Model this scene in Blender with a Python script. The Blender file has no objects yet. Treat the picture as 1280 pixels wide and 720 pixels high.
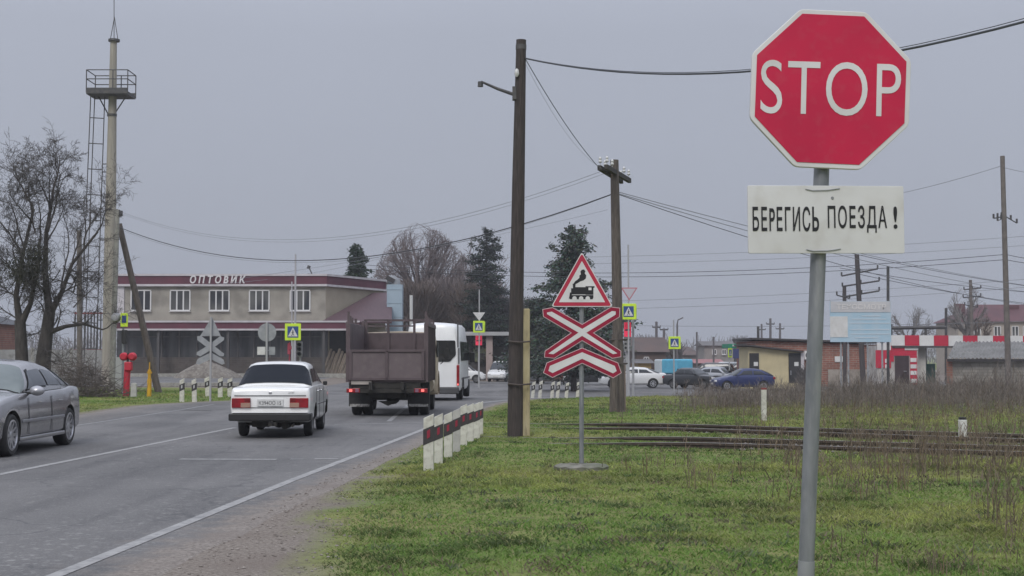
import bpy, bmesh, math, random
import numpy as np
from math import sin, cos, pi, radians, atan, sqrt
from mathutils import Vector, Matrix, noise as mnoise
random.seed(7); RNG = np.random.default_rng(11)
SC = bpy.context.scene; COL = SC.collection
# ------------------------------------------------------------------ camera, sky, sun, exposure
HC, F = 1.55, 1800.0
HAZE = 0.0006
PIT = atan(85 / F)
cam = bpy.data.cameras.new('camera'); cam_o = bpy.data.objects.new('camera', cam); COL.objects.link(cam_o)
cam_o.location = (0, 0, HC); cam_o.rotation_euler = (pi / 2 + PIT, 0, 0)
cam.sensor_width = 36; cam.lens = 36 * F / 1280; cam.clip_start = 0.1; cam.clip_end = 6000
SC.camera = cam_o
SC.view_settings.view_transform = 'Standard'; SC.view_settings.look = 'None'
SC.view_settings.exposure = 0.0; SC.view_settings.gamma = 1.0
SUN_EL, SUN_AZ = radians(45), radians(198)       # azimuth clockwise from +Y: the brighter patch of cloud is behind the camera
w = bpy.data.worlds.new('World'); SC.world = w; w.use_nodes = True
nt = w.node_tree; nt.nodes.clear()
out = nt.nodes.new('ShaderNodeOutputWorld'); bg = nt.nodes.new('ShaderNodeBackground'); bg.inputs[1].default_value = 0.1
sky = nt.nodes.new('ShaderNodeTexSky'); sky.sky_type = 'NISHITA'; sky.sun_disc = False
sky.sun_elevation = SUN_EL; sky.sun_rotation = SUN_AZ; sky.dust_density = 4; sky.air_density = 1.0
tc = nt.nodes.new('ShaderNodeTexCoord'); sep = nt.nodes.new('ShaderNodeSeparateXYZ')
mr = nt.nodes.new('ShaderNodeMapRange'); mr.inputs[1].default_value = 0.22; mr.inputs[2].default_value = 0.95
mr.inputs[3].default_value = 1.0; mr.inputs[4].default_value = 2.7
SKYC = (3.92, 4.18, 4.92)                       # overcast deck, divided by the 0.1 strength
ov = nt.nodes.new('ShaderNodeVectorMath'); ov.operation = 'SCALE'; ov.inputs[0].default_value = SKYC
cl = nt.nodes.new('ShaderNodeTexNoise'); cl.inputs['Scale'].default_value = 2.2; cl.inputs['Detail'].default_value = 3
mcl = nt.nodes.new('ShaderNodeMapRange'); mcl.inputs[3].default_value = 0.93; mcl.inputs[4].default_value = 1.07
mm = nt.nodes.new('ShaderNodeMath'); mm.operation = 'MULTIPLY'
mix = nt.nodes.new('ShaderNodeMix'); mix.data_type = 'RGBA'; mix.inputs[0].default_value = 0.94
L = nt.links.new
L(tc.outputs['Generated'], sep.inputs[0]); L(sep.outputs[2], mr.inputs[0]); L(tc.outputs['Generated'], cl.inputs['Vector'])
mr2 = nt.nodes.new('ShaderNodeMapRange'); mr2.inputs[1].default_value = 0.0; mr2.inputs[2].default_value = 0.24; mr2.inputs[3].default_value = 0.94; mr2.inputs[4].default_value = 1.11
m2 = nt.nodes.new('ShaderNodeMath'); m2.operation = 'MULTIPLY'; L(sep.outputs[2], mr2.inputs[0]); L(mr.outputs[0], m2.inputs[0]); L(mr2.outputs[0], m2.inputs[1])
L(cl.outputs[0], mcl.inputs[0]); L(m2.outputs[0], mm.inputs[0]); L(mcl.outputs[0], mm.inputs[1]); L(mm.outputs[0], ov.inputs[3])
L(sky.outputs[0], mix.inputs[6]); L(ov.outputs[0], mix.inputs[7]); L(mix.outputs[2], bg.inputs[0]); L(bg.outputs[0], out.inputs[0])
sl = bpy.data.lights.new('sun', 'SUN'); sl.energy = 1.5; sl.angle = radians(25); sl.color = (1, 0.97, 0.93)
so = bpy.data.objects.new('sun', sl); COL.objects.link(so)
sd = Vector((sin(SUN_AZ) * cos(SUN_EL), cos(SUN_AZ) * cos(SUN_EL), sin(SUN_EL)))
so.rotation_euler = sd.to_track_quat('Z', 'Y').to_euler(); so.location = (0, -20, 40)

# ------------------------------------------------------------------ helpers
def at(px, py, D):
    a = (px - 640) / F; b = (360 - py) / F
    t = D / (cos(PIT) - b * sin(PIT))
    return Vector((a * t, D, HC + t * (sin(PIT) + b * cos(PIT))))
def sm(a, b, t):
    t = min(1, max(0, (t - a) / (b - a))); return t * t * (3 - 2 * t)
def zg(x, y):
    return -0.7 * sm(48, 85, y) * sm(-16, -2, x)
def lerp(a, b, t): return a + (b - a) * t

def M(name, c, c2=None, sc=6.0, rough=0.7, metal=0.0, bump=0.0, bsc=None, coat=0.0, emit=0.0, spec=0.5, detail=6, lo=0.35, hi=0.65, c3=None, sc3=40, f3=0.5, stretch=None):
    m = bpy.data.materials.new(name); m.use_nodes = True; n = m.node_tree; b = n.nodes['Principled BSDF']; K = n.links.new
    b.inputs['Roughness'].default_value = rough; b.inputs['Metallic'].default_value = metal
    b.inputs['Coat Weight'].default_value = coat; b.inputs['Coat Roughness'].default_value = 0.08
    b.inputs['Specular IOR Level'].default_value = spec
    b.inputs['Base Color'].default_value = (*c, 1)
    t = n.nodes.new('ShaderNodeTexCoord'); vec = t.outputs['Object']
    if stretch:
        mp = n.nodes.new('ShaderNodeMapping'); mp.inputs['Scale'].default_value = stretch; K(vec, mp.inputs[0]); vec = mp.outputs[0]
    if c2 is not None:
        z = n.nodes.new('ShaderNodeTexNoise'); z.inputs['Scale'].default_value = sc; z.inputs['Detail'].default_value = detail; K(vec, z.inputs['Vector'])
        r = n.nodes.new('ShaderNodeMapRange'); r.inputs[1].default_value = lo; r.inputs[2].default_value = hi; K(z.outputs[0], r.inputs[0])
        x = n.nodes.new('ShaderNodeMix'); x.data_type = 'RGBA'; K(r.outputs[0], x.inputs[0]); x.inputs[6].default_value = (*c, 1); x.inputs[7].default_value = (*c2, 1)
        o = x.outputs[2]
        if c3 is not None:
            z3 = n.nodes.new('ShaderNodeTexNoise'); z3.inputs['Scale'].default_value = sc3; z3.inputs['Detail'].default_value = 4; K(vec, z3.inputs['Vector'])
            r3 = n.nodes.new('ShaderNodeMapRange'); r3.inputs[1].default_value = 0.5; r3.inputs[2].default_value = 0.7; r3.inputs[4].default_value = f3; K(z3.outputs[0], r3.inputs[0])
            x3 = n.nodes.new('ShaderNodeMix'); x3.data_type = 'RGBA'; K(r3.outputs[0], x3.inputs[0]); K(o, x3.inputs[6]); x3.inputs[7].default_value = (*c3, 1); o = x3.outputs[2]
        K(o, b.inputs['Base Color'])
    if bump:
        z2 = n.nodes.new('ShaderNodeTexNoise'); z2.inputs['Scale'].default_value = bsc or sc * 3; z2.inputs['Detail'].default_value = 5; K(vec, z2.inputs['Vector'])
        bp = n.nodes.new('ShaderNodeBump'); bp.inputs['Strength'].default_value = bump; bp.inputs['Distance'].default_value = 0.02
        K(z2.outputs[0], bp.inputs['Height']); K(bp.outputs[0], b.inputs['Normal'])
    if emit:
        b.inputs['Emission Color'].default_value = (*c, 1); b.inputs['Emission Strength'].default_value = emit
    return m
def M_brick(name, c1, c2, mortar, scale, bw=0.5, rh=0.25, msize=0.02, rough=0.85, vertical=True):
    m = bpy.data.materials.new(name); m.use_nodes = True; n = m.node_tree; b = n.nodes['Principled BSDF']; K = n.links.new
    b.inputs['Roughness'].default_value = rough
    t = n.nodes.new('ShaderNodeTexCoord'); mp = n.nodes.new('ShaderNodeMapping')
    if vertical: mp.inputs['Rotation'].default_value = (radians(-90), 0, 0)
    br = n.nodes.new('ShaderNodeTexBrick'); br.inputs['Color1'].default_value = (*c1, 1); br.inputs['Color2'].default_value = (*c2, 1); br.inputs['Mortar'].default_value = (*mortar, 1)
    br.inputs['Scale'].default_value = scale; br.inputs['Brick Width'].default_value = bw; br.inputs['Row Height'].default_value = rh; br.inputs['Mortar Size'].default_value = msize
    z = n.nodes.new('ShaderNodeTexNoise'); z.inputs['Scale'].default_value = 1.3; z.inputs['Detail'].default_value = 6
    r = n.nodes.new('ShaderNodeMapRange'); r.inputs[1].default_value = .3; r.inputs[2].default_value = .7; r.inputs[3].default_value = .7; r.inputs[4].default_value = 1.15
    v = n.nodes.new('ShaderNodeVectorMath'); v.operation = 'SCALE'
    K(t.outputs['Object'], mp.inputs[0]); K(mp.outputs[0], br.inputs['Vector']); K(t.outputs['Object'], z.inputs['Vector']); K(z.outputs[0], r.inputs[0])
    K(br.outputs[0], v.inputs[0]); K(r.outputs[0], v.inputs[3]); K(v.outputs[0], b.inputs['Base Color'])
    return m
def M_attr(name, rough=0.8, spec=0.2, translucent=0):
    m = bpy.data.materials.new(name); m.use_nodes = True; n = m.node_tree; b = n.nodes['Principled BSDF']
    a = n.nodes.new('ShaderNodeAttribute'); a.attribute_name = 'tint'; n.links.new(a.outputs['Color'], b.inputs['Base Color'])
    b.inputs['Roughness'].default_value = rough; b.inputs['Specular IOR Level'].default_value = spec
    if translucent:
        tr = n.nodes.new('ShaderNodeBsdfTranslucent'); mx = n.nodes.new('ShaderNodeMixShader'); mx.inputs[0].default_value = translucent
        n.links.new(a.outputs['Color'], tr.inputs[0]); n.links.new(b.outputs[0], mx.inputs[1]); n.links.new(tr.outputs[0], mx.inputs[2]); n.links.new(mx.outputs[0], n.nodes['Material Output'].inputs[0])
    return m

class MB:
    def __init__(s): s.v = []; s.f = []; s.m = []
    def add(s, vs, fs, mi=0):
        o = len(s.v); s.v += [tuple(v) for v in vs]
        for f in fs: s.f.append(tuple(i + o for i in f)); s.m.append(mi)
        return s
    def box(s, c, d, rz=0, mi=0, rx=0, ry=0):
        R = Matrix.Rotation(rz, 3, 'Z') @ Matrix.Rotation(ry, 3, 'Y') @ Matrix.Rotation(rx, 3, 'X'); c = Vector(c)
        vs = [c + R @ Vector((sx * d[0] / 2, sy * d[1] / 2, sz * d[2] / 2)) for sz in (-1, 1) for sy in (-1, 1) for sx in (-1, 1)]
        return s.add(vs, [(0, 2, 3, 1), (4, 5, 7, 6), (0, 1, 5, 4), (2, 6, 7, 3), (0, 4, 6, 2), (1, 3, 7, 5)], mi)
    def tube(s, pts, rad, n=6, mi=0, cap=True):
        pts = [Vector(p) for p in pts]
        if not hasattr(rad, '__len__'): rad = [rad] * len(pts)
        vs = []; fs = []
        t0 = (pts[1] - pts[0]).normalized()
        up = Vector((0, 0, 1)) if abs(t0.z) < 0.9 else Vector((1, 0, 0))
        nx = t0.cross(up).normalized()
        for i, p in enumerate(pts):
            t = (pts[min(i + 1, len(pts) - 1)] - pts[max(i - 1, 0)]).normalized()
            nx = (nx - t * nx.dot(t)); nx = nx.normalized() if nx.length > 1e-6 else t.orthogonal().normalized()
            ny = t.cross(nx)
            for k in range(n):
                a = 2 * pi * k / n; vs.append(p + (nx * cos(a) + ny * sin(a)) * rad[i])
        for i in range(len(pts) - 1):
            for k in range(n):
                k2 = (k + 1) % n; fs.append((i * n + k, i * n + k2, (i + 1) * n + k2, (i + 1) * n + k))
        if cap:
            fs.append(tuple(range(n - 1, -1, -1))); b = (len(pts) - 1) * n; fs.append(tuple(b + k for k in range(n)))
        return s.add(vs, fs, mi)
    def cyl(s, a, b, r, n=16, mi=0, r2=None): return s.tube([a, b], [r, r if r2 is None else r2], n, mi)
    def prism(s, poly, y0, y1, mi=0, T=None):       # polygon in the xz plane, pushed from y0 to y1
        n = len(poly); vs = [Vector((x, y0, z)) for x, z in poly] + [Vector((x, y1, z)) for x, z in poly]
        if T is not None: vs = [T @ v for v in vs]
        A = sum(poly[i][0] * poly[(i + 1) % n][1] - poly[(i + 1) % n][0] * poly[i][1] for i in range(n))
        fs = [tuple(range(n)), tuple(range(2 * n - 1, n - 1, -1))] + [(i, i + n, (i + 1) % n + n, (i + 1) % n) for i in range(n)]
        if (A < 0) ^ (y1 < y0): fs = [f[::-1] for f in fs]
        return s.add(vs, fs, mi)
    def lathe(s, prof, n=24, mi=0, axis='z', c=(0, 0, 0)):
        vs = []; fs = []; c = Vector(c)
        for r, h in prof:
            for k in range(n):
                a = 2 * pi * k / n
                v = (r * cos(a), r * sin(a), h)
                if axis == 'x': v = (h, r * cos(a), r * sin(a))
                if axis == 'y': v = (r * sin(a), h, r * cos(a))
                vs.append(c + Vector(v))
        for i in range(len(prof) - 1):
            for k in range(n):
                k2 = (k + 1) % n; fs.append((i * n + k, i * n + k2, (i + 1) * n + k2, (i + 1) * n + k))
        return s.add(vs, fs, mi)
    def quad(s, a, b, c, d, mi=0): return s.add([a, b, c, d], [(0, 1, 2, 3)], mi)
    def grid(s, rows, mi=0, closed=False):
        o = []; n = len(rows[0])
        for r in rows: o += list(r)
        fs = [(i * n + k, i * n + (k + 1) % n, (i + 1) * n + (k + 1) % n, (i + 1) * n + k) for i in range(len(rows) - 1) for k in range(n if closed else n - 1)]
        return s.add(o, fs, mi)
    def build(s, name, mats, parent=None, loc=None, rot=None, smooth=None, bevel=0, solid=0, seg=2, recalc=False):
        me = bpy.data.meshes.new(name); me.from_pydata(s.v, [], s.f)
        if recalc and len(s.f) < 60000:
            bm = bmesh.new(); bm.from_mesh(me); bmesh.ops.recalc_face_normals(bm, faces=bm.faces); bm.to_mesh(me); bm.free()
        for m in (mats if isinstance(mats, (list, tuple)) else [mats]): me.materials.append(m)
        if any(s.m): me.polygons.foreach_set('material_index', s.m)
        if smooth is not None:
            me.polygons.foreach_set('use_smooth', [True] * len(me.polygons)); me.set_sharp_from_angle(angle=radians(smooth))
        me.update()
        o = bpy.data.objects.new(name, me); COL.objects.link(o)
        if parent is not None: o.parent = parent
        if loc is not None: o.location = loc
        if rot is not None: o.rotation_euler = rot
        if solid:
            d = o.modifiers.new('solid', 'SOLIDIFY'); d.thickness = solid; d.offset = 1
        if bevel:
            d = o.modifiers.new('bevel', 'BEVEL'); d.width = bevel; d.segments = seg; d.limit_method = 'ANGLE'; d.angle_limit = radians(40)
        return o
def tag(o, label=None, cat=None, group=None, kind=None):
    if label: o['label'] = label
    if cat: o['category'] = cat
    if group: o['group'] = group
    if kind: o['kind'] = kind
    return o
def thing(name, label, cat, loc=(0, 0, 0), rz=0, group=None):
    o = bpy.data.objects.new(name, None); COL.objects.link(o); o.location = loc; o.rotation_euler = (0, 0, rz)
    o.empty_display_size = 0.2
    return tag(o, label, cat, group)
def dup(root, loc, rz, label, sc=None):
    r = root.copy(); COL.objects.link(r); r.location = loc; r.rotation_euler = (0, 0, rz); r['label'] = label
    if sc: r.scale = sc
    for ch in list(root.children):
        c = ch.copy(); COL.objects.link(c); c.parent = r
        for g in list(ch.children):
            d = g.copy(); COL.objects.link(d); d.parent = c
    return r
def text(body, w, h, depth, mat, name, parent, loc, rot=(pi / 2, 0, 0), bold=0.0, shear=0.0, space=1.0):
    cu = bpy.data.curves.new('t', 'FONT'); cu.body = body; cu.size = 1; cu.offset = bold; cu.shear = shear; cu.space_character = space; cu.resolution_u = 6
    o = bpy.data.objects.new('t', cu); COL.objects.link(o); bpy.context.view_layer.update()
    me = bpy.data.meshes.new_from_object(o.evaluated_get(bpy.context.evaluated_depsgraph_get())); bpy.data.objects.remove(o)
    n = len(me.vertices); a = np.empty(n * 3, 'f'); me.vertices.foreach_get('co', a); a = a.reshape(-1, 3)
    mn, mx = a.min(0), a.max(0)
    a[:, 0] = (a[:, 0] - (mn[0] + mx[0]) / 2) * w / (mx[0] - mn[0]); a[:, 1] = (a[:, 1] - (mn[1] + mx[1]) / 2) * h / (mx[1] - mn[1]); a[:, 2] = 0
    # weld and give real thickness
    me.vertices.foreach_set('co', a.ravel()); me.polygons.foreach_set('use_smooth', [False] * len(me.polygons)); me.materials.clear(); me.materials.append(mat); me.name = name; me.update()
    q = bpy.data.objects.new(name, me); COL.objects.link(q); q.parent = parent; q.location = loc; q.rotation_euler = rot
    if depth:
        d = q.modifiers.new('solid', 'SOLIDIFY'); d.thickness = depth; d.offset = 1
    return q
def offset(poly, d):      # mitred inset (d > 0 shrinks) of a polygon
    n = len(poly); A = sum(poly[i][0] * poly[(i + 1) % n][1] - poly[(i + 1) % n][0] * poly[i][1] for i in range(n))
    sg = 1 if A > 0 else -1; o = []
    for i in range(n):
        p0, p1, p2 = Vector(poly[i - 1]), Vector(poly[i]), Vector(poly[(i + 1) % n])
        e1 = (p1 - p0).normalized(); e2 = (p2 - p1).normalized()
        n1 = Vector((-e1.y, e1.x)) * sg; n2 = Vector((-e2.y, e2.x)) * sg
        b = n1 + n2; k = max(0.35, 1 + n1.dot(n2)); v = p1 + b * (d / k); o.append((v.x, v.y))
    return o
def rounded(poly, r, k=4):
    n = len(poly); o = []
    for i in range(n):
        p0, p1, p2 = Vector(poly[i - 1]), Vector(poly[i]), Vector(poly[(i + 1) % n])
        a = p1 + (p0 - p1).normalized() * r; c = p1 + (p2 - p1).normalized() * r
        for j in range(k + 1):
            t = j / k; v = a * (1 - t) ** 2 + p1 * 2 * t * (1 - t) + c * t * t; o.append((v.x, v.y))
    return o
def circ(cx, cz, r, n=20, ry=None): return [(cx + r * cos(2 * pi * k / n), cz + (ry or r) * sin(2 * pi * k / n)) for k in range(n)]
def realise(o):           # bake the modifiers into the mesh
    me = bpy.data.meshes.new_from_object(o.evaluated_get(bpy.context.evaluated_depsgraph_get())); old = o.data
    o.modifiers.clear(); o.data = me; me.name = old.name
def cut(o, cutters, mat):
    bpy.context.view_layer.update()
    if mat.name not in [m.name for m in o.data.materials]: o.data.materials.append(mat)
    tmp = []
    for c in cutters:
        k = c.build('c', list(o.data.materials)); k.data.polygons.foreach_set('material_index', [len(o.data.materials) - 1] * len(k.data.polygons))
        k.matrix_world = o.matrix_world; tmp.append(k)
        b = o.modifiers.new('b', 'BOOLEAN'); b.object = k; b.operation = 'DIFFERENCE'; b.solver = 'EXACT'
    bpy.context.view_layer.update(); realise(o)
    for k in tmp: bpy.data.objects.remove(k)

# ------------------------------------------------------------------ materials
white_sign = M('sign_white', (.68, .67, .66), (.58, .57, .55), 3, .5)
plate_white = M('plate_white', (.66, .655, .64), (.56, .555, .53), 2.2, .45, c3=(.40, .36, .30), sc3=9, f3=.25)
red_sign = M('sign_red', (.56, .016, .062), (.47, .014, .055), 2.5, .5, spec=.3, c3=(.42, .10, .12), sc3=26, f3=.16, bump=.06, bsc=300)
dark_red_sign = M('sign_crimson', (.33, .015, .048), (.25, .013, .038), 4, .55, spec=.3)
black_sign = M('sign_black', (.012, .012, .014), None, rough=.5)
galv = M('galvanised', (.17, .18, .19), (.27, .28, .29), 16, .5, .3, bump=.15, bsc=60, stretch=(1, 1, .2), c3=(.34, .34, .33), sc3=30, f3=.5)
grey_back = M('sign_back', (.34, .35, .36), (.26, .27, .28), 5, .55, .15)
lime = M('sign_lime', (.62, .82, .04), (.52, .72, .05), 4, .5)
blue_sign = M('sign_blue', (.025, .07, .24), (.02, .05, .18), 4, .5)
wood_dark = M('tarred_wood', (.036, .029, .026), (.072, .058, .052), 7, .85, bump=.5, bsc=30, c3=(.03, .026, .025), sc3=3, f3=.7, stretch=(6, 6, .5))
wood_grey = M('weathered_wood', (.085, .070, .06), (.145, .122, .105), 7, .85, bump=.5, bsc=30, c3=(.05, .04, .035), sc3=3, f3=.7, stretch=(6, 6, .5))
conc = M('concrete', (.27, .26, .235), (.36, .35, .31), 4, .9, bump=.3, bsc=40, c3=(.17, .16, .14), sc3=9, f3=.6)
conc_yel = M('stained_concrete', (.36, .30, .165), (.44, .38, .235), 3, .9, bump=.4, bsc=30, c3=(.16, .135, .085), sc3=6, f3=.7, stretch=(3, 3, .6))
whitewash = M('whitewash', (.60, .59, .52), (.48, .47, .41), 6, .8, c3=(.30, .27, .21), sc3=12, f3=.5)
whitewash_old = M('whitewash_grey', (.36, .35, .33), (.46, .45, .42), 6, .8, c3=(.22, .2, .17), sc3=12, f3=.5)
black_band = M('black_band', (.03, .026, .028), (.05, .045, .045), 8, .7)
reflector = M('reflector_red', (.26, .022, .045), None, rough=.35)
reflector_w = M('reflector_white', (.45, .45, .45), None, rough=.25)
red_paint = M('red_paint', (.52, .02, .045), (.42, .018, .035), 4, .55)
yellow_paint = M('yellow_paint', (.62, .36, .02), (.5, .27, .02), 5, .5)
steel = M('dark_steel', (.06, .06, .065), (.10, .095, .09), 6, .6, .3)
cable_m = M('cable', (.06, .063, .07), None, rough=.6)
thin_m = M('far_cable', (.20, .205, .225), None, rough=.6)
porcelain = M('porcelain', (.55, .55, .53), None, rough=.2)
rubber = M('rubber', (.022, .022, .023), (.035, .034, .033), 12, .8)
dark_under = M('underbody', (.02, .019, .018), (.04, .036, .03), 8, .85)
glass = M('car_glass', (.012, .015, .018), None, rough=.06, spec=.7)
glass_pale = M('car_glass_pale', (.10, .125, .125), (.14, .165, .16), 2, rough=.08, spec=.8)
chrome = M('alloy', (.55, .55, .57), None, rough=.28, metal=.9)
wheel_steel = M('wheel_steel', (.10, .10, .105), (.16, .155, .15), 9, .55, .3)
lamp_red = M('lamp_red', (.30, .010, .018), (.20, .01, .015), 8, .25)
lamp_lit = M('lamp_red_lit', (.95, .17, .15), None, rough=.3, emit=.9)
lamp_amber = M('lamp_amber', (.36, .22, .165), None, rough=.25)
lamp_white = M('lamp_white', (.6, .6, .6), None, rough=.15)
tl_lit = M('signal_red_lit', (.72, .035, .085), None, rough=.4, emit=.4)
tl_body = M('signal_body', (.24, .24, .23), (.18, .18, .17), 5, .6)
tl_black = M('signal_black', (.015, .015, .015), None, rough=.6)
# ------------------------------------------------------------------ ground, roads, rails
def interp(tab, y):
    xs = [p[0] for p in tab]; vs = [p[1] for p in tab]
    return float(np.interp(y, xs, vs))
R_LINE = [(-6, -4.2), (2, -3.75), (10.1, -3.21), (17.8, -2.74), (24, -2.3), (30.3, -1.86), (36, -1.5), (41, -1.15), (47, -.6), (53, .5), (57, 3), (59, 7), (60.5, 14), (62, 70)]   # right edge of the asphalt: Y -> X
SHOULDER = [(-6, 3.2), (8, 2.3), (10.1, 1.78), (13, 1.32), (15.8, .92), (22, .55), (28.5, .27), (36, .25), (45, .3), (60, .5)]
L_LINE = [(-6, -12.6), (20, -12.1), (37, -11.5), (44.6, -11.8), (48, -11.0), (50, -9.7), (53, -9.2), (70, -9.2), (72.5, -14), (73.5, -40), (76, -70)]
def xr(y): return interp(R_LINE, y)
def xl(y): return interp(L_LINE, y)
def fbm(x, y, s, o=3): return mnoise.fractal(Vector((x / s, y / s, 3.7)), 1.0, 2.0, o)
def grass_ok(x, y):       # metres inside the grass (negative on asphalt or gravel)
    n = .35 * fbm(x, y, 1.1)
    if x > -5:
        return min(x - xr(y) - interp(SHOULDER, y) + n * (1 if y < 20 else .4), (62.5 - y) if x < 70 else 9)
    return min(xl(y) - x - .15 + n * .5, 71 - y)
def rail_dist(x, y):      # distance to the nearest rail, 0 inside a track
    best = 9
    for (a, b), (c, d) in (((1.16, 32.6), (8.37, -5.7)), ((.64, 27.3), (7.7, -3.9))):
        l = sqrt(c * c + d * d); n = ((x - a) * -d / l + (y - b) * c / l) + .76; best = min(best, max(0, abs(n) - .86))
    return best
def near_rail(x, y):      # distance to the nearest single rail
    best = 9
    for (a, b), (c, d) in (((1.16, 32.6), (8.37, -5.7)), ((.64, 27.3), (7.7, -3.9))):
        l = sqrt(c * c + d * d); n = (x - a) * -d / l + (y - b) * c / l; best = min(best, abs(n), abs(n + 1.52))
    return best
def zt(x, y):
    g = zg(x, y)
    if y < 70 and -60 < x < 60:
        m = sm(.2, 2.0, grass_ok(x, y)); g += m * (.045 * fbm(x, y, 2.6) + .02 * fbm(x + 9, y, .7)) * min(1, .25 + rail_dist(x, y)) + .03 * m * min(1, rail_dist(x, y))
    return g
def ground_material():
    m = bpy.data.materials.new('grassy_earth'); m.use_nodes = True; n = m.node_tree; b = n.nodes['Principled BSDF']; K = n.links.new
    b.inputs['Roughness'].default_value = .95; b.inputs['Specular IOR Level'].default_value = .1
    g = n.nodes.new('ShaderNodeNewGeometry')
    def nz(s, d=6):
        z = n.nodes.new('ShaderNodeTexNoise'); z.inputs['Scale'].default_value = s; z.inputs['Detail'].default_value = d; K(g.outputs['Position'], z.inputs['Vector']); return z.outputs[0]
    def ramp(o, a, b_):
        r = n.nodes.new('ShaderNodeMapRange'); r.inputs[1].default_value = a; r.inputs[2].default_value = b_; K(o, r.inputs[0]); return r.outputs[0]
    def mx(f, a, b_):
        x = n.nodes.new('ShaderNodeMix'); x.data_type = 'RGBA'
        if isinstance(f, float): x.inputs[0].default_value = f
        else: K(f, x.inputs[0])
        for i, c in ((6, a), (7, b_)):
            if isinstance(c, tuple): x.inputs[i].default_value = (*c, 1)
            else: K(c, x.inputs[i])
        return x.outputs[2]
    grass = mx(ramp(nz(.5), .35, .65), (.14, .19, .055), (.22, .215, .085))
    grass = mx(ramp(nz(6), .5, .75), grass, (.075, .075, .035))
    rt = n.nodes.new('ShaderNodeAttribute'); rt.attribute_name = 'rust'
    grass = mx(rt.outputs['Fac'], grass, (.085, .066, .052))
    gravel = mx(ramp(nz(30, 8), .35, .65), (.130, .110, .093), (.262, .230, .200))
    gravel = mx(ramp(nz(.9), .45, .7), gravel, (.165, .138, .118))
    gravel = mx(ramp(nz(90, 2), .62, .72), gravel, (.36, .34, .32))
    a = n.nodes.new('ShaderNodeAttribute'); a.attribute_name = 'soil'
    col = mx(a.outputs['Fac'], grass, gravel)
    K(col, b.inputs['Base Color'])
    bp = n.nodes.new('ShaderNodeBump'); bp.inputs['Strength'].default_value = .4; bp.inputs['Distance'].default_value = .012
    K(nz(45, 6), bp.inputs['Height']); K(bp.outputs[0], b.inputs['Normal'])
    return m
def make_ground():
    xs = sorted(set([-2500, -1200, -600, -300, -200, -150, -110] + list(np.arange(-80, -14, 3.0)) + list(np.arange(-14, 16, .33)) + list(np.arange(16, 40, 1.5)) + list(np.arange(40, 90, 4)) + [110, 150, 200, 300, 600, 1200, 2500]))
    ys = sorted(set([-60, -30, -12, -6, 0] + list(np.arange(3, 34, .33)) + list(np.arange(34, 75, .8)) + list(np.arange(75, 120, 3.0)) + [130, 150, 200, 300, 500, 1000, 2000, 3500]))
    vs = []; soil = []
    for y in ys:
        for x in xs:
            vs.append((x, y, zt(x, y)))
            q = grass_ok(x, y); soil.append(1 - sm(-.12, .16, q))
    n = len(xs); me = bpy.data.meshes.new('ground')
    me.from_pydata(vs, [], [(j * n + i, j * n + i + 1, (j + 1) * n + i + 1, (j + 1) * n + i) for j in range(len(ys) - 1) for i in range(n - 1)])
    at_ = me.attributes.new('soil', 'FLOAT', 'POINT'); at_.data.foreach_set('value', soil)
    a2 = me.attributes.new('rust', 'FLOAT', 'POINT'); a2.data.foreach_set('value', [(1 - sm(.1, .75, near_rail(v[0], v[1]))) * .3 if 15 < v[1] < 45 else 0. for v in vs])
    me.materials.append(ground_material()); me.polygons.foreach_set('use_smooth', [True] * len(me.polygons))
    o = bpy.data.objects.new('ground', me); COL.objects.link(o); o['kind'] = 'structure'
make_ground()

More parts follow.
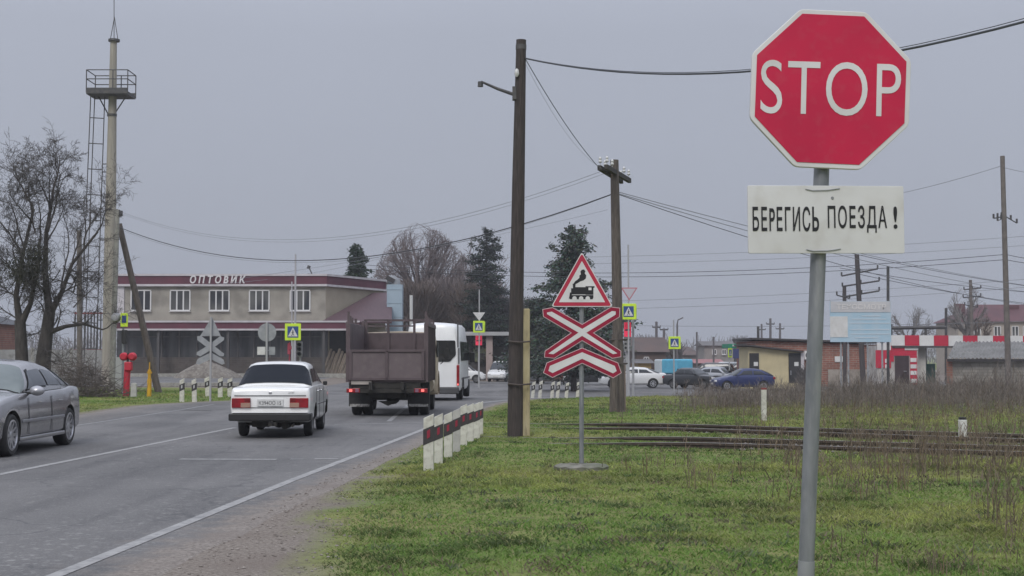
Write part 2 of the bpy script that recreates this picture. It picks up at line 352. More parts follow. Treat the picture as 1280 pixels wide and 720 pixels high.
def asphalt_material():
    m = bpy.data.materials.new('worn_asphalt'); m.use_nodes = True; n = m.node_tree; b = n.nodes['Principled BSDF']; K = n.links.new
    b.inputs['Roughness'].default_value = .75; b.inputs['Specular IOR Level'].default_value = .35
    g = n.nodes.new('ShaderNodeNewGeometry')
    mp = n.nodes.new('ShaderNodeMapping'); mp.inputs['Scale'].default_value = (1.1, .07, 1); mp.inputs['Rotation'].default_value = (0, 0, radians(3.5)); K(g.outputs['Position'], mp.inputs[0])
    def nz(s, d=6, v=None):
        z = n.nodes.new('ShaderNodeTexNoise'); z.inputs['Scale'].default_value = s; z.inputs['Detail'].default_value = d; K(v or g.outputs['Position'], z.inputs['Vector']); return z.outputs[0]
    def ramp(o, a, b_, lo=0., hi=1.):
        r = n.nodes.new('ShaderNodeMapRange'); r.inputs[1].default_value = a; r.inputs[2].default_value = b_; r.inputs[3].default_value = lo; r.inputs[4].default_value = hi; K(o, r.inputs[0]); return r.outputs[0]
    def mx(f, a, b_):
        x = n.nodes.new('ShaderNodeMix'); x.data_type = 'RGBA'; K(f, x.inputs[0])
        for i, c in ((6, a), (7, b_)):
            if isinstance(c, tuple): x.inputs[i].default_value = (*c, 1)
            else: K(c, x.inputs[i])
        return x.outputs[2]
    c = mx(ramp(nz(1.0, 4, mp.outputs[0]), .3, .7), (.080, .078, .077), (.140, .136, .133))
    c = mx(ramp(nz(1.9, 3, mp.outputs[0]), .5, .68, 0, .75), c, (.072, .070, .071))
    c = mx(ramp(nz(.22, 5), .45, .75, 0, .7), c, (.20, .192, .186))
    c = mx(ramp(nz(55, 4), .5, .72, 0, .55), c, (.27, .265, .26))
    c = mx(ramp(nz(70, 3), .56, .75, 0, .6), c, (.07, .07, .073))
    c = mx(ramp(nz(7, 7), .60, .70, 0, .45), c, (.25, .24, .225))
    pw = n.nodes.new('ShaderNodeMath'); pw.operation = 'MULTIPLY'; K(ramp(nz(.55, 3, mp.outputs[0]), .52, .66), pw.inputs[0]); K(ramp(nz(11, 5), .56, .66), pw.inputs[1])
    pw2 = n.nodes.new('ShaderNodeMath'); pw2.operation = 'MULTIPLY'; pw2.inputs[1].default_value = .55; K(pw.outputs[0], pw2.inputs[0])
    c = mx(pw2.outputs[0], c, (.33, .325, .31))
    # cracks and tar seams
    vo = n.nodes.new('ShaderNodeTexVoronoi'); vo.feature = 'DISTANCE_TO_EDGE'; vo.inputs['Scale'].default_value = .33
    ad = n.nodes.new('ShaderNodeVectorMath'); ad.operation = 'ADD'
    zz = n.nodes.new('ShaderNodeTexNoise'); zz.inputs['Scale'].default_value = 1.6; zz.inputs['Detail'].default_value = 4; K(g.outputs['Position'], zz.inputs['Vector'])
    K(g.outputs['Position'], ad.inputs[0]); K(zz.outputs['Color'], ad.inputs[1]); K(ad.outputs[0], vo.inputs['Vector'])
    cr = ramp(vo.outputs['Distance'], .003, .010, .55, 0.)
    c = mx(cr, c, (.06, .06, .063))
    da = n.nodes.new('ShaderNodeAttribute'); da.attribute_name = 'dust'; ds = n.nodes.new('ShaderNodeMath'); ds.operation = 'MULTIPLY_ADD'; ds.use_clamp = True
    nn_ = ramp(nz(3.5, 6), .3, .7, -.45, .45); dm = n.nodes.new('ShaderNodeMath'); dm.operation = 'GREATER_THAN'; dm.inputs[1].default_value = .001; K(da.outputs['Fac'], dm.inputs[0])
    K(nn_, ds.inputs[0]); K(dm.outputs[0], ds.inputs[1]); K(da.outputs['Fac'], ds.inputs[2])
    gv = mx(ramp(nz(30, 8), .35, .65), (.130, .110, .093), (.262, .230, .200)); gv = mx(ramp(nz(.9), .45, .7), gv, (.165, .138, .118)); gv = mx(ramp(nz(90, 2), .62, .72), gv, (.36, .34, .32))
    c = mx(ds.outputs[0], c, gv)
    K(c, b.inputs['Base Color'])
    bp = n.nodes.new('ShaderNodeBump'); bp.inputs['Strength'].default_value = .35; bp.inputs['Distance'].default_value = .01
    K(nz(80, 4), bp.inputs['Height']); K(bp.outputs[0], b.inputs['Normal'])
    return m
ASPH = asphalt_material()
def road():
    mb = MB(); ys = list(np.arange(-6, 76, .8)); rows = []
    def rag(y, s): return .12 * fbm(s * 7, y, 1.3) if y < 60 else 0
    for y in ys:
        a, b = xl(y), xr(y) + (.75 if y < 24 else lerp(.75, .25, sm(24, 32, y))) + rag(y, 1)
        a -= rag(y, 2)
        rows.append([Vector((lerp(a, b, t), y, zg(lerp(a, b, t), y) + .012)) for t in [0, .02, .06, .1, .2, .3, .4, .5, .6, .7, .8, .85, .9, .93, .95, .965, .98, .99, 1]])
    for r in rows:
        if r[0].y < 60: r[-1].z -= .03; r[0].z -= .03
    mb.grid(rows); o = mb.build('road', ASPH, smooth=60); o['kind'] = 'structure'
    du = []
    for r in rows:
        b = r[-1].x; a = r[0].x
        wd = b - xr(r[0].y)
        for v in r: du.append(max(1.45 * (1 - sm(.0, max(.3, wd * .95), b - v.x)), .8 * (1 - sm(.0, 1.6, v.x - a)) if v.y < 56 else 0) if v.y < 62 else 0)
    o.data.attributes.new('dust', 'FLOAT', 'POINT').data.foreach_set('value', du)
    mb = MB(); rows = []
    for y in np.arange(75.2, 128, 1.6):
        rows.append([Vector((x, y, zg(x, y) + .012)) for x in np.arange(-70, 71, 4)])
    mb.grid(rows); o = mb.build('cross_road', ASPH, smooth=60); o['kind'] = 'structure'
road()
line_m = M('road_paint', (.33, .325, .315), (.19, .186, .185), 3.5, .7, lo=.42, hi=.8, c3=(.15, .15, .152), sc3=16, f3=.75)
line_faint = M('road_paint_worn', (.25, .25, .245), (.14, .14, .142), 7, .7, lo=.4, hi=.68)
def stripe(pts, w, m, name='road_marking'):
    mb = MB(); rows = []
    P = [Vector((x, y, 0)) for x, y in pts]; Q = []
    for i in range(len(P) - 1):
        k = max(1, int((P[i + 1] - P[i]).length / .8))
        Q += [P[i].lerp(P[i + 1], j / k) for j in range(k)]
    Q.append(P[-1])
    for i, p in enumerate(Q):
        t = (Q[min(i + 1, len(Q) - 1)] - Q[max(0, i - 1)]).normalized(); nn = Vector((t.y, -t.x, 0)) * w / 2
        r = []
        for q in (p - nn, p + nn): r.append(Vector((q.x, q.y, zg(q.x, q.y) + .0165)))
        rows.append(r)
    mb.grid(rows); o = mb.build(name, m); o['kind'] = 'structure'
stripe([(xr(y) + .01, y) for y in np.arange(2, 40, 2)], .12, line_m)
stripe([(lerp(-6.75, -5.95, (y - 17) / 14.), y) for y in (6, 12, 17, 22, 27, 31)], .12, line_m)
stripe([(-9.9, 24), (-9.64, 31.9), (-9.44, 41.3), (-9.5, 46)], .11, line_faint)
stripe([(-4.95, 21.55), (-3.5, 21.5)], .17, line_m); stripe([(-3.3, 21.55), (-3.1, 21.55)], .15, line_faint); stripe([(-2.95, 21.6), (-2.6, 21.6)], .15, line_m)
stripe([(-4.0, 32.5), (-1.9, 33.2)], .2, line_faint)
stripe([(-2.9, 34.0), (-3.3, 47)], .12, line_faint)
stripe([(-1.2, 46.5), (2.6, 62)], .3, line_faint)
for k in range(6): stripe([(-5.2 + k * .95, 72), (-5.0 + k * .95, 75.5)], .4, line_m)

# rails: each track is a thing with its rails and sleepers
rail_m = M('rail_steel', (.055, .042, .036), (.10, .075, .06), 9, .65, .4)
rail_top = M('rail_head', (.24, .225, .215), (.15, .135, .125), 5, .45, .6)
sleeper_m = M('sleeper', (.09, .078, .065), (.14, .125, .105), 5, .9)
RP = [(-.065, 0), (.065, 0), (.065, .015), (.012, .03), (.012, .125), (.036, .135), (.036, .17), (-.036, .17), (-.036, .135), (-.012, .125), (-.012, .03), (-.065, .015)]
def rail_z(x): return .012 if x < -99 else lerp(-.012, .085, sm(.2, 3.4, x))   # flush with the crossing, then out in the open
def track(label, p, d, x0, x1):
    d = Vector((*d, 0)).normalized(); nrm = Vector((-d.y, d.x, 0)); p = Vector((*p, 0))
    t = thing('railway_track', label, 'railway track', (p.x, p.y, 0), 0, 'railway tracks of the level crossing')
    for off in (0, -1.52):
        mb = MB(); rows = []
        for s in np.arange(x0, x1, .6):
            q = d * s + nrm * off; zz = rail_z(p.x + q.x) - .172
            # head reaches the asphalt level on the road
            rows.append([q + nrm * a + Vector((0, 0, zz + b + .01)) for a, b in RP])
        mb.grid(rows, closed=True); o = mb.build('rail', rail_m, t, smooth=40)
        mt = MB(); rows = []
        for s in np.arange(x0, x1, .6):
            q = d * s + nrm * off; zz = rail_z(p.x + q.x) + .0105
            rows.append([q + nrm * a + Vector((0, 0, zz + b)) for a, b in ((-.033, .0), (-.03, .004), (.03, .004), (.033, .0))])
        mt.grid(rows); mt.build('rail_head', rail_top, o)
    s = 5.0 / max(.2, d.x); ms = MB()
    while s < x1:
        c = d * s - nrm * .76; ms.box((c.x, c.y, -.095), (.22, 2.6, .13), rz=math.atan2(d.y, d.x)); s += .62
    ms.build('sleeper_row', sleeper_m, t, bevel=.01)
    return t
track('far pair of rusty rails crossing the field in front of the white post', (1.16, 32.6), (8.37, -5.7), -13, 26)
track('near pair of rusty rails running through grass behind the stop sign pole', (.64, 27.3), (7.7, -3.9), -11, 26)
groove_m = M('groove', (.05, .048, .047), None, rough=.8)
mb = MB(); a, b = Vector((-9.35, 41.1)), Vector((-8.45, 40.6)); mb.grid([[Vector((*(a.lerp(b, i / 6) + Vector((0, -.07 - .03 * (i % 2)))), .0175)), Vector((*(a.lerp(b, i / 6) + Vector((0, .07)))  , .0175))] for i in range(7)])
o = mb.build('road_groove', groove_m); o['kind'] = 'structure'

# ------------------------------------------------------------------ grass
def vnoise(x, y, seed):
    xi = np.floor(x).astype(int); yi = np.floor(y).astype(int); fx = x - xi; fy = y - yi
    def h(a, b):
        n = (a * 374761393 + b * 668265263 + seed * 974711) & 0x7fffffff; n = ((n ^ (n >> 13)) * 1274126177) & 0x7fffffff
        return (n & 0xffff) / 65535.0
    u = fx * fx * (3 - 2 * fx); v = fy * fy * (3 - 2 * fy)
    return (h(xi, yi) * (1 - u) + h(xi + 1, yi) * u) * (1 - v) + (h(xi, yi + 1) * (1 - u) + h(xi + 1, yi + 1) * u) * v
def fb(x, y, s, seed): return .5 * vnoise(x / s, y / s, seed) + .3 * vnoise(x * 2.1 / s, y * 2.1 / s, seed + 1) + .2 * vnoise(x * 4.3 / s, y * 4.3 / s, seed + 2)
def blades(name, X, Y, Z, hgt, wid, lean, tint, mat, label, cat=None):
    n = len(X); ang = RNG.uniform(0, 2 * pi, n); dx, dy = np.cos(ang), np.sin(ang); la = RNG.uniform(0, 2 * pi, n)
    lx, ly = np.cos(la) * lean * hgt, np.sin(la) * lean * hgt
    V = np.empty((n, 5, 3), 'f')
    V[:, 0] = np.stack([X - dx * wid / 2, Y - dy * wid / 2, Z], 1); V[:, 1] = np.stack([X + dx * wid / 2, Y + dy * wid / 2, Z], 1)
    V[:, 2] = np.stack([X + lx * .35 + dx * wid * .38, Y + ly * .35 + dy * wid * .38, Z + hgt * .6], 1); V[:, 3] = np.stack([X + lx * .35 - dx * wid * .38, Y + ly * .35 - dy * wid * .38, Z + hgt * .6], 1)
    V[:, 4] = np.stack([X + lx, Y + ly, Z + hgt], 1)
    me = bpy.data.meshes.new(name); me.vertices.add(n * 5); me.vertices.foreach_set('co', V.ravel())
    o = np.arange(n)[:, None] * 5
    idx = np.concatenate([o + np.array([0, 1, 2, 3]), o + np.array([3, 2, 4])], 1).ravel()
    me.loops.add(n * 7); me.loops.foreach_set('vertex_index', idx.astype('i'))
    me.polygons.add(n * 2); st = np.empty(n * 2, 'i'); st[0::2] = np.arange(n) * 7; st[1::2] = np.arange(n) * 7 + 4
    me.polygons.foreach_set('loop_start', st); me.update(calc_edges=True)
    at_ = me.attributes.new('tint', 'FLOAT_COLOR', 'POINT')
    c = np.ones((n, 5, 4), 'f'); c[:, :, :3] = tint[:, None, :]; at_.data.foreach_set('color', c.ravel())
    me.materials.append(mat)
    ob = bpy.data.objects.new(name, me); COL.objects.link(ob); tag(ob, label, cat, kind='stuff'); return ob
grass_m = M_attr('grass_blade', .75, .25, .35)
def make_grass():
    N = 800000
    u = RNG.random(N); Y = 8.0 * (64 / 8.0) ** (u ** .92)
    side = RNG.random(N)
    X = (-.46 + side * .92) * (Y + 4) + 0
    left = X < -5
    ok = np.ones(N, bool)
    g = np.array([grass_ok(a, b) for a, b in zip(X, Y)])
    edge = np.clip((g + .35) / .8, 0, 1)
    ok = (RNG.random(N) < edge) & (g > -.35)
    X, Y, g = X[ok], Y[ok], g[ok]
    Z = np.array([zt(a, b) for a, b in zip(X, Y)]) - .01
    n = len(X)
    p1 = fb(X, Y, 3.2, 3); p2 = fb(X, Y, .62, 20); p3 = fb(X, Y, 7.5, 40)
    dry = np.clip((p1 - .47) * 4.0 + np.clip((X - 2.0) / 12, 0, .5) + RNG.normal(0, .22, n), 0, 1)
    dark = np.clip((p2 - .56) * 8, 0, 1) * np.clip((fb(X, Y, .22, 60) - .36) * 5, 0, 1)
    ga = np.array([.15, .245, .058]); gb = np.array([.33, .335, .115]); gd = np.array([.085, .115, .047]); gy = np.array([.27, .235, .14])
    t = ga + (gb - ga) * dry[:, None]; t = t + (gd - t) * (dark * .85)[:, None]; t *= (1 - .38 * np.clip((fb(X, Y, 1.5, 80) - .5) * 5, 0, 1))[:, None]
    bd = np.clip((Y - 33) / 9, 0, 1) * np.clip((X - 1.5) / 5, 0, 1) * np.clip((p3 - .25) * 3, .25, 1)
    t = t + (np.array([.165, .15, .082]) - t) * (bd * .75)[:, None]
    br = (RNG.random(n) < .10 + .16 * np.clip((p3 - .5) * 5, 0, 1) + .2 * np.clip(1 - g / .8, 0, 1)); t[br] = gy
    t *= RNG.uniform(.8, 1.45, n)[:, None] * np.array([.84, .90, .76])
    far = np.clip((Y - 20) / 40, 0, 1)
    nr = np.array([near_rail(a, b) for a, b in zip(X, Y)])
    h = RNG.uniform(.018, .052, n) * (.75 + .6 * dark + .5 * dry * (p3 > .5)) * (1 + .6 * far) * np.clip(.35 + g, .35, 1) * np.clip(.45 + nr * 2.0, .4, 1)
    wd = RNG.uniform(.004, .008, n) * (1 + Y / 16)
    blades('grass', X, Y, Z, h, wd, RNG.uniform(.6, 2.3, n), t, grass_m, 'short patchy green and straw coloured grass beside road and rails', 'grass')
make_grass()
def make_leafy():
    X = []; Y = []; Hh = []; T = []
    for _ in range(420):
        y = 9 * (45 / 9) ** random.random(); x = random.uniform(-.1, .42) * y + random.uniform(-1.5, 1)
        if grass_ok(x, y) < .4: continue
        r = random.uniform(.05, .26); k = int(46 * r / .2); c = random.choice([(.075, .115, .045), (.09, .13, .055), (.12, .15, .08), (.14, .13, .08), (.15, .12, .085), (.07, .075, .045)])
        for _ in range(k):
            X.append(x + random.gauss(0, r * .55)); Y.append(y + random.gauss(0, r * .55)); Hh.append(random.uniform(.015, .06)); q = random.uniform(.8, 1.5); T.append([a * q for a in c])
    X, Y, Hh, T = map(np.array, (X, Y, Hh, T)); Z = np.array([zt(a, b) for a, b in zip(X, Y)]) - .01
    blades('leafy_weeds', X, Y, Z, Hh, np.full(len(X), .015) * (1 + Y / 40), RNG.uniform(.6, 1.6, len(X)), T, grass_m, 'dark leafy weed clumps scattered through the short grass', 'weeds')
make_leafy()
def stalks(name, spots, label, base=(.175, .15, .132)):
    X = []; Y = []; Z = []; Hh = []; W = []; T = []; Ln = []
    for (x, y, h, k, spread) in spots:
        for _ in range(k):
            a, b = x + random.gauss(0, spread), y + random.gauss(0, spread)
            hh = h * random.uniform(.45, 1.1); q = random.uniform(.6, 1.45); r = random.random()
            X.append(a); Y.append(b); Z.append(zt(a, b) - .02); Hh.append(hh); W.append(random.uniform(.004, .008) * (1 + y / 40)); Ln.append(random.uniform(.05, .35))
            T.append([base[0] * q * (1.15 if r < .3 else 1), base[1] * q, base[2] * q * (.85 if r < .3 else 1)])
            for _ in range(5):      # side twigs and seed heads
                f = random.uniform(.35, .98); X.append(a + random.gauss(0, .03)); Y.append(b + random.gauss(0, .03)); Z.append(zt(a, b) + hh * f * .85); Hh.append(hh * random.uniform(.1, .3)); W.append(random.uniform(.004, .010) * (1 + y / 40)); Ln.append(random.uniform(.4, 1.1)); T.append([c * q * 1.05 for c in base])
    X, Y, Z, Hh, W, T, Ln = map(np.array, (X, Y, Z, Hh, W, T, Ln))
    return blades(name, X, Y, Z, Hh, W, Ln, T, grass_m, label, 'weeds')
def make_weeds():
    sp = []
    for _ in range(4200):
        y = 61 - 20 * random.random() ** 1.25; x = random.uniform(.10, .43) * y + random.uniform(-1, 1)
        d = fb(np.array([x]), np.array([y]), 2.6, 5)[0]
        px = 640 + F * x / y
        f = sm(830, 930, px)
        if random.random() > f * (.2 + d * 1.3): continue
        sp.append((x, y, random.uniform(.40, .85) * (.25 + 1.5 * d * d * 1.4) * (.55 + .45 * f) * (1.0 if px > 1060 else .82), 4, .22))
    for _ in range(240):      # low brown clumps between rails and weeds
        y = random.uniform(36, 46); x = random.uniform(.08, .42) * y
        if fb(np.array([x]), np.array([y]), 3.0, 9)[0] > .5: sp.append((x, y, random.uniform(.15, .35), 5, .3))
    stalks('dry_weeds', sp, 'tall dry grey brown weeds standing in a band beyond the rails')
    sp = []
    for _ in range(800):
        y = random.uniform(18, 40); x = random.uniform(.06, .42) * y; px = 640 + F * x / y
        if grass_ok(x, y) < .5 or random.random() > sm(800, 1150, px) * .8 + .05: continue
        sp.append((x, y, random.uniform(.2, .5), 4, .15))
    for px, Y, h, k, s in ((1008, 18.0, .5, 18, .16), (1075, 16.5, .42, 22, .25), (1135, 16.2, .6, 20, .12), (1160, 20, .6, 18, .2), (1238, 13.2, .85, 14, .10), (1266, 12.6, .75, 12, .14), (1275, 15, .8, 12, .2), (1210, 17, .5, 10, .2), (880, 16.8, .38, 14, .12), (1000, 15.5, .35, 20, .2), (1110, 19, .7, 26, .3), (1050, 22, .5, 22, .5), (940, 23, .5, 20, .4), (1190, 21, .6, 20, .5), (1260, 20, .65, 18, .4), (470, 9.6, .12, 10, .2), (620, 9.0, .25, 20, .15)):
        sp.append(((px - 640) * Y / F, Y, h, k, s))
    for _ in range(30):
        y = random.uniform(10, 20); x = random.uniform(.2, .42) * y; sp.append((x, y, random.uniform(.12, .3), 10, .15))
    stalks('dry_stalks', sp, 'thin brown dead stalks poking up through the near grass', (.17, .135, .10))
make_weeds()
def ballast():
    V = []; Fc = []; random.seed(8)
    for (a, b), (c, d), n in (((1.16, 32.6), (8.37, -5.7), 700), ((.64, 27.3), (7.7, -3.9), 900)):
        l = sqrt(c * c + d * d); c, d = c / l, d / l
        for _ in range(n):
            s = random.uniform(3.5, 14); o_ = random.uniform(-2.4, .7); x, y = a + c * s - d * o_, b + d * s + c * o_
            if fb(np.array([x]), np.array([y]), 1.6, 13)[0] < .46: continue
            r = random.uniform(.015, .045); k = len(V); z = zt(x, y) + r * .4
            for q in ((1, 0, 0), (-1, 0, 0), (0, 1, 0), (0, -1, 0), (0, 0, 1), (0, 0, -1)): V.append((x + q[0] * r * random.uniform(.7, 1.3), y + q[1] * r * random.uniform(.7, 1.3), z + q[2] * r * random.uniform(.5, .9)))
            for f in ((0, 2, 4), (2, 1, 4), (1, 3, 4), (3, 0, 4), (2, 0, 5), (1, 2, 5), (3, 1, 5), (0, 3, 5)): Fc.append(tuple(k + i for i in f))
    m = MB(); m.v = V; m.f = Fc; m.m = [0] * len(Fc)
    tag(m.build('ballast', M('ballast_stone', (.20, .185, .165), (.12, .108, .095), 6, .95)), 'loose grey ballast stones along the rails at right', 'stones', kind='stuff')
ballast()
def gravel():
    random.seed(12); V = []; Fc = []
    for _ in range(5200):
        y = 8.5 * (30 / 8.5) ** random.random(); x = xr(y) + random.uniform(.35, 1.25) * (interp(SHOULDER, y) + .35)
        if grass_ok(x, y) > .35: continue
        r = random.choice((.003, .003, .004, .005, .006, .008, .014)) * random.uniform(.7, 1.2); k = len(V); z = zg(x, y) + r * .3 + (.012 if x < xr(y) + .6 and y < 24 else 0)
        for q in ((1, 0, 0), (-1, 0, 0), (0, 1, 0), (0, -1, 0), (0, 0, 1), (0, 0, -1)): V.append((x + q[0] * r * random.uniform(.7, 1.4), y + q[1] * r * random.uniform(.7, 1.4), z + q[2] * r * random.uniform(.5, .8)))
        for f in ((0, 2, 4), (2, 1, 4), (1, 3, 4), (3, 0, 4), (2, 0, 5), (1, 2, 5), (3, 1, 5), (0, 3, 5)): Fc.append(tuple(k + i for i in f))
    m = MB(); m.v = V; m.f = Fc; m.m = [0] * len(Fc)
    tag(m.build('gravel', M('gravel_stone', (.27, .24, .215), (.16, .138, .12), 3, .95, lo=.4, hi=.6)), 'loose small stones scattered over the brown gravel shoulder', 'gravel', kind='stuff')
gravel()
# ------------------------------------------------------------------ buildings and walls
white_trim = M('white_trim', (.55, .52, .53), (.46, .43, .44), 2, .6)
maroon = M('maroon_fascia', (.125, .032, .052), (.09, .025, .04), .8, .6)
maroon_roof = M('maroon_roof', (.095, .054, .062), (.075, .042, .049), 1.2, .6, stretch=(6, 1, 1))
render_wall = M('grey_render', (.33, .305, .262), (.25, .232, .198), .9, .9, bump=.2, bsc=12, c3=(.17, .155, .132), sc3=.45, f3=.75)
cream_wall = M('cream_render', (.40, .35, .27), (.34, .295, .225), .8, .9)
brick_dado = M_brick('brown_brick', (.075, .062, .056), (.10, .082, .074), (.11, .105, .10), 1.0, .5, .16, .012)
win_glass = M('window_glass', (.028, .029, .033), (.12, .118, .112), .55, rough=.12, spec=.6, detail=1, lo=.42, hi=.62, stretch=(1.6, 1, .5))
pvc = M('window_frame', (.62, .61, .60), None, rough=.45)
shop_glass = M('shopfront_glass', (.03, .03, .034), (.10, .10, .105), .9, rough=.2, spec=.5, stretch=(1.6, 1, .15))
shop_frame = M('shopfront_frame', (.10, .09, .09), None, rough=.6)
letter_m = M('letter_white', (.66, .63, .63), None, rough=.5)
def window(parent, x, z, w, h, y, n=3, fm=pvc, gm=win_glass):
    f = MB(); t = .09
    f.box((x, y, z + h / 2), (w, .1, t)); f.box((x, y, z - h / 2), (w, .1, t))
    f.box((x - w / 2, y, z), (t, .1, h - t)); f.box((x + w / 2, y, z), (t, .1, h - t))
    for k in range(1, n): f.box((x - w / 2 + w * k / n, y, z), (t * 1.1, .09, h - t))
    f.box((x, y - .08, z - h / 2 - .07), (w + .14, .2, .04))
    o = f.build('window', fm, parent)
    g = MB(); g.box((x, y + .02, z), (w - t, .03, h - t)); g.build('pane', gm, o); return o
def shop():
    D = 110; s = D / F
    def X(px): return (px - 640) * s
    def Z(py): return at(640, py, D).z
    x0, x1 = X(147), X(407); xs, ys = X(475) * 118 / 110 + .2, D + 8.5
    t = thing('shop_building', 'two storey shop with maroon fascia bands and white lettering', 'shop building', (x0, D, 0))
    def V(x, y, z): return Vector((x - x0, y - D, z))
    zt_, zf, zb = Z(343.5), Z(357), 0
    sb = D + 16
    mb = MB()       # wall: main block, closed solid in plan
    plan = [(x0, D), (x1, D), (xs, ys), (xs - 1, sb), (x0, sb)]
    vs = [V(x, y, -.5) for x, y in plan] + [V(x, y, zt_ - .3) for x, y in plan]; n = 5
    mb.add(vs, [tuple(range(n - 1, -1, -1)), tuple(range(n, 2 * n))] + [(i, (i + 1) % n, (i + 1) % n + n, i + n) for i in range(n)])
    mb.m = [0, 0, 0, 1, 1, 0, 0]
    mb.build('wall', [render_wall, cream_wall], t)
    def band(za, zb_, out, name, m):
        b = MB(); pl = [(x0 - out, D - out), (x1 + out * .4, D - out), (xs + out, ys - out * .3), (xs - 1 + out, sb), (x0 - out, sb)]
        vs = [V(x, y, za) for x, y in pl] + [V(x, y, zb_) for x, y in pl]
        b.add(vs, [tuple(range(n - 1, -1, -1)), tuple(range(n, 2 * n))] + [(i, (i + 1) % n, (i + 1) % n + n, i + n) for i in range(n)]); return b.build(name, m, t)
    band(zf + .1, zt_ - .1, .25, 'fascia', maroon)
    band(zt_ - .1, zt_ + .06, .33, 'coping', white_trim); band(zf - .06, zf + .1, .31, 'trim_strip', white_trim)
    text('ОПТОBИК', (308 - 238) * s, (355 - 345) * s * 1.02, .05, letter_m, 'lettering', t, (X(273) - x0, -.29, Z(349.5)), bold=.03, shear=.18, space=1.5)
    for px in (176, 225, 274, 324, 375): window(t, X(px) - x0, Z(375.5), 24.5 * s, 25 * s, -.03)
    c = MB(); c.box((.25, -.06, (Z(357) + Z(403)) / 2), (.5, .1, Z(357.6) - Z(402))); c.build('corner_trim', white_trim, t)
    # canopy band over the ground floor
    c = MB(); c.box(((X(150) + X(452)) / 2 - x0, -.85, (Z(403) + Z(412)) / 2), (X(452) - X(150), 1.6, Z(403.5) - Z(411.5))); c.build('canopy_band', maroon, t)
    c = MB()
    for py in (402.6, 412.4): c.box(((X(150) + X(452)) / 2 - x0, -.87, Z(py)), (X(452) - X(150) + .05, 1.7, .13))
    c.build('canopy_trim', white_trim, t)
    # ground floor
    c = MB(); c.box(((x0 + X(410)) / 2 - x0, -.06, Z(429.5)), (X(410) - x0, .1, Z(412) - Z(447))); c.build('shopfront_pane', shop_glass, t)
    c = MB(); c.box(((x0 + X(410)) / 2 - x0, -.12, Z(457)), (X(410) - x0, .22, Z(447) - Z(468))); c.build('brick_base', brick_dado, t)
    c = MB()
    for px in (160, 181, 203, 225, 247, 277, 298, 318, 338, 352, 371, 388): c.box((X(px) - x0, -.14, Z(429.5)), (.12, .08, Z(413) - Z(447)))
    for px in (160, 225, 290, 350): c.box(((X(px)) - x0 + 1.5, -.14, Z(421)), (3.4, .06, .07))
    c.build('shopfront_frame', shop_frame, t)
    c = MB()
    for px in (204, 290, 372, 408): c.box((X(px) - x0, -1.45, Z(440)), (.2, .2, Z(412) - Z(470)))
    c.build('canopy_post', M('post_grey', (.075, .07, .07), None), t)
    c = MB(); c.box(((x0 + X(450)) / 2 - x0, -1.3, Z(470)), (X(450) - x0, 2.8, .4)); c.build('step', conc, t)
    # painted recess shade and lean-to roof at the right
    c = MB(); c.add([V(X(404), D - 1.6, Z(403)), V(X(466) * 1.06, D + 6.6, Z(366) + .3), V(X(490) * 1.06, D + 6.6, Z(366) + .3), V(X(492), D - 1.6, Z(403))], [(0, 1, 2, 3)]); c.build('lean_to_roof', maroon_roof, t, solid=.12)
    c = MB(); c.add([V(X(452), D + 2.5, Z(400)), V(X(466), D + 2.5, Z(392)), V(X(478), D + 2.5, Z(385)), V(X(478), D + 2.5, 0), V(X(452), D + 2.5, 0)], [(0, 1, 2, 3, 4)]); c.build('side_gable', cream_wall, t, solid=.2)
    c = MB(); c.box((X(432) - x0, .6, Z(440)), (X(455) - X(411), .1, Z(412) - Z(470))); c.build('doorway_shade', M('recess_shade', (.02, .018, .018), (.035, .03, .03), 1), t)  # dark slab painted as the shade inside the recess
    # antenna on the parapet
    c = MB(); c.tube([V(X(388), D + 1, zt_), V(X(383), D + 1, Z(332))], .05, 5); c.tube([V(X(382.4), D + 1, Z(335)), V(X(384), D + 1, Z(331))], .14, 6); c.build('floodlight', steel, t)
    # planks leaning in the recess are a thing of their own
    p = MB()
    for k in range(9):
        a = at(403 + k * 3.6, 470, D - .7); b = at(414 + k * 3.6, 436 + (k % 3) * 3, D - .15); a.z = 0.0; p.tube([a, b], .1, 4)
    tag(p.build('plank_stack', M('pale_planks', (.24, .20, .16), (.17, .14, .11), 3)), 'pale timber planks leaning in the dark recess of the shop', 'planks')
shop()
def duct():
    D = 113; t = thing('ventilation_duct', 'square pale blue metal duct rising behind the dump truck', 'duct', at(493.5, 480, D))
    b = at(493.5, 480, D); s = D / F
    def Zr(py): return at(493, py, D).z - b.z
    m = M('duct_blue', (.33, .41, .47), (.27, .35, .41), 1.2, .5)
    c = MB(); c.box((0, 0, Zr(356) / 2), (19 * s, 19 * s, Zr(356))); c.build('shaft', m, t)
    c = MB()
    for py in (362, 379, 396): c.box((0, 0, Zr(py)), (20 * s, 20 * s, .06))
    c.build('flange', m, t)
    c = MB(); c.tube([(0, 0, Zr(357)), (0, 0, Zr(353)), (-.15, 0, Zr(350.5)), (-.5, 0, Zr(350))], [.45, .42, .4, .38], 12); c.build('cowl', galv, t, smooth=40)
    c = MB(); c.box((-.35, -.1, Zr(349.5)), (.7, .8, .35), ry=.5); c.build('flap', black_band, t)
    mb = MB(); p0, p1 = at(514, 480, 112.4), at(514, 369, 112.4); mb.tube([p0, p1], .13, 8)
    tag(mb.build('flue_pipe', porcelain, smooth=40), 'thin white flue pipe beside the pale blue duct', 'pipe')
duct()
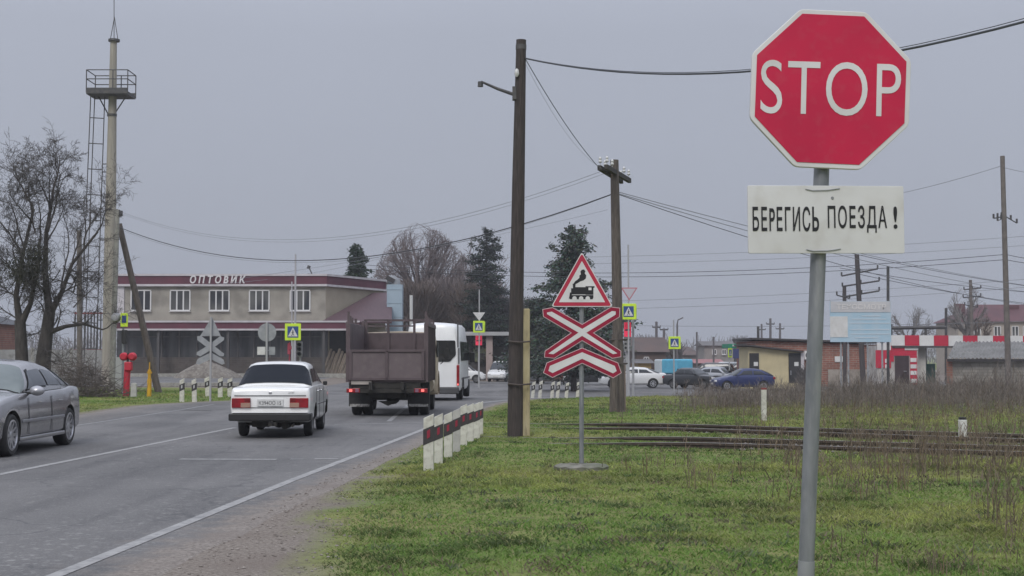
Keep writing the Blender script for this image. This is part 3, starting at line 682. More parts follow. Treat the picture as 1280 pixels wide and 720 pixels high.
def gravel_heap(name, px, D, w, h, label, m):
    b = at(px, 470, D); b.z = zg(b.x, D); n = 28; rows = []
    for i in range(12):
        r = i / 11; row = []
        for k in range(n):
            a = 2 * pi * k / n; q = 1 + .22 * mnoise.noise(Vector((cos(a) * 2, sin(a) * 2, px)))
            row.append(Vector((cos(a) * r * w * q, sin(a) * r * w * .6 * q, h * (1 - r) ** .75 * (1 + .12 * mnoise.noise(Vector((cos(a) * 3 * r, sin(a) * 3 * r, 1)))) - .05)))
        rows.append(row)
    mb = MB(); mb.grid(rows, closed=True); tag(mb.build(name, m, loc=b, smooth=60), label, 'heap')
gm = M('heap_gravel', (.20, .18, .155), (.12, .105, .09), 2.5, .95, bump=.8, bsc=6, c3=(.30, .28, .25), sc3=6, f3=.7)
gravel_heap('gravel_heap', 258, 101, 2.4, 1.35, 'heap of grey brown gravel in front of the shop', gm)
def kerb():
    mb = MB(); a, b = at(200, 482, 73), at(300, 482, 74)
    a.z = b.z = .06; 
    for i in range(6):
        p, q = a.lerp(b, i / 6), a.lerp(b, (i + .97) / 6); c = (p + q) / 2; mb.box((c.x, c.y, .1), ((q - p).length, .18, .2), rz=math.atan2(q.y - p.y, q.x - p.x))
    o = mb.build('kerb', conc, bevel=.015); o['kind'] = 'structure'
    mb = MB(); rows = [[Vector((x, y, zg(x, y) + .03)) for x in np.arange(-34, -11.5, 2.5)] for y in (73.6, 75.1)]
    mb.grid(rows); o = mb.build('pavement', M('pale_pavement', (.22, .215, .21), (.28, .27, .26), 1, .9)); o['kind'] = 'structure'
kerb()
def kiosk_shop():
    D = 133; s = D / F; b = at(612, 476, D); z0 = zg(b.x, D); b.z = z0
    t = thing('roadside_shop', 'small roadside shop with flat white canopy behind the minibus', 'shop building', b)
    def P(px, py, d=0): v = at(px, py, D + d); return v - b
    c = MB(); c.box(((P(580, 418).x + P(655, 418).x) / 2, -.4, P(612, 417.5).z), (75 * s, 3.4, .34)); c.build('canopy', M('canopy_white', (.42, .42, .42), (.34, .34, .34), 1), t)
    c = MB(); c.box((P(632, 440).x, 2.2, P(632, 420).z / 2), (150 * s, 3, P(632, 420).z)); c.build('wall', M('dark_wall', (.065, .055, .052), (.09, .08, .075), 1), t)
    c = MB(); c.box((P(612, 440).x, -1.4, P(612, 420).z / 2), (8 * s, .5, P(612, 420).z)); c.build('pillar', M('pink_pillar', (.38, .30, .28), (.32, .26, .24), 2), t)
    c = MB(); c.box((P(600, 440).x, .62, P(600, 438).z), (17 * s, .1, 28 * s))
    c.build('display_window', M('display', (.30, .34, .22), (.12, .10, .09), 2.6, .4, lo=.45, hi=.52, c3=(.45, .42, .12), sc3=3.0, f3=.9), t)
    c = MB(); c.box((P(680, 455).x, -.9, P(680, 450).z), (1, .1, .5)) if False else c.box((P(664, 437.5).x, .62, P(664, 437.5).z), (8 * s, .08, 8 * s)); c.build('notice', white_sign, t)
    t2 = thing('brick_shed', 'low grey shed with red brick end behind the crossing sign', 'shed', at(690, 474, 128))
    b2 = at(690, 474, 128); s2 = 128 / F
    c = MB(); c.box((-6 * s2, 1.5, 24 * s2), (44 * s2, 3, 50 * s2)); c.build('wall', M('shed_grey', (.10, .105, .115), (.075, .078, .085), 1), t2)
    c = MB(); c.box((19 * s2, -.4, 10 * s2), (34 * s2, .5, 20 * s2)); c.build('brick_end', M_brick('red_brick_end', (.20, .075, .055), (.15, .055, .042), (.2, .18, .16), 1.0, .5, .16, .012), t2)
    c = MB(); c.box((-6 * s2, 1.2, 49.5 * s2), (48 * s2, 3.6, .15)); c.build('roof', M('shed_roof', (.16, .16, .165), None), t2)
kiosk_shop()
def yellow_kiosk():
    D = 97; b = at(968, 480, D); b.z = zg(b.x, D)
    t = thing('yellow_kiosk', 'pale yellow kiosk with sloping roof and two black doors', 'kiosk', b)
    def P(px, py, d=0): return at(px, py, D + d) - b
    c = MB(); pl = [(P(932, 0).x, -.3), (P(932, 0).x, P(932, 433.5).z), (P(1000, 0).x, P(1000, 441).z), (P(1000, 0).x, -.3)]
    c.prism(pl, 0, 4); c.build('wall', M('kiosk_yellow', (.56, .48, .29), (.48, .41, .25), 1.5, .6), t)
    for x in (939, 989):
        w_ = 12 if x == 939 else 15; d = MB(); d.box((P(x, 0).x, -.03, P(x, 460).z), (w_ * D / F, .06, 37 * D / F)); o = d.build('door', M('kiosk_door', (.025, .024, .026), (.04, .038, .04), 2, .5), t)
        n = MB(); n.box((P(x + (2 if x == 939 else 2), 0).x, -.075, P(0, 455).z), (5.2 * D / F, .02, 5 * D / F)); n.build('notice', white_sign, o)
        h = MB(); h.box((P(x - 5, 0).x, -.09, P(0, 466).z), (.05, .06, .3)); h.build('handle', chrome, o)
    c = MB(); c.box((P(998.5, 0).x, -.05, P(0, 461).z), (4 * D / F, .1, 40 * D / F)); c.build('corner_post', white_trim, t)
    c = MB(); A, B = P(929, 432), P(1003, 440.6); c.add([A + Vector((0, -.4, 0)), B + Vector((0, -.4, 0)), B + Vector((0, 4.2, 0)), A + Vector((0, 4.2, 0))], [(0, 1, 2, 3)]); c.build('roof', M('kiosk_roof', (.05, .045, .045), None), t, solid=.1)
yellow_kiosk()
def brick_building():
    D = 106; b = at(1020, 482, D); b.z = zg(b.x, D)
    t = thing('brick_building', 'low red brick building with flat roof behind yellow kiosk', 'building', b)
    def P(px, py): return at(px, py, D) - b
    x0, x1 = P(941, 0).x, P(1092, 0).x
    c = MB(); c.prism([(x0, -.3), (x0, P(0, 426).z), (x1, P(0, 431).z), (x1, -.3)], 0, 9)
    c.build('wall', M_brick('red_brick', (.30, .125, .085), (.22, .088, .062), (.30, .27, .24), 1.0, .5, .16, .014), t)
    c = MB(); A, B = P(939, 424.5), P(1094, 429.5); c.add([A + Vector((0, -.35, 0)), B + Vector((0, -.35, 0)), B + Vector((0, 9.2, 0)), A + Vector((0, 9.2, 0))], [(0, 1, 2, 3)]); c.build('roof', M('tar_roof', (.05, .045, .045), None), t, solid=.14)
    c = MB(); c.box(((P(1030, 0).x + x1) / 2, -.06, P(0, 472).z), (x1 - P(1030, 0).x, .1, 20 * D / F)); c.build('plaster_patch', M('old_plaster', (.34, .30, .26), (.22, .19, .16), 1.4, .9, lo=.4, hi=.6), t)
    c = MB(); c.box((P(1045, 0).x, -.05, P(0, 449).z), (13 * D / F, .06, 7 * D / F)); c.build('name_plate', plate_white, t)
    c = MB(); c.box((P(953, 0).x, 3, P(0, 418).z), (2.6 * D / F, .3, 22 * D / F)); c.build('chimney', steel, t)
    c = MB(); c.box((P(1008, 0).x, -.12, P(0, 476).z), (12 * D / F, .2, 18 * D / F)); c.build('opening_shade', black_band, t)  # black slab on the wall, painted as the shade inside a gap
    a = thing('air_conditioner', 'white air conditioner unit fixed on the red brick wall', 'air conditioner', b + P(1009, 444) + Vector((0, -.25, 0)))
    c = MB(); c.box((0, 0, 0), (9.5 * D / F, .4, 11 * D / F)); c.build('casing', pvc, a, bevel=.02)
    c = MB(); c.lathe([(.0, -.215), (.2, -.215), (.22, -.2)], 20, axis='y'); c.build('fan_grille', black_band, a)
    c = MB(); p0 = P(999, 478); p1 = P(999, 434); c.tube([b + p0 + Vector((0, -.3, 0)), b + p1 + Vector((0, -.3, 0))], .05, 6)
    t3 = thing('filling_station_canopy', 'green and white station canopy edge left of yellow kiosk', 'canopy', at(924, 480, 120))
    b3 = at(924, 480, 120); s3 = 120 / F
    c = MB(); c.box((0, 2, 47.5 * s3), (25 * s3, 4, 5 * s3)); c.build('canopy_roof', M('green_fascia', (.01, .22, .12), None), t3)
    c = MB(); c.box((1 * s3, -.03, 48 * s3), (18 * s3, .06, 2.2 * s3)); c.build('white_strip', pvc, t3)
    c = MB(); c.box((10 * s3, 2, 22 * s3), (3 * s3, .4, 45 * s3)); c.build('column', M('dk', (.05, .05, .05), None), t3)
brick_building()
checker_r = M('checker_red', (.52, .022, .055), (.45, .02, .05), 1.5, .5)
checker_w = M('checker_white', (.70, .69, .67), (.60, .59, .57), 1.5, .5)
def gate():
    D = 100; b = at(1118, 482, D); b.z = zg(b.x, D)
    t = thing('service_gate', 'red and white chequered gate beam and booth with dark door', 'gate', b)
    def P(px, py): return at(px, py, D) - b
    S = D / F
    c = MB(); c.box(((P(1091, 0).x + P(1142, 0).x) / 2, 1.4, P(0, 457).z), (51 * S, 2.8, 50 * S)); c.build('booth_wall', M('booth_white', (.50, .48, .46), (.34, .31, .28), 1.4, .7), t)
    W = 17.8
    r = MB(); wq = MB()
    def cell(m, xa, xb, ya, yb, d=-.03): m.box(((P(xa, 0).x + P(xb, 0).x) / 2, d, (P(0, ya).z + P(0, yb).z) / 2), (abs(xb - xa) * S, .05, abs(yb - ya) * S))
    cell(wq, 1091, 1108, 429, 437.5); cell(r, 1108, 1125, 429, 438); cell(wq, 1125, 1142, 429, 437.5)
    cell(r, 1089, 1108, 437.8, 460); cell(r, 1108, 1140, 438.2, 444.6); cell(r, 1131.5, 1140, 444.8, 482); cell(r, 1108, 1111.5, 444.8, 452)
    for k, y in enumerate((450, 458, 466, 476)): wq.box((P(1135.5, 0).x, -.07, P(0, y).z), (7.5 * S, .02, 5 * S))
    for k, y in enumerate((451, 458)): wq.box((P(1103, 0).x, -.07, P(0, y).z), (5 * S, .02, 5 * S))
    r.build('red_panel', checker_r, t); wq.build('white_panel', checker_w, t)
    c = MB(); c.box((P(1121.3, 0).x, -.04, P(0, 462.5).z), (17.5 * S, .08, 35 * S)); d = c.build('door', M('door_brown', (.045, .03, .034), (.06, .042, .045), 2, .5), t)
    c = MB(); c.box((P(1125, 0).x, -.1, P(0, 464).z), (.2, .05, .06)); c.build('handle', chrome, d)
    # beam across the drive
    cells = [(1108, 1125, 'w'), (1125, 1143, 'r'), (1143, 1161, 'w'), (1161, 1179, 'r'), (1179, 1197, 'w'), (1197, 1215, 'r'), (1215, 1234, 'w'), (1234, 1252, 'r'), (1252, 1271, 'w'), (1271, 1290, 'r'), (1290, 1309, 'w')]
    for a_, b_, k in cells:
        m = MB()
        m.box(((P(a_, 0).x + P(b_, 0).x) / 2, .4, P(0, 426 + (a_ - 1108) * .006 - .5).z), ((b_ - a_) * S - .004, 1.0, 13 * S)); m.build('beam_panel', checker_r if k == 'r' else checker_w, t)
    c = MB(); c.box((P(1208, 0).x, .4, P(0, 433.6).z), (200 * S, 1.06, .12)); c.build('beam_underside', steel, t)
    c = MB(); c.box((P(1149, 0).x, .9, P(0, 458).z), (12 * S, .3, 50 * S)); c.build('gate_jamb', M('jamb', (.60, .58, .54), (.46, .43, .39), 1.5), t)
    c = MB(); c.box((P(1165, 0).x, 2.2, P(0, 468).z), (18 * S, .12, 26 * S)); c.build('gate_leaf', M('gate_green', (.035, .095, .075), (.05, .11, .09), 2, .6), t)
    c = MB(); c.box((P(1311, 0).x, .4, P(0, 458).z), (.3, .3, 52 * S)); c.build('beam_post', steel, t)
gate()
def stone_shed():
    D = 92; b = at(1230, 486, D); b.z = zg(b.x, D); S = D / F
    t = thing('stone_shed', 'long grey block shed under a corrugated grey roof', 'shed', b)
    def P(px, py): return at(px, py, D) - b
    x0, x1 = P(1177, 0).x, P(1330, 0).x
    SH = Matrix(((1, .42, 0, 0), (0, 1, 0, 0), (0, 0, 1, 0), (0, 0, 0, 1)))
    c = MB(); c.prism([(x0, -.3), (x0, P(0, 450).z), (x1, P(0, 450).z), (x1, -.3)], 0, 4, T=SH); c.build('wall', M_brick('grey_block', (.34, .315, .275), (.25, .23, .20), (.22, .205, .18), 1.0, .55, .2, .02), t)
    c = MB(); c.box((x0 + .15, -.06, P(0, 467).z), (.36, .1, 36 * S)); c.build('corner_brick', M_brick('orange_corner', (.30, .14, .09), (.24, .1, .07), (.2, .18, .16), 1, .4, .16, .015), t)
    mb = MB(); rows = []; n = 130; xa, xb = x0 - .1, x1 + .3
    for i in range(n):
        x = lerp(xa, xb, i / (n - 1)); dz = .05 * sin(i * pi / 2)
        rows.append([Vector((x, -.5, P(0, 447.5).z + dz)), Vector((x + 2.1, 4.6, P(0, 432.0).z + .3 + dz))])
    mb.grid(rows); mb.build('roof', M('corrugated', (.17, .165, .16), (.24, .235, .225), .9, .8, c3=(.1, .105, .09), sc3=2, f3=.6), t, solid=.03)
    c = MB(); c.box(((xa + xb) / 2, -.42, P(0, 449.3).z - .05), (xb - xa, .06, .16)); c.build('eaves_board', black_band, t)
stone_shed()
def billboard():
    D = 76; b = at(1071, 492, D); b.z = zg(b.x, D); S = D / F
    t = thing('billboard', 'pale blue information board with white heading and white square', 'billboard', b)
    def P(px, py): return at(px, py, D) - b
    c = MB(); c.box((P(1071, 0).x, 0, P(0, 402).z), (76 * S, .08, 51 * S)); c.build('panel', M('board_blue', (.34, .50, .60), (.42, .53, .60), 1.2, .5), t)
    c = MB(); c.box((P(1071, 0).x, -.05, P(0, 383.5).z), (75 * S, .02, 13.5 * S)); c.build('heading', M('board_pale', (.52, .51, .51), (.46, .46, .47), 1.5), t)
    c = MB(); c.box((P(1044, 0).x, -.05, P(0, 408.5).z), (22 * S, .02, 26 * S)); c.build('white_square', plate_white, t)
    text('ТЕХОСМОТР', 62 * S, 7 * S, .01, M('board_letter', (.62, .60, .58), None), 'heading_text', t, (P(1072, 0).x, -.065, P(0, 383.5).z), bold=.02)
    c = MB(); mm = M('board_line', (.48, .55, .60), None)
    for y, xa, xb in ((399, 1060, 1103), (404, 1058, 1107), (412, 1058, 1107), (417.5, 1058, 1107), (395, 1072, 1096), (422, 1064, 1092)): c.box((P((xa + xb) / 2, 0).x, -.045, P(0, y).z), ((xb - xa) * S, .012, 1.3 * S))
    c.build('text_line', mm, t)
    for px in (1047, 1056, 1080, 1098):
        c = MB(); c.tube([(P(px, 0).x, .1, -.2), (P(px, 0).x, .1, P(0, 400).z)], .05, 6); c.build('post', grey_back, t)
billboard()
roof_red = M('roof_red', (.115, .046, .052), (.085, .036, .042), .6, .7)
def house(name, label, D, x0, x1, ybase, yeave, yridge, wall, roof, hip=True, wins=(), chim=(), depth=9):
    S = D / F; xm = (x0 + x1) / 2; b = at(xm, ybase, D); b.z = zg(b.x, D)
    t = thing(name, label, 'house', b)
    def P(px, py): return at(px, py, D) - b
    a, c_ = P(x0, 0).x, P(x1, 0).x; ze, zr = P(0, yeave).z, P(0, yridge).z
    m = MB(); m.box(((a + c_) / 2, depth / 2, ze / 2 - .3), (c_ - a, depth, ze + .6)); m.build('wall', wall, t)
    o = .4; hp = (c_ - a) * (.28 if hip else 0); m = MB()
    vs = [(a - o, -o, ze), (c_ + o, -o, ze), (c_ + o, depth + o, ze), (a - o, depth + o, ze), (a - (0 if hip else o) + hp, depth / 2, zr), (c_ + (0 if hip else o) - hp, depth / 2, zr)]
    m.add(vs, [(0, 1, 5, 4), (2, 3, 4, 5), (1, 2, 5), (3, 0, 4), (3, 2, 1, 0)]); r = m.build('roof', roof, t)
    for px, py in chim:
        m = MB(); m.box((P(px, 0).x, depth / 2 - 1, P(0, py).z), (12 * S, .8, 11 * S)); m.build('chimney', roof, r)
    for px, py, w_, h_ in wins: window(t, P(px, 0).x, P(0, py).z, w_ * S, h_ * S, -.03, 2)
    return t
wl = M('pale_house', (.40, .35, .30), (.34, .30, .255), .7, .85)
house('red_roof_house', 'pale house with dark red hipped roof behind the tall pole', 170, 1192, 1330, 470, 402, 379, wl, roof_red, True, [(1262, 414, 8, 12), (1276, 414, 8, 12), (1240, 414, 8, 12), (1215, 414, 8, 12)], [(1205, 384), (1273, 386)])
dk = M('far_wall', (.16, .145, .135), (.12, .11, .10), .6, .9); gr = M('far_roof_grey', (.15, .14, .14), (.11, .105, .105), .5, .8); br_ = M('far_roof_brown', (.11, .075, .065), (.08, .06, .055), .5, .8)
house('grey_roof_house', 'distant grey house with long flat roof behind parked cars', 210, 878, 914, 462, 432, 426, M('far_pale', (.28, .26, .24), (.2, .19, .18), .5), gr, False, [(890, 440, 5, 6), (902, 440, 5, 6)])
house('brown_roof_house', 'distant dark brown gabled house right of the crossing sign', 160, 793, 830, 466, 440, 421, M('brown_wall', (.11, .075, .062), (.085, .06, .05), .5), br_, False, [(806, 450, 6, 7)])
house('yellow_house', 'tiny ochre house front below the pedestrian sign by traffic light', 155, 796, 812, 470, 454, 449, M('ochre', (.40, .27, .09), (.33, .23, .08), .6), gr, False)
house('grey_wall_house', 'distant grey walled house between the lamp poles', 230, 838, 872, 462, 444, 433, dk, br_, True, [(850, 450, 5, 5)])
house('pink_roof_house', 'far low house with reddish roof above the parked car roofs', 200, 868, 900, 463, 454, 449, dk, M('pinkish', (.30, .13, .13), None), False)
house('orange_brick_house', 'orange brick house with dark roof at the left edge behind bare tree', 105, -95, -14, 470, 404, 388, M_brick('orange_brick', (.34, .15, .10), (.28, .12, .085), (.3, .27, .24), 1, .5, .16, .014), M('slate', (.10, .105, .115), (.07, .072, .08), .6, .7), True, [(-30, 417, 6, 11)])
def wall_line(name, label, cat, pts, h, m, th=.15, seg=2.0, pil=None):
    t = thing(name, label, cat, (pts[0].x, pts[0].y, zg(pts[0].x, pts[0].y))); o = pts[0]
    mb = MB(); mp = MB()
    for a, b in zip(pts[:-1], pts[1:]):
        n = max(1, int((b - a).length / seg))
        for i in range(n):
            p, q = a.lerp(b, i / n), a.lerp(b, (i + .985) / n); c = (p + q) / 2; mb.box((c.x - o.x, c.y - o.y, h / 2 - .1), ((q - p).length, th, h + .2), rz=math.atan2(q.y - p.y, q.x - p.x))
            if pil:
                mp = MB(); mp.box((p.x - o.x, p.y - o.y, h / 2 - .05), (.16, th + .08, h + .3), rz=math.atan2(q.y - p.y, q.x - p.x)); mp.build('post', pil, t)
    mb.build('panel', m, t)
    return t
pan = M('concrete_panel', (.36, .36, .34), (.27, .265, .25), 1.5, .9, c3=(.17, .16, .145), sc3=4, f3=.7)
wall_line('concrete_fence', 'pale concrete panel fence behind the bare tree trunks', 'fence', [at(-60, 470, 78), at(135, 470, 82)], 1.9, pan, pil=conc)
bars = thing('bar_fence', 'dark upright metal bars above the fence by the mast', 'fence', (at(112, 470, 86).x, 86, 0))
mb = MB(); q0 = at(94, 400, 86); q1 = at(134, 400, 86)
for i in range(11):
    mb = MB(); x = lerp(q0.x, q1.x, i / 10) - at(112, 470, 86).x; mb.box((x, 0, 2.1), (.07, .07, 4.2)); mb.build('bar', steel, bars)
mb = MB()
for z in (1.9, 4.1): mb.box(((q0.x + q1.x) / 2 - at(112, 470, 86).x, 0, z), (q1.x - q0.x + .1, .09, .09))
mb.build('rail', M('rust_rail', (.2, .05, .05), None), bars)
# ------------------------------------------------------------------ vehicles (local axes: x right, y forward, z up)
def wheel(parent, x, y, R, w, rim_r, rim_m, spokes=0, side=1):
    mb = MB(); h = w / 2
    prof = [(rim_r, -h * .9), (rim_r + .01, -h), (R - .03, -h), (R - .008, -h * .8), (R, -h * .5), (R, h * .5), (R - .008, h * .8), (R - .03, h), (rim_r + .01, h), (rim_r, h * .9), (rim_r, -h * .9)]
    mb.lathe(prof, 28, axis='x'); o = mb.build('wheel', rubber, parent, loc=(x, y, R), smooth=40)
    r = MB(); s = side
    if spokes:
        r.lathe([(rim_r + .003, s * h * .96), (rim_r - .025, s * h * 1.0), (rim_r - .035, s * h * .6), (rim_r - .04, -s * h * .8)], 28, axis='x')
        r.lathe([(0, s * h * .78), (.05, s * h * .78), (.075, s * h * .6), (.075, s * h * .3), (0, s * h * .3)], 16, axis='x')
        for k in range(spokes):
            a = 2 * pi * k / spokes; d = Vector((0, cos(a), sin(a))); e = Vector((0, -sin(a), cos(a))); X = Vector((s * h * .72, 0, 0)); X2 = Vector((s * h * .9, 0, 0)); T = Vector((s * .03, 0, 0))
            p = [d * .05 + e * .03 + X, d * .05 - e * .03 + X, d * (rim_r - .02) - e * .022 + X2, d * (rim_r - .02) + e * .022 + X2]
            r.add(p + [q - T for q in p], [(0, 1, 2, 3), (7, 6, 5, 4), (0, 4, 5, 1), (1, 5, 6, 2), (2, 6, 7, 3), (3, 7, 4, 0)])
        r.build('rim', rim_m, o, smooth=40)
        b = MB(); b.lathe([(0, s * h * .1), (rim_r - .03, s * h * .1), (rim_r - .03, -s * h * .1), (0, -s * h * .1)], 20, axis='x'); b.build('brake_disc', dark_under, o)
    else:
        r.lathe([(rim_r + .004, s * h * .94), (rim_r - .02, s * h * .97), (rim_r - .035, s * h * .7), (rim_r * .75, s * h * .55), (rim_r * .5, s * h * .72), (rim_r * .3, s * h * .76), (.0, s * h * .78)], 24, axis='x'); r.build('rim', rim_m, o, smooth=40)
    return o
RING = [(0, 0), (.9, 0), (.985, .13), (1, .5), (.985, .86), (.94, 1.0), (.5, 1.0), (0, 1.0)]
class Car:
    """lofted body: tables over y for half-width, bottom, deck height; greenhouse over its own span"""
    def __init__(s, spec): s.q = spec
    def wid(s, y): return interp(s.q['wid'], y)
    def top(s, y): return interp(s.q['top'], y)
    def bot(s, y): return interp(s.q['bot'], y)
    def body(s, root, paint):
        q = s.q; ys = sorted(set(list(np.linspace(q['wid'][0][0], q['wid'][-1][0], 46)) + [p[0] for k in ('wid', 'top', 'bot') for p in q[k]]))
        mb = MB(); rows = []; cr = q.get('crown', .03); tum = q.get('tumble', .94)
        for y in ys:
            W, B, T = s.wid(y), s.bot(y), s.top(y); r = []
            half = [(0, 0, 0), (.88, 0, 0), (.985, .14, 0), (1, .5, 0), (q.get('sh', .985), .88, 0), (tum, 1, -.35), (.5, 1, .6), (0, 1, 1)]
            half = [(W * a, B + (T - B) * b + cr * c) for a, b, c in half]
            for x, z in half: r.append(Vector((x, y, z)))
            for x, z in half[-2:0:-1]: r.append(Vector((-x, y, z)))
            rows.append(r)
        mb.grid(rows, closed=True); n = len(rows[0]); N = len(rows)
        mb.f.append(tuple(range(n))); mb.m.append(0); mb.f.append(tuple((N - 1) * n + k for k in range(n - 1, -1, -1))); mb.m.append(0)
        mb.f = [f[::-1] for f in mb.f]
        o = mb.build('body', [paint, dark_under], root, recalc=True)
        bv = o.modifiers.new('bv', 'BEVEL'); bv.width = q.get('bev', .025); bv.segments = 3; bv.limit_method = 'ANGLE'; bv.angle_limit = radians(35)
        cs = []
        for y in q['axles']:
            c = MB(); c.lathe([(0, -1.2), (q['arch'], -1.2), (q['arch'], 1.2), (0, 1.2)], 32, axis='x', c=(0, y, q['R'] + q.get('arch_up', .02))); cs.append(c)
            c.f = [f[::-1] for f in c.f]
        # cut only the outer part of the arch: two short cutters per axle
        cs = []
        for y in q['axles']:
            for sx in (-1, 1):
                c = MB(); x0, x1 = (.45, 1.3) if sx > 0 else (-1.3, -.45); rr = q['arch']
                c.lathe([(0, x0), (rr, x0), (rr, x1), (0, x1)], 32, axis='x', c=(0, y, q['R'] + q.get('arch_up', .02))); cs.append(c)
        for c in cs:
            bm = bmesh.new(); me = bpy.data.meshes.new('x'); me.from_pydata(c.v, [], c.f); bm.from_mesh(me); bmesh.ops.remove_doubles(bm, verts=bm.verts, dist=1e-5); bmesh.ops.recalc_face_normals(bm, faces=bm.faces)
            c.v = [tuple(v.co) for v in bm.verts]; c.f = [tuple(v.index for v in f.verts) for f in bm.faces]; c.m = [0] * len(c.f); bm.free(); bpy.data.meshes.remove(me)
        cut(o, cs, dark_under)
        me = o.data; me.polygons.foreach_set('use_smooth', [True] * len(me.polygons)); me.set_sharp_from_angle(angle=radians(q.get('sharp', 38)))
        s.o = o; return o
    def G(s, y, k):     # greenhouse surface: k in -1..1 across
        q = s.q; zb = interp(q['belt'], y); zr = max(interp(q['roof'], y), zb + .004); f = interp(q['blend'], y)   # f: 0 at glass base, 1 at full roof
        wb = interp(q['wb'], y); wr = lerp(wb, q['wr'], f); a = abs(k); sg = 1 if k >= 0 else -1; K = .62; cr = q.get('rcrown', .012)
        if a <= K:
            t = a / K; x = wr * t; z = zr + cr * (1 - t * t) - (.03 * max(0, t - .8) / .2)
        else:
            t = (a - K) / (1 - K); x = lerp(wr, wb, t) + q.get('bulge', .015) * sin(pi * t); z = lerp(zr - .03, zb, t)
        return Vector((sg * x, y, z))
    def house(s, root, paint):
        q = s.q; y0, y1 = q['roof'][0][0], q['roof'][-1][0]
        ys = sorted(set(list(np.linspace(y0, y1, 40)) + [p[0] for p in q['roof']] + [p[0] for p in q['blend']]))
        ks = [-1, -.9, -.8, -.7, -.64, -.6, -.5, -.35, -.18, 0, .18, .35, .5, .6, .64, .7, .8, .9, 1]
        mb = MB(); mb.grid([[s.G(y, k) for k in ks] for y in ys]); n = len(ks)
        mb.f.append(tuple(range(n))); mb.m.append(0); mb.f.append(tuple((len(ys) - 1) * n + k for k in range(n - 1, -1, -1))); mb.m.append(0)
        return mb.build('roof', paint, root, smooth=q.get('sharp2', 30))
    def N(s, y, k):
        e = 1e-3; a = s.G(y + e, k) - s.G(y - e, k); b = s.G(y, min(1, k + e)) - s.G(y, max(-1, k - e)); n = b.cross(a); n.normalize()
        if n.dot(s.G(y, k) - Vector((0, y, 0.6))) < 0: n = -n
        return n
    def pane(s, root, c, mat, name='window', off=.014, n=(18, 20)):   # c: four (y,k) corners
        rows = []
        for i in range(n[0] + 1):
            r = []
            for j in range(n[1] + 1):
                u, v = i / n[0], j / n[1]
                y = lerp(lerp(c[0][0], c[1][0], u), lerp(c[3][0], c[2][0], u), v); k = lerp(lerp(c[0][1], c[1][1], u), lerp(c[3][1], c[2][1], u), v)
                r.append(s.G(y, k) + s.N(y, k) * off)
            rows.append(r)
        mb = MB(); mb.grid(rows); return mb.build(name, mat, root, smooth=60)
    def on_side(s, y, z, sx, off=.006): return Vector((sx * (s.wid(y) + off), y, z))
def add_box(root, name, c, d, m, bevel=.01, rz=0, rx=0, ry=0):
    mb = MB(); mb.box(c, d, rz, 0, rx, ry); return mb.build(name, m, root, bevel=bevel)
seam = M('panel_seam', (.03, .03, .032), None, rough=.8)

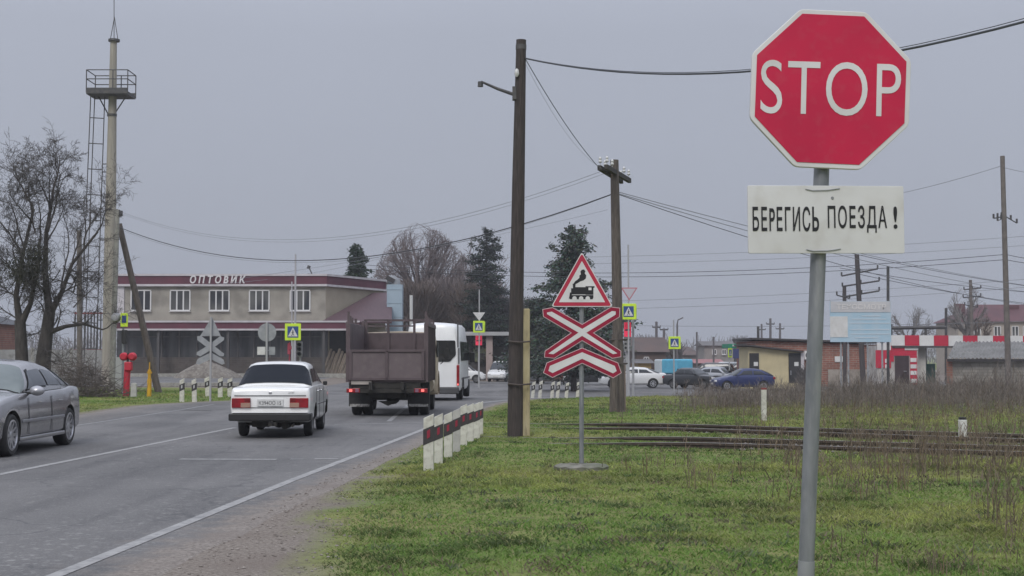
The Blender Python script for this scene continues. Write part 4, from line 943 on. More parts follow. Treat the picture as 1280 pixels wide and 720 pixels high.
def lada():
    paint = M('lada_white', (.80, .80, .78), (.74, .74, .72), 1.5, .28, coat=.7, c3=(.52, .49, .44), sc3=3, f3=.18)
    p = at(337.0, 545, 27.0); t = thing('saloon_car', 'old boxy white saloon car seen from behind on the road', 'car', (p.x - .07, 29.0, .012), radians(2.4)); t.scale = (.935, 1, 1)
    q = dict(wid=[(-2.06, .76), (-2.03, .79), (-1.6, .81), (1.5, .81), (2.0, .79), (2.06, .77)],
             top=[(-2.06, .88), (-2.03, .925), (-1.95, .945), (-1.3, .965), (.7, .975), (.85, .955), (1.9, .89), (2.0, .84), (2.06, .74)],
             bot=[(-2.06, .33), (-1.6, .28), (1.6, .26), (2.06, .34)], axles=(-1.07, 1.35), arch=.335, R=.29, crown=.012, tumble=.955, sh=.985, bev=.018,
             belt=[(-1.42, .958), (.86, .965)], roof=[(-1.42, .962), (-.84, 1.36), (-.7, 1.395), (-.2, 1.41), (.1, 1.395), (.22, 1.36), (.86, .968)],
             blend=[(-1.42, 0), (-.84, 1), (.22, 1), (.86, 0)], wb=[(-1.42, .735), (0, .755), (.86, .74)], wr=.60, rcrown=.03, bulge=.008)
    c = Car(q); c.body(t, paint); c.house(t, paint)
    c.pane(t, [(-1.37, -.90), (-1.37, .90), (-.87, .575), (-.87, -.575)], M('tinted_glass', (.010, .013, .019), None, rough=.12, spec=.1), 'rear_window')
    c.pane(t, [(.8, -.93), (.8, .93), (.26, .60), (.26, -.60)], glass, 'windscreen')
    for sx in (1, -1):
        c.pane(t, [(-.97, .93 * sx), (-.34, .93 * sx), (-.34, .70 * sx), (-.74, .70 * sx)], glass, 'side_window')
        c.pane(t, [(-.27, .93 * sx), (.55, .93 * sx), (.14, .70 * sx), (-.27, .70 * sx)], glass, 'side_window')
        # door seams, handles, drip line
        m = MB()
        for y in (-.95, -.3, .62): m.box((sx * (c.wid(y) + .001), y, .62), (.006, .012, .6))
        m.build('door_seam', seam, t)
        for y in (-.75, -.02): add_box(t, 'door_handle', (sx * (c.wid(y) + .015), y, .86), (.03, .14, .03), chrome)
        add_box(t, 'mirror', (sx * .845, .55, .985), (.09, .06, .085), tl_black, .02)
        m = MB(); m.box((sx * .815, .15, .60), (.02, 1.8, .012)); m.build('side_strip', tl_black, t)
        for y in q['axles']: wheel(t, sx * .665, y, .29, .17, .17, wheel_steel, 0, sx)
    # rear face
    y = -2.06
    for sx in (-1, 1):
        l = add_box(t, 'tail_light', (sx * .575, y - .012, .665), (.37, .05, .185), lamp_red, .01)
        m = MB(); m.box((sx * .485, y - .04, .625), (.185, .012, .085)); m.build('indicator', lamp_amber, l)
        m = MB(); m.box((sx * .45, y - .04, .72), (.11, .012, .06)); m.build('dark_lens', M('lens_dark', (.16, .01, .012), None, rough=.3), l)
    pl = add_box(t, 'number_plate', (.0, y - .014, .67), (.52, .02, .13), M('plate_dirty', (.66, .66, .64), (.56, .56, .54), 6), .004)
    text('К394ОО 15', .44, .075, .002, M('plate_ink', (.10, .10, .11), None), 'plate_text', pl, (0, y - .026, .665))
    b = MB(); b.box((0, y - .05, .40), (1.60, .12, .135)); b.box((.77, y + .12, .40), (.09, .4, .13)); b.box((-.77, y + .12, .40), (.09, .4, .13)); b.build('bumper', tl_black, t, bevel=.02)
    add_box(t, 'bumper_trim', (0, y - .04, .485), (1.50, .08, .012), chrome if False else M('bumper_white', (.62, .62, .62), None, rough=.3), .01)
    m = MB(); m.box((0, y - .004, .80), (1.42, .02, .01)); m.box((0, y - .002, .575), (.98, .02, .01)); m.build('boot_seam', seam, t)
    add_box(t, 'badge', (0, y - .008, .855), (.06, .015, .04), chrome, .005)
    text('2107', .12, .03, .002, M('badge_ink', (.08, .08, .08), None), 'badge_text', t, (.42, y - .016, .855))
    # underside: axle, exhaust, fuel tank
    m = MB(); m.cyl((-.6, -1.07, .28), (.6, -1.07, .28), .06, 10); m.lathe([(0, -.14), (.1, -.1), (.13, 0), (.1, .14), (0, .16)], 12, axis='y', c=(.05, -1.07, .28)); m.build('rear_axle', dark_under, t, smooth=40)
    m = MB(); m.cyl((.28, -1.3, .25), (.28, -1.95, .25), .085, 12); m.cyl((.42, -1.5, .24), (.45, -2.12, .24), .025, 8); m.build('exhaust', dark_under, t, smooth=40)
    m = MB(); m.box((-.2, -1.7, .27), (.36, .5, .12)); m.box((0, 0, .27), (1.1, 3.2, .1)); m.build('underbody', dark_under, t, bevel=.02)
    m = MB(); m.box((.06, -2.05, .27), (.16, .22, .07)); m.tube([(.06, -2.1, .28), (.06, -2.2, .29), (.06, -2.22, .33)], .02, 8); m.build('tow_bar', dark_under, t)
    m = MB(); m.box((0, .15, .8), (1.36, 2.1, .35)); m.build('interior', dark_under, t)
lada()

def mercedes():
    paint = M('silver_grey', (.34, .335, .345), (.30, .295, .305), 2, .24, .75, coat=.8, c3=(.22, .21, .20), sc3=3, f3=.3)
    t = thing('saloon_car', 'silver grey saloon car coming towards the viewer at left edge', 'car', (-8.56, 23.62, .012), pi)
    q = dict(wid=[(-2.46, .62), (-2.38, .76), (-2.1, .86), (-1.45, .905), (1.4, .905), (1.9, .86), (2.2, .74), (2.34, .56)],
             top=[(-2.46, .80), (-2.38, .92), (-2.25, 1.0), (-1.7, 1.03), (-1.2, .99), (.9, .965), (1.1, .965), (1.6, .90), (2.05, .80), (2.25, .68), (2.34, .55)],
             bot=[(-2.46, .42), (-2.2, .24), (-1.4, .2), (1.5, .19), (2.1, .2), (2.34, .3)], axles=(-1.43, 1.425), arch=.365, R=.325, arch_up=.015, crown=.045, tumble=.93, sh=.975, bev=.05, sharp=42,
             belt=[(-1.95, 1.0), (-1.2, .985), (1.0, .95)], roof=[(-1.95, 1.02), (-1.7, 1.12), (-1.35, 1.27), (-1.0, 1.375), (-.6, 1.43), (-.25, 1.445), (.1, 1.42), (.3, 1.375), (.6, 1.22), (1.0, .955)],
             blend=[(-1.95, 0), (-1.35, .75), (-1.0, 1), (.25, 1), (1.0, 0)], wb=[(-1.95, .70), (-1.2, .80), (-.2, .835), (.6, .82), (1.0, .78)], wr=.59, rcrown=.045, bulge=.035, sharp2=60)
    c = Car(q); c.body(t, paint); c.house(t, paint)
    c.pane(t, [(-1.88, -.9), (-1.88, .9), (-1.1, .6), (-1.1, -.6)], glass, 'rear_window')
    c.pane(t, [(.95, -.93), (.95, .93), (.32, .60), (.32, -.60)], glass_pale, 'windscreen')
    sg = M('side_glass', (.045, .055, .07), (.065, .075, .09), 1.5, rough=.08, spec=.8)
    for sx in (1, -1):
        c.pane(t, [(-.38, .93 * sx), (.62, .93 * sx), (.20, .70 * sx), (-.34, .70 * sx)], sg, 'side_window')
        c.pane(t, [(-1.18, .93 * sx), (-.45, .93 * sx), (-.41, .70 * sx), (-.95, .70 * sx)], sg, 'side_window')
        c.pane(t, [(-1.52, .92 * sx), (-1.25, .93 * sx), (-1.04, .71 * sx), (-1.12, .72 * sx)], sg, 'quarter_window')
        c.pane(t, [(-.36, .95 * sx), (.66, .95 * sx), (.64, .90 * sx), (-.36, .90 * sx)], tl_black, 'window_seal', .004)
        c.pane(t, [(.30, .96 * sx), (.68, .96 * sx), (.22, .67 * sx), (.12, .67 * sx)], tl_black, 'pillar_trim', .005)
        m = MB()
        for y in (-.42, .72):
            m.tube([(sx * (c.wid(y) + .001), y, .3), (sx * (c.wid(y) + .003), y, .6), (sx * (c.wid(y) - .012), y, .88)], .005, 4)
        m.build('door_seam', seam, t)
        for y in (-.85, .12): add_box(t, 'door_handle', (sx * (c.wid(y) + .008), y, .80), (.03, .2, .012), paint, .012)
        m = MB(); m.box((sx * (.912), -.02, .52), (.02, 2.1, .045)); m.build('side_strip', M('strip_silver', (.34, .34, .36), None, rough=.3, metal=.6), t, bevel=.008)
        m = MB(); m.box((sx * .885, -.02, .24), (.05, 2.2, .07)); m.build('sill', paint, t, bevel=.02)
        mir = MB(); rows = []
        for i in range(9):
            a = pi * i / 8; rows.append([Vector((sx * (.97 + .115 * cos(2 * pi * k / 12)), .60 + .10 * sin(a) * 1.0 * (1 if k < 99 else 1) - .05 + .0 * k, 1.0 + .075 * sin(2 * pi * k / 12) * 1.0)) for k in range(12)])
        mir.lathe([(0, -.05), (.07, -.045), (.085, 0), (.07, .05), (.03, .085), (0, .09)], 14, axis='y', c=(0, 0, 0)); mo = mir.build('mirror', M('mirror_silver', (.42, .42, .44), None, rough=.3, metal=.5), t, loc=(sx * .985, .60, .985), smooth=60); mo.scale = (1.45, 1, .95)
        add_box(t, 'mirror_arm', (sx * .87, .60, .95), (.12, .06, .04), tl_black)
        for y in q['axles']: wheel(t, sx * .785, y, .325, .225, .235, chrome, 10, sx)
        hl = MB(); hl.lathe([(0, .03), (.08, .02), (.105, -.03), (.105, -.1)], 16, axis='y'); h = hl.build('headlight', lamp_white, t, loc=(sx * .60, 2.19, .66), smooth=50)
        tl_ = add_box(t, 'tail_light', (sx * .60, -2.385, .84), (.26, .10, .15), lamp_red, .03)
    g = MB(); g.box((0, 2.285, .62), (.62, .08, .17)); g.build('grille', chrome, t, bevel=.03)
    add_box(t, 'number_plate', (0, 2.36, .42), (.52, .02, .11), plate_white, .004)
    m = MB(); m.box((0, 0, .26), (1.4, 4.0, .12)); m.build('underbody', dark_under, t)
    # plain dark block filling the cabin behind the opaque glass
    m = MB(); m.box((0, -.3, .75), (1.4, 2.2, .4)); m.build('interior', dark_under, t)
mercedes()

def truck():
    box_m = M('truck_box_brown', (.105, .078, .082), (.085, .062, .066), 2.5, .6, c3=(.06, .045, .045), sc3=5, f3=.5)
    cream = M('truck_cream', (.50, .42, .31), (.44, .36, .26), 3, .55)
    D = 36.6; b = at(483.5, 518, D); t = thing('dump_truck', 'brown steel bodied dump truck seen from behind on the crossing', 'truck', (b.x, D, .012), radians(.3))
    def P(px, py): v = at(px, py, D); return v.x - b.x, v.z - .035
    hw = .965; zf, ztail, ztop, zr2 = P(0, 474)[1], P(0, 436)[1], P(0, 403)[1], P(0, 401)[1]; zfr = P(0, 412)[1]
    L_ = 3.9
    m = MB(); m.box((0, L_ / 2, zf - .03), (2 * hw, L_, .08)); m.build('box_floor', box_m, t, bevel=.01)
    for sx in (-1, 1):
        m = MB(); m.box((sx * hw, L_ / 2, (zf + ztop) / 2), (.06, L_, ztop - zf)); s_ = m.build('side_panel', box_m, t, bevel=.01)
        m = MB()
        for y in (.04, .5, 1.0, 1.6, 2.3, 3.0, 3.86): m.box((sx * (hw + .05), y, (zf + ztop) / 2), (.06, .08, ztop - zf + .1))
        m.box((sx * (hw + .045), L_ / 2, ztop - .03), (.09, L_ + .02, .09)); m.build('side_rib', box_m, s_, bevel=.006)
        m = MB()
        for y, z in ((.04, .30), (.5, .20), (.95, .17), (1.8, .16), (3.8, .15)): m.box((sx * (hw + .02), y, ztop + z / 2), (.06, .07, z))
        m.build('stake', box_m, t)
    m = MB(); m.box((-.02, -.02, (zf + ztail) / 2), (2 * hw - .06, .05, ztail - zf)); tg = m.build('tailgate', M('tailgate_brown', (.135, .105, .108), (.11, .085, .088), 3, .6, c3=(.2, .17, .16), sc3=7, f3=.3), t, bevel=.01)
    m = MB()
    for x in (-hw + .05, 0, hw - .05): m.box((x, -.055, (zf + ztail) / 2), (.07, .05, ztail - zf))
    m.box((0, -.055, ztail - .03), (2 * hw - .1, .05, .06)); m.box((0, -.055, zf + .03), (2 * hw - .1, .05, .07)); m.build('tailgate_rib', box_m, tg, bevel=.006)
    m = MB(); m.box((0, L_ - .02, (zf + zfr) / 2), (2 * hw - .07, .06, zfr - zf)); m.build('front_panel', box_m, t, bevel=.01)
    m = MB()
    for x in (-hw + .06, -.28, .45, hw - .06): m.box((x, L_ - .05, (zfr + zr2) / 2 + .06), (.07, .06, zr2 - zfr + .14)); m.box((x, L_ - .07, (zf + zfr) / 2), (.08, .06, zfr - zf))
    m.box((0, L_ - .05, zr2 + .13), (2 * hw, .06, .06)); m.box((-.3, L_ - .05, zr2 - .03), (1.5, .05, .04)); m.build('headboard_frame', box_m, t)
    # chassis
    for sx in (-1, 1):
        add_box(t, 'chassis_beam', (sx * .40, 2.6, .78), (.09, 5.6, .2), dark_under)
        f = add_box(t, 'mud_flap', (sx * .76, .72, .55), (.56, .03, .62), rubber, .005)
        m = MB(); m.box((sx * .76, .70, .265), (.5, .012, .07)); m.build('flap_strip', M('flap_white', (.42, .41, .39), (.15, .14, .13), 14, lo=.4, hi=.6), f)
        wheel(t, sx * .88, 1.35, .47, .24, .27, wheel_steel, 0, sx); wheel(t, sx * .60, 1.35, .47, .24, .27, wheel_steel, 0, -sx)
        wheel(t, sx * .84, 4.95, .47, .24, .27, wheel_steel, 0, sx)
        lx = P(441.5 if sx < 0 else 526, 487)[0]
        l = add_box(t, 'tail_light', (lx, .02, P(0, 487)[1]), (.34, .07, .11), lamp_red, .01)
        m = MB(); m.box((lx - .06 if sx < 0 else lx + .05, -.025, P(0, 487)[1]), (.075, .02, .06)); m.build('lit_lamp', lamp_lit, l)
        m = MB(); m.box((lx + .10 if sx < 0 else lx - .10, -.025, P(0, 487)[1]), (.08, .02, .08)); m.build('reflector', M('lens_dull', (.22, .11, .16), None, rough=.3), l)
    add_box(t, 'crossmember', (0, .06, .66), (1.8, .1, .12), dark_under); add_box(t, 'crossmember', (0, .1, .80), (1.7, .2, .16), dark_under)
    add_box(t, 'number_board', (P(452, 476)[0], -.03, P(0, 477)[1]), (.52, .03, .10), M('board_dull', (.42, .38, .34), (.3, .27, .24), 4), .004)
    m = MB(); m.lathe([(0, -.3), (.14, -.2), (.2, 0), (.14, .2), (0, .3)], 14, axis='y', c=(.05, 1.35, .47)); m.cyl((-.9, 1.35, .47), (.9, 1.35, .47), .09, 10); m.build('rear_axle', dark_under, t, smooth=40)
    m = MB(); m.box((0, .5, .56), (.9, .3, .2)); m.prism([(-.25, .38), (.25, .38), (0, .26)], .4, .7); m.build('tow_hitch', dark_under, t)
    m = MB(); m.box((0, 2.4, .7), (1.5, 1.6, .3)); m.box((0, 1.0, .72), (1.2, .7, .42)); m.build('gearbox_dark_fill', dark_under, t, bevel=.03)  # second box is a dark mass added to fill the gap under the truck
    # cab, narrower than the box; its right flank and mirror show past the box
    m = MB(); rows = []
    for y, w_, z0, z1 in ((4.05, 1.02, .62, 2.05), (4.12, 1.05, .55, 2.2), (5.3, 1.06, .6, 2.22), (5.55, 1.04, .7, 1.55), (6.3, .94, .7, 1.42), (6.4, .85, .75, 1.3)):
        h = [(0, z0), (w_ * .95, z0), (w_, z0 + .2), (w_, z0 + .55 * (z1 - z0)), (w_ * .93, z1 - .12), (w_ * .84, z1), (0, z1 + .04)]
        rows.append([Vector((x, y, z)) for x, z in h] + [Vector((-x, y, z)) for x, z in h[-2:0:-1]])
    m.grid(rows, closed=True); n = len(rows[0]); m.f.append(tuple(range(n))); m.m.append(0); m.f.append(tuple(5 * n + k for k in range(n))); m.m.append(0)
    m.build('cab', cream, t, smooth=40, bevel=.03)
    for sx in (-1, 1):
        m = MB(); m.box((sx * 1.065, 4.75, 1.72), (.02, .8, .42)); m.build('cab_window', glass, t)
        m = MB(); m.tube([(sx * 1.12, 5.3, 1.3), (sx * 1.28, 5.35, 1.45), (sx * 1.3, 5.35, 1.95)], .015, 5); m.box((sx * 1.30, 5.34, 1.62), (.16, .05, .30)); m.build('mirror', tl_black, t, bevel=.01)
        m = MB()
        for i in range(8): pass
        m.lathe([(.58, -.13), (.62, -.13), (.62, .13), (.58, .13)], 20, axis='x', c=(sx * .96, 4.95, .50)); m.v = [v if v[2] > .45 else (v[0], v[1], .45) for v in m.v]; m.build('fender', cream, t, smooth=40)
    m = MB(); m.cyl((.80, 3.0, .75), (.80, 3.95, .75), .24, 16); m.build('fuel_tank', cream, t, smooth=40)
truck()

def minibus():
    paint = M('van_white', (.80, .80, .79), (.74, .74, .73), 1.5, .35, coat=.4)
    D = 50; x = (574 - 640) * D / F - .93; t = thing('minibus', 'tall white minibus with black rear window ahead of the truck', 'minibus', (x, D, zg(x, D) + .012), radians(-1.8))
    m = MB(); rows = []
    st = [(0, .88, .40, 2.50), (.06, .94, .36, 2.62), (.35, .97, .33, 2.70), (4.3, .97, .33, 2.72), (4.75, .95, .33, 2.55), (5.45, .92, .33, 1.75), (5.6, .91, .33, 1.45), (6.35, .84, .33, 1.1), (6.5, .72, .40, .85)]
    for y, w_, z0, z1 in st:
        h = [(0, z0), (w_ * .94, z0), (w_, z0 + .12), (w_ * 1.0, z0 + .45 * (z1 - z0)), (w_ * .965, z0 + .70 * (z1 - z0)), (w_ * .88, z1 - .14), (w_ * .76, z1 - .03), (w_ * .4, z1), (0, z1 + .02)]
        rows.append([Vector((a, y, z)) for a, z in h] + [Vector((-a, y, z)) for a, z in h[-2:0:-1]])
    m.grid(rows, closed=True); n = len(rows[0]); m.f.append(tuple(range(n))); m.m.append(0); m.f.append(tuple((len(st) - 1) * n + k for k in range(n))); m.m.append(0)
    m.f = [f[::-1] for f in m.f[:-2]] + m.f[-2:]
    m.build('body', paint, t, smooth=40, bevel=.02)
    def zz(py): return at(570, py, D).z - .035
    for sx in (-1, 1):
        pl = [(sx * .07, zz(451)), (sx * .07, zz(424.5)), (sx * .80, zz(424.5)), (sx * .82, zz(443)), (sx * .70, zz(447)), (sx * .62, zz(451))]
        m = MB(); m.prism(rounded(pl, .06, 3), -.025, .02); m.build('rear_window', glass, t)
        l = MB(); l.box((sx * .895, -.005, zz(468)), (.10, .10, zz(455) - zz(481))); l_ = l.build('tail_light', lamp_red, t, bevel=.02)
        m = MB(); m.box((sx * .895, -.06, zz(479.5)), (.05, .012, .06)); m.build('lit_lamp', lamp_lit, l_)
        m = MB(); m.box((sx * .885, -.0, zz(418)), (.05, .05, .85), rx=.08); m.build('pillar_trim', M('trim_grey', (.10, .10, .105), None), t, bevel=.01)
        m = MB(); m.box((sx * .92, -.0, zz(444)), (.05, .06, .55)); m.build('pillar_trim', M('trim_grey2', (.10, .10, .105), None), t, bevel=.01)
        for y0, y1 in ((.35, 1.55), (1.65, 2.9), (3.0, 4.1), (4.25, 4.95)):
            mb = MB(); za, zb_ = 1.38, 2.05; mb.add([(sx * .985, y0, za), (sx * .985, y1, za), (sx * .952, y1 - (.2 if y1 > 4.5 else 0), zb_), (sx * .952, y0, zb_)], [(0, 1, 2, 3)]); mb.build('side_window', glass, t, solid=.012)
        for y in (1.35, 5.1): wheel(t, sx * .86, y, .34, .22, .2, wheel_steel, 0, sx)
        a = MB(); a.box((sx * 1.1, 4.85, 1.5), (.2, .1, .38)); a.build('mirror', tl_black, t, bevel=.03)
        m = MB(); m.box((sx * .975, 3.0, .75), (.02, 4.6, .06)); m.build('side_strip', M('strip_dk', (.12, .12, .12), None), t)
        m = MB(); m.lathe([(.37, -.03), (.45, -.03), (.45, .03), (.37, .03)], 20, axis='x', c=(sx * .965, 1.35, .34)); m.v = [v if v[2] > .34 else (v[0], v[1], .34) for v in m.v]; m.build('wheel_arch', dark_under, t)
    m = MB(); m.box((0, -.06, zz(487)), (1.86, .2, .24)); m.build('bumper', M('bumper_grey', (.06, .06, .062), None, rough=.6), t, bevel=.04)
    m = MB(); m.box((0, .0, zz(467)), (.012, .02, 1.4)); m.build('door_seam', seam, t)
    m = MB(); m.box((-.25, -.02, zz(470)), (.5, .03, .12)); m.build('number_plate', plate_white, t)
    m = MB(); m.box((0, 3.2, .30), (1.5, 5.8, .14)); m.build('underbody', dark_under, t)
minibus()

SED = dict(wid=[(-2.4, .68), (-2.3, .8), (-1.5, .9), (1.4, .9), (2.0, .84), (2.35, .66)], top=[(-2.4, .78), (-2.3, .98), (-2.2, 1.03), (-1.6, 1.05), (.9, .98), (1.1, .97), (1.9, .84), (2.25, .7), (2.35, .58)],
           bot=[(-2.4, .4), (-2.1, .25), (2.0, .22), (2.35, .32)], axles=(-1.38, 1.40), arch=.37, R=.325, crown=.04, tumble=.93, sh=.975, bev=.05, sharp=42,
           belt=[(-1.9, 1.02), (1.0, .955)], roof=[(-1.9, 1.03), (-1.3, 1.28), (-.9, 1.40), (-.2, 1.45), (.2, 1.40), (.45, 1.28), (1.0, .96)], blend=[(-1.9, 0), (-1.0, 1), (.25, 1), (1.0, 0)],
           wb=[(-1.9, .72), (-.2, .83), (1.0, .78)], wr=.6, rcrown=.04, bulge=.03, sharp2=60)
HAT = dict(SED, wid=[(-1.95, .66), (-1.85, .78), (-1.3, .84), (1.2, .84), (1.8, .78), (2.05, .62)], top=[(-1.95, .8), (-1.85, .95), (-1.2, 1.0), (.8, .96), (1.0, .95), (1.7, .82), (2.0, .68), (2.05, .55)], bot=[(-1.95, .36), (-1.7, .25), (1.7, .22), (2.05, .32)],
           axles=(-1.15, 1.28), arch=.34, R=.3, belt=[(-1.85, .97), (.9, .94)], roof=[(-1.85, .98), (-1.5, 1.18), (-1.0, 1.36), (-.4, 1.42), (.1, 1.40), (.35, 1.28), (.9, .945)], blend=[(-1.85, 0), (-1.1, 1), (.15, 1), (.9, 0)], wb=[(-1.85, .68), (0, .78), (.9, .72)], wr=.56)
BOXY = dict(HAT, top=[(-2.0, .85), (-1.95, .93), (-1.2, .95), (.8, .95), (1.0, .94), (1.9, .88), (2.02, .7)], wid=[(-2.0, .76), (-1.9, .8), (1.8, .8), (2.02, .76)], bot=[(-2.0, .34), (-1.6, .26), (1.6, .25), (2.02, .34)], bev=.02, belt=[(-1.3, .945), (.85, .95)],
            roof=[(-1.3, .95), (-.85, 1.34), (-.7, 1.39), (.1, 1.39), (.25, 1.34), (.85, .955)], blend=[(-1.3, 0), (-.85, 1), (.25, 1), (.85, 0)], wb=[(-1.3, .72), (.85, .73)])
SUV = dict(SED, wid=[(-2.2, .7), (-2.1, .84), (-1.4, .92), (1.4, .92), (2.0, .86), (2.25, .7)], top=[(-2.2, .95), (-2.1, 1.1), (.9, 1.08), (1.1, 1.07), (1.9, 1.0), (2.2, .85), (2.25, .7)], bot=[(-2.2, .5), (-1.8, .36), (1.9, .34), (2.25, .45)], axles=(-1.3, 1.35), arch=.42, R=.37,
           belt=[(-2.1, 1.1), (1.0, 1.06)], roof=[(-2.1, 1.12), (-1.85, 1.6), (-1.6, 1.68), (.1, 1.70), (.35, 1.6), (1.0, 1.07)], blend=[(-2.1, 0), (-1.85, 1), (.3, 1), (1.0, 0)], wb=[(-2.1, .78), (0, .85), (1.0, .8)], wr=.68)
MIN = dict(SUV, wid=[(-2.1, .7), (-2.0, .82), (1.4, .86), (1.9, .8), (2.1, .68)], top=[(-2.1, .9), (-2, 1.0), (.9, 1.0), (1.2, .98), (1.8, .85), (2.1, .6)], bot=[(-2.1, .4), (-1.8, .28), (1.9, .26), (2.1, .36)], R=.31, arch=.36, belt=[(-2.0, 1.0), (1.3, .96)],
           roof=[(-2.0, 1.02), (-1.85, 1.6), (-1.6, 1.75), (.2, 1.76), (.5, 1.64), (1.3, .97)], blend=[(-2, 0), (-1.85, 1), (.4, 1), (1.3, 0)], wb=[(-2, .74), (0, .8), (1.3, .74)], wr=.68)
def far_car(name, label, D, px, head, spec, paint, rim=chrome, gl=glass, lights=True, cat='car', group=None):
    X = (px - 640) * D / F; t = thing(name, label, cat, (X, D, zg(X, D) + .012), head, group)
    c = Car(spec); c.body(t, paint); c.house(t, paint)
    r = spec['roof']; yb0, yb1 = r[0][0], r[-1][0]; rf = [p[0] for p in spec['blend']]
    c.pane(t, [(yb0 + .06, -.9), (yb0 + .06, .9), (rf[1] - .06, .59), (rf[1] - .06, -.59)], gl, 'rear_window')
    c.pane(t, [(yb1 - .06, -.92), (yb1 - .06, .92), (rf[2] + .08, .59), (rf[2] + .08, -.59)], gl, 'windscreen')
    ym = (rf[1] + rf[2]) / 2
    for sx in (1, -1):
        c.pane(t, [(ym + .04, .93 * sx), (lerp(rf[2], yb1, .55), .93 * sx), (rf[2] - .04, .71 * sx), (ym + .04, .71 * sx)], gl, 'side_window')
        c.pane(t, [(lerp(rf[1], yb0, .45), .93 * sx), (ym - .04, .93 * sx), (ym - .04, .71 * sx), (rf[1] + .06, .71 * sx)], gl, 'side_window')
        for y in spec['axles']: wheel(t, sx * (c.wid(y) - .12), y, spec['R'], .2, spec['R'] * .66, rim, 7 if rim is chrome else 0, sx)
        yr, yf = spec['wid'][0][0], spec['wid'][-1][0]
        add_box(t, 'tail_light', (sx * c.wid(yr + .1) * .82, yr + .07, c.top(yr + .12) - .14), (.32, .16, .16), lamp_red, .03)
        add_box(t, 'headlight', (sx * c.wid(yf - .1) * .78, yf - .10, c.top(yf - .2) - .13), (.32, .2, .13), lamp_white, .03)
        add_box(t, 'mirror', (sx * (c.wid(.7) + .05), .62, spec['belt'][1][1] + .04), (.16, .08, .12), paint, .02)
    add_box(t, 'number_plate', (0, spec['wid'][-1][0] + .005, .45), (.5, .03, .11), plate_white, .004)
    add_box(t, 'number_plate', (0, spec['wid'][0][0] - .005, .62), (.5, .03, .11), plate_white, .004)
    m = MB(); m.box((0, 0, .3), (1.3, spec['wid'][-1][0] * 1.7, .12)); m.build('underbody', dark_under, t)
    m = MB(); m.box((0, -.3, .8), (1.3, 2.0, .3)); m.build('interior', dark_under, t); return t
white_p = M('car_white', (.70, .70, .69), None, rough=.3, coat=.5)
dark_p = M('car_charcoal', (.045, .047, .052), None, rough=.32, metal=.4, coat=.5)
blue_p = M('car_blue', (.02, .03, .105), None, rough=.32, metal=.3, coat=.5)
silver_p = M('car_silver', (.35, .36, .38), None, rough=.35, metal=.5, coat=.5)
black_p = M('car_black', (.018, .018, .02), None, rough=.3, coat=.5)
far_car('saloon_car', 'white saloon car side on behind the second wooden pole', 101, 790, pi / 2, SED, white_p)
far_car('hatchback_car', 'dark blue car parked in front of the yellow kiosk', 94, 928, pi / 2 + .12, dict(HAT), blue_p)
far_car('parked_car', 'charcoal boxy saloon with pale grille facing right in the car row', 99, 866, -2.25, BOXY, dark_p, wheel_steel)
far_car('parked_car', 'silver grey parked car between charcoal saloon and dark blue car', 104, 899, -2.1, SED, silver_p, wheel_steel, group=None)
far_car('off_road_car', 'black tall off road car behind the charcoal saloon', 112, 884, 1.35, SUV, black_p, wheel_steel)
far_car('parked_car', 'dark car just showing left of the white side on saloon', 112, 742, pi / 2, SED, black_p, wheel_steel)
far_car('parked_car', 'white car roof showing behind the row of dark cars', 125, 902, 1.2, dict(SUV), white_p, wheel_steel)
far_car('parked_car', 'dark hatchback roof nearest the yellow kiosk door in the back row', 118, 925, 1.4, SUV, dark_p, wheel_steel)
far_car('minivan', 'white minivan facing the road beside the tall wooden pole', 127, 627, pi - .25, MIN, white_p, wheel_steel)
far_car('minivan', 'white minivan nose with black mirror just right of the minibus', 118, 575, -pi / 2, MIN, white_p, wheel_steel)
def blue_van():
    D = 122; X = (848 - 640) * D / F; t = thing('covered_lorry', 'small lorry with light blue box cover behind pedestrian sign post', 'lorry', (X, D, zg(X, D) + .012), .5)
    c = MB(); c.box((0, .2, 1.35), (1.75, 2.2, 1.25)); c.build('cover', M('tarp_blue', (.12, .45, .62), (.10, .38, .55), 2, .6), t, bevel=.15, seg=3)
    c = MB(); c.box((0, .2, .62), (1.7, 2.3, .25)); c.build('flatbed', dark_under, t)
    c = MB(); c.box((0, 1.9, 1.2), (1.7, 1.1, 1.5)); c.build('cab', M('cab_pale', (.5, .55, .58), None, rough=.4), t, bevel=.12, seg=3)
    c = MB(); c.box((0, -.98, .95), (1.65, .06, .45)); c.build('tailboard', black_p, t)
    for sx in (-1, 1):
        for y in (-.3, 1.9): wheel(t, sx * .74, y, .33, .2, .2, wheel_steel, 0, sx)
        add_box(t, 'tail_light', (sx * .7, -1.02, .62), (.2, .05, .1), lamp_red)
blue_van()
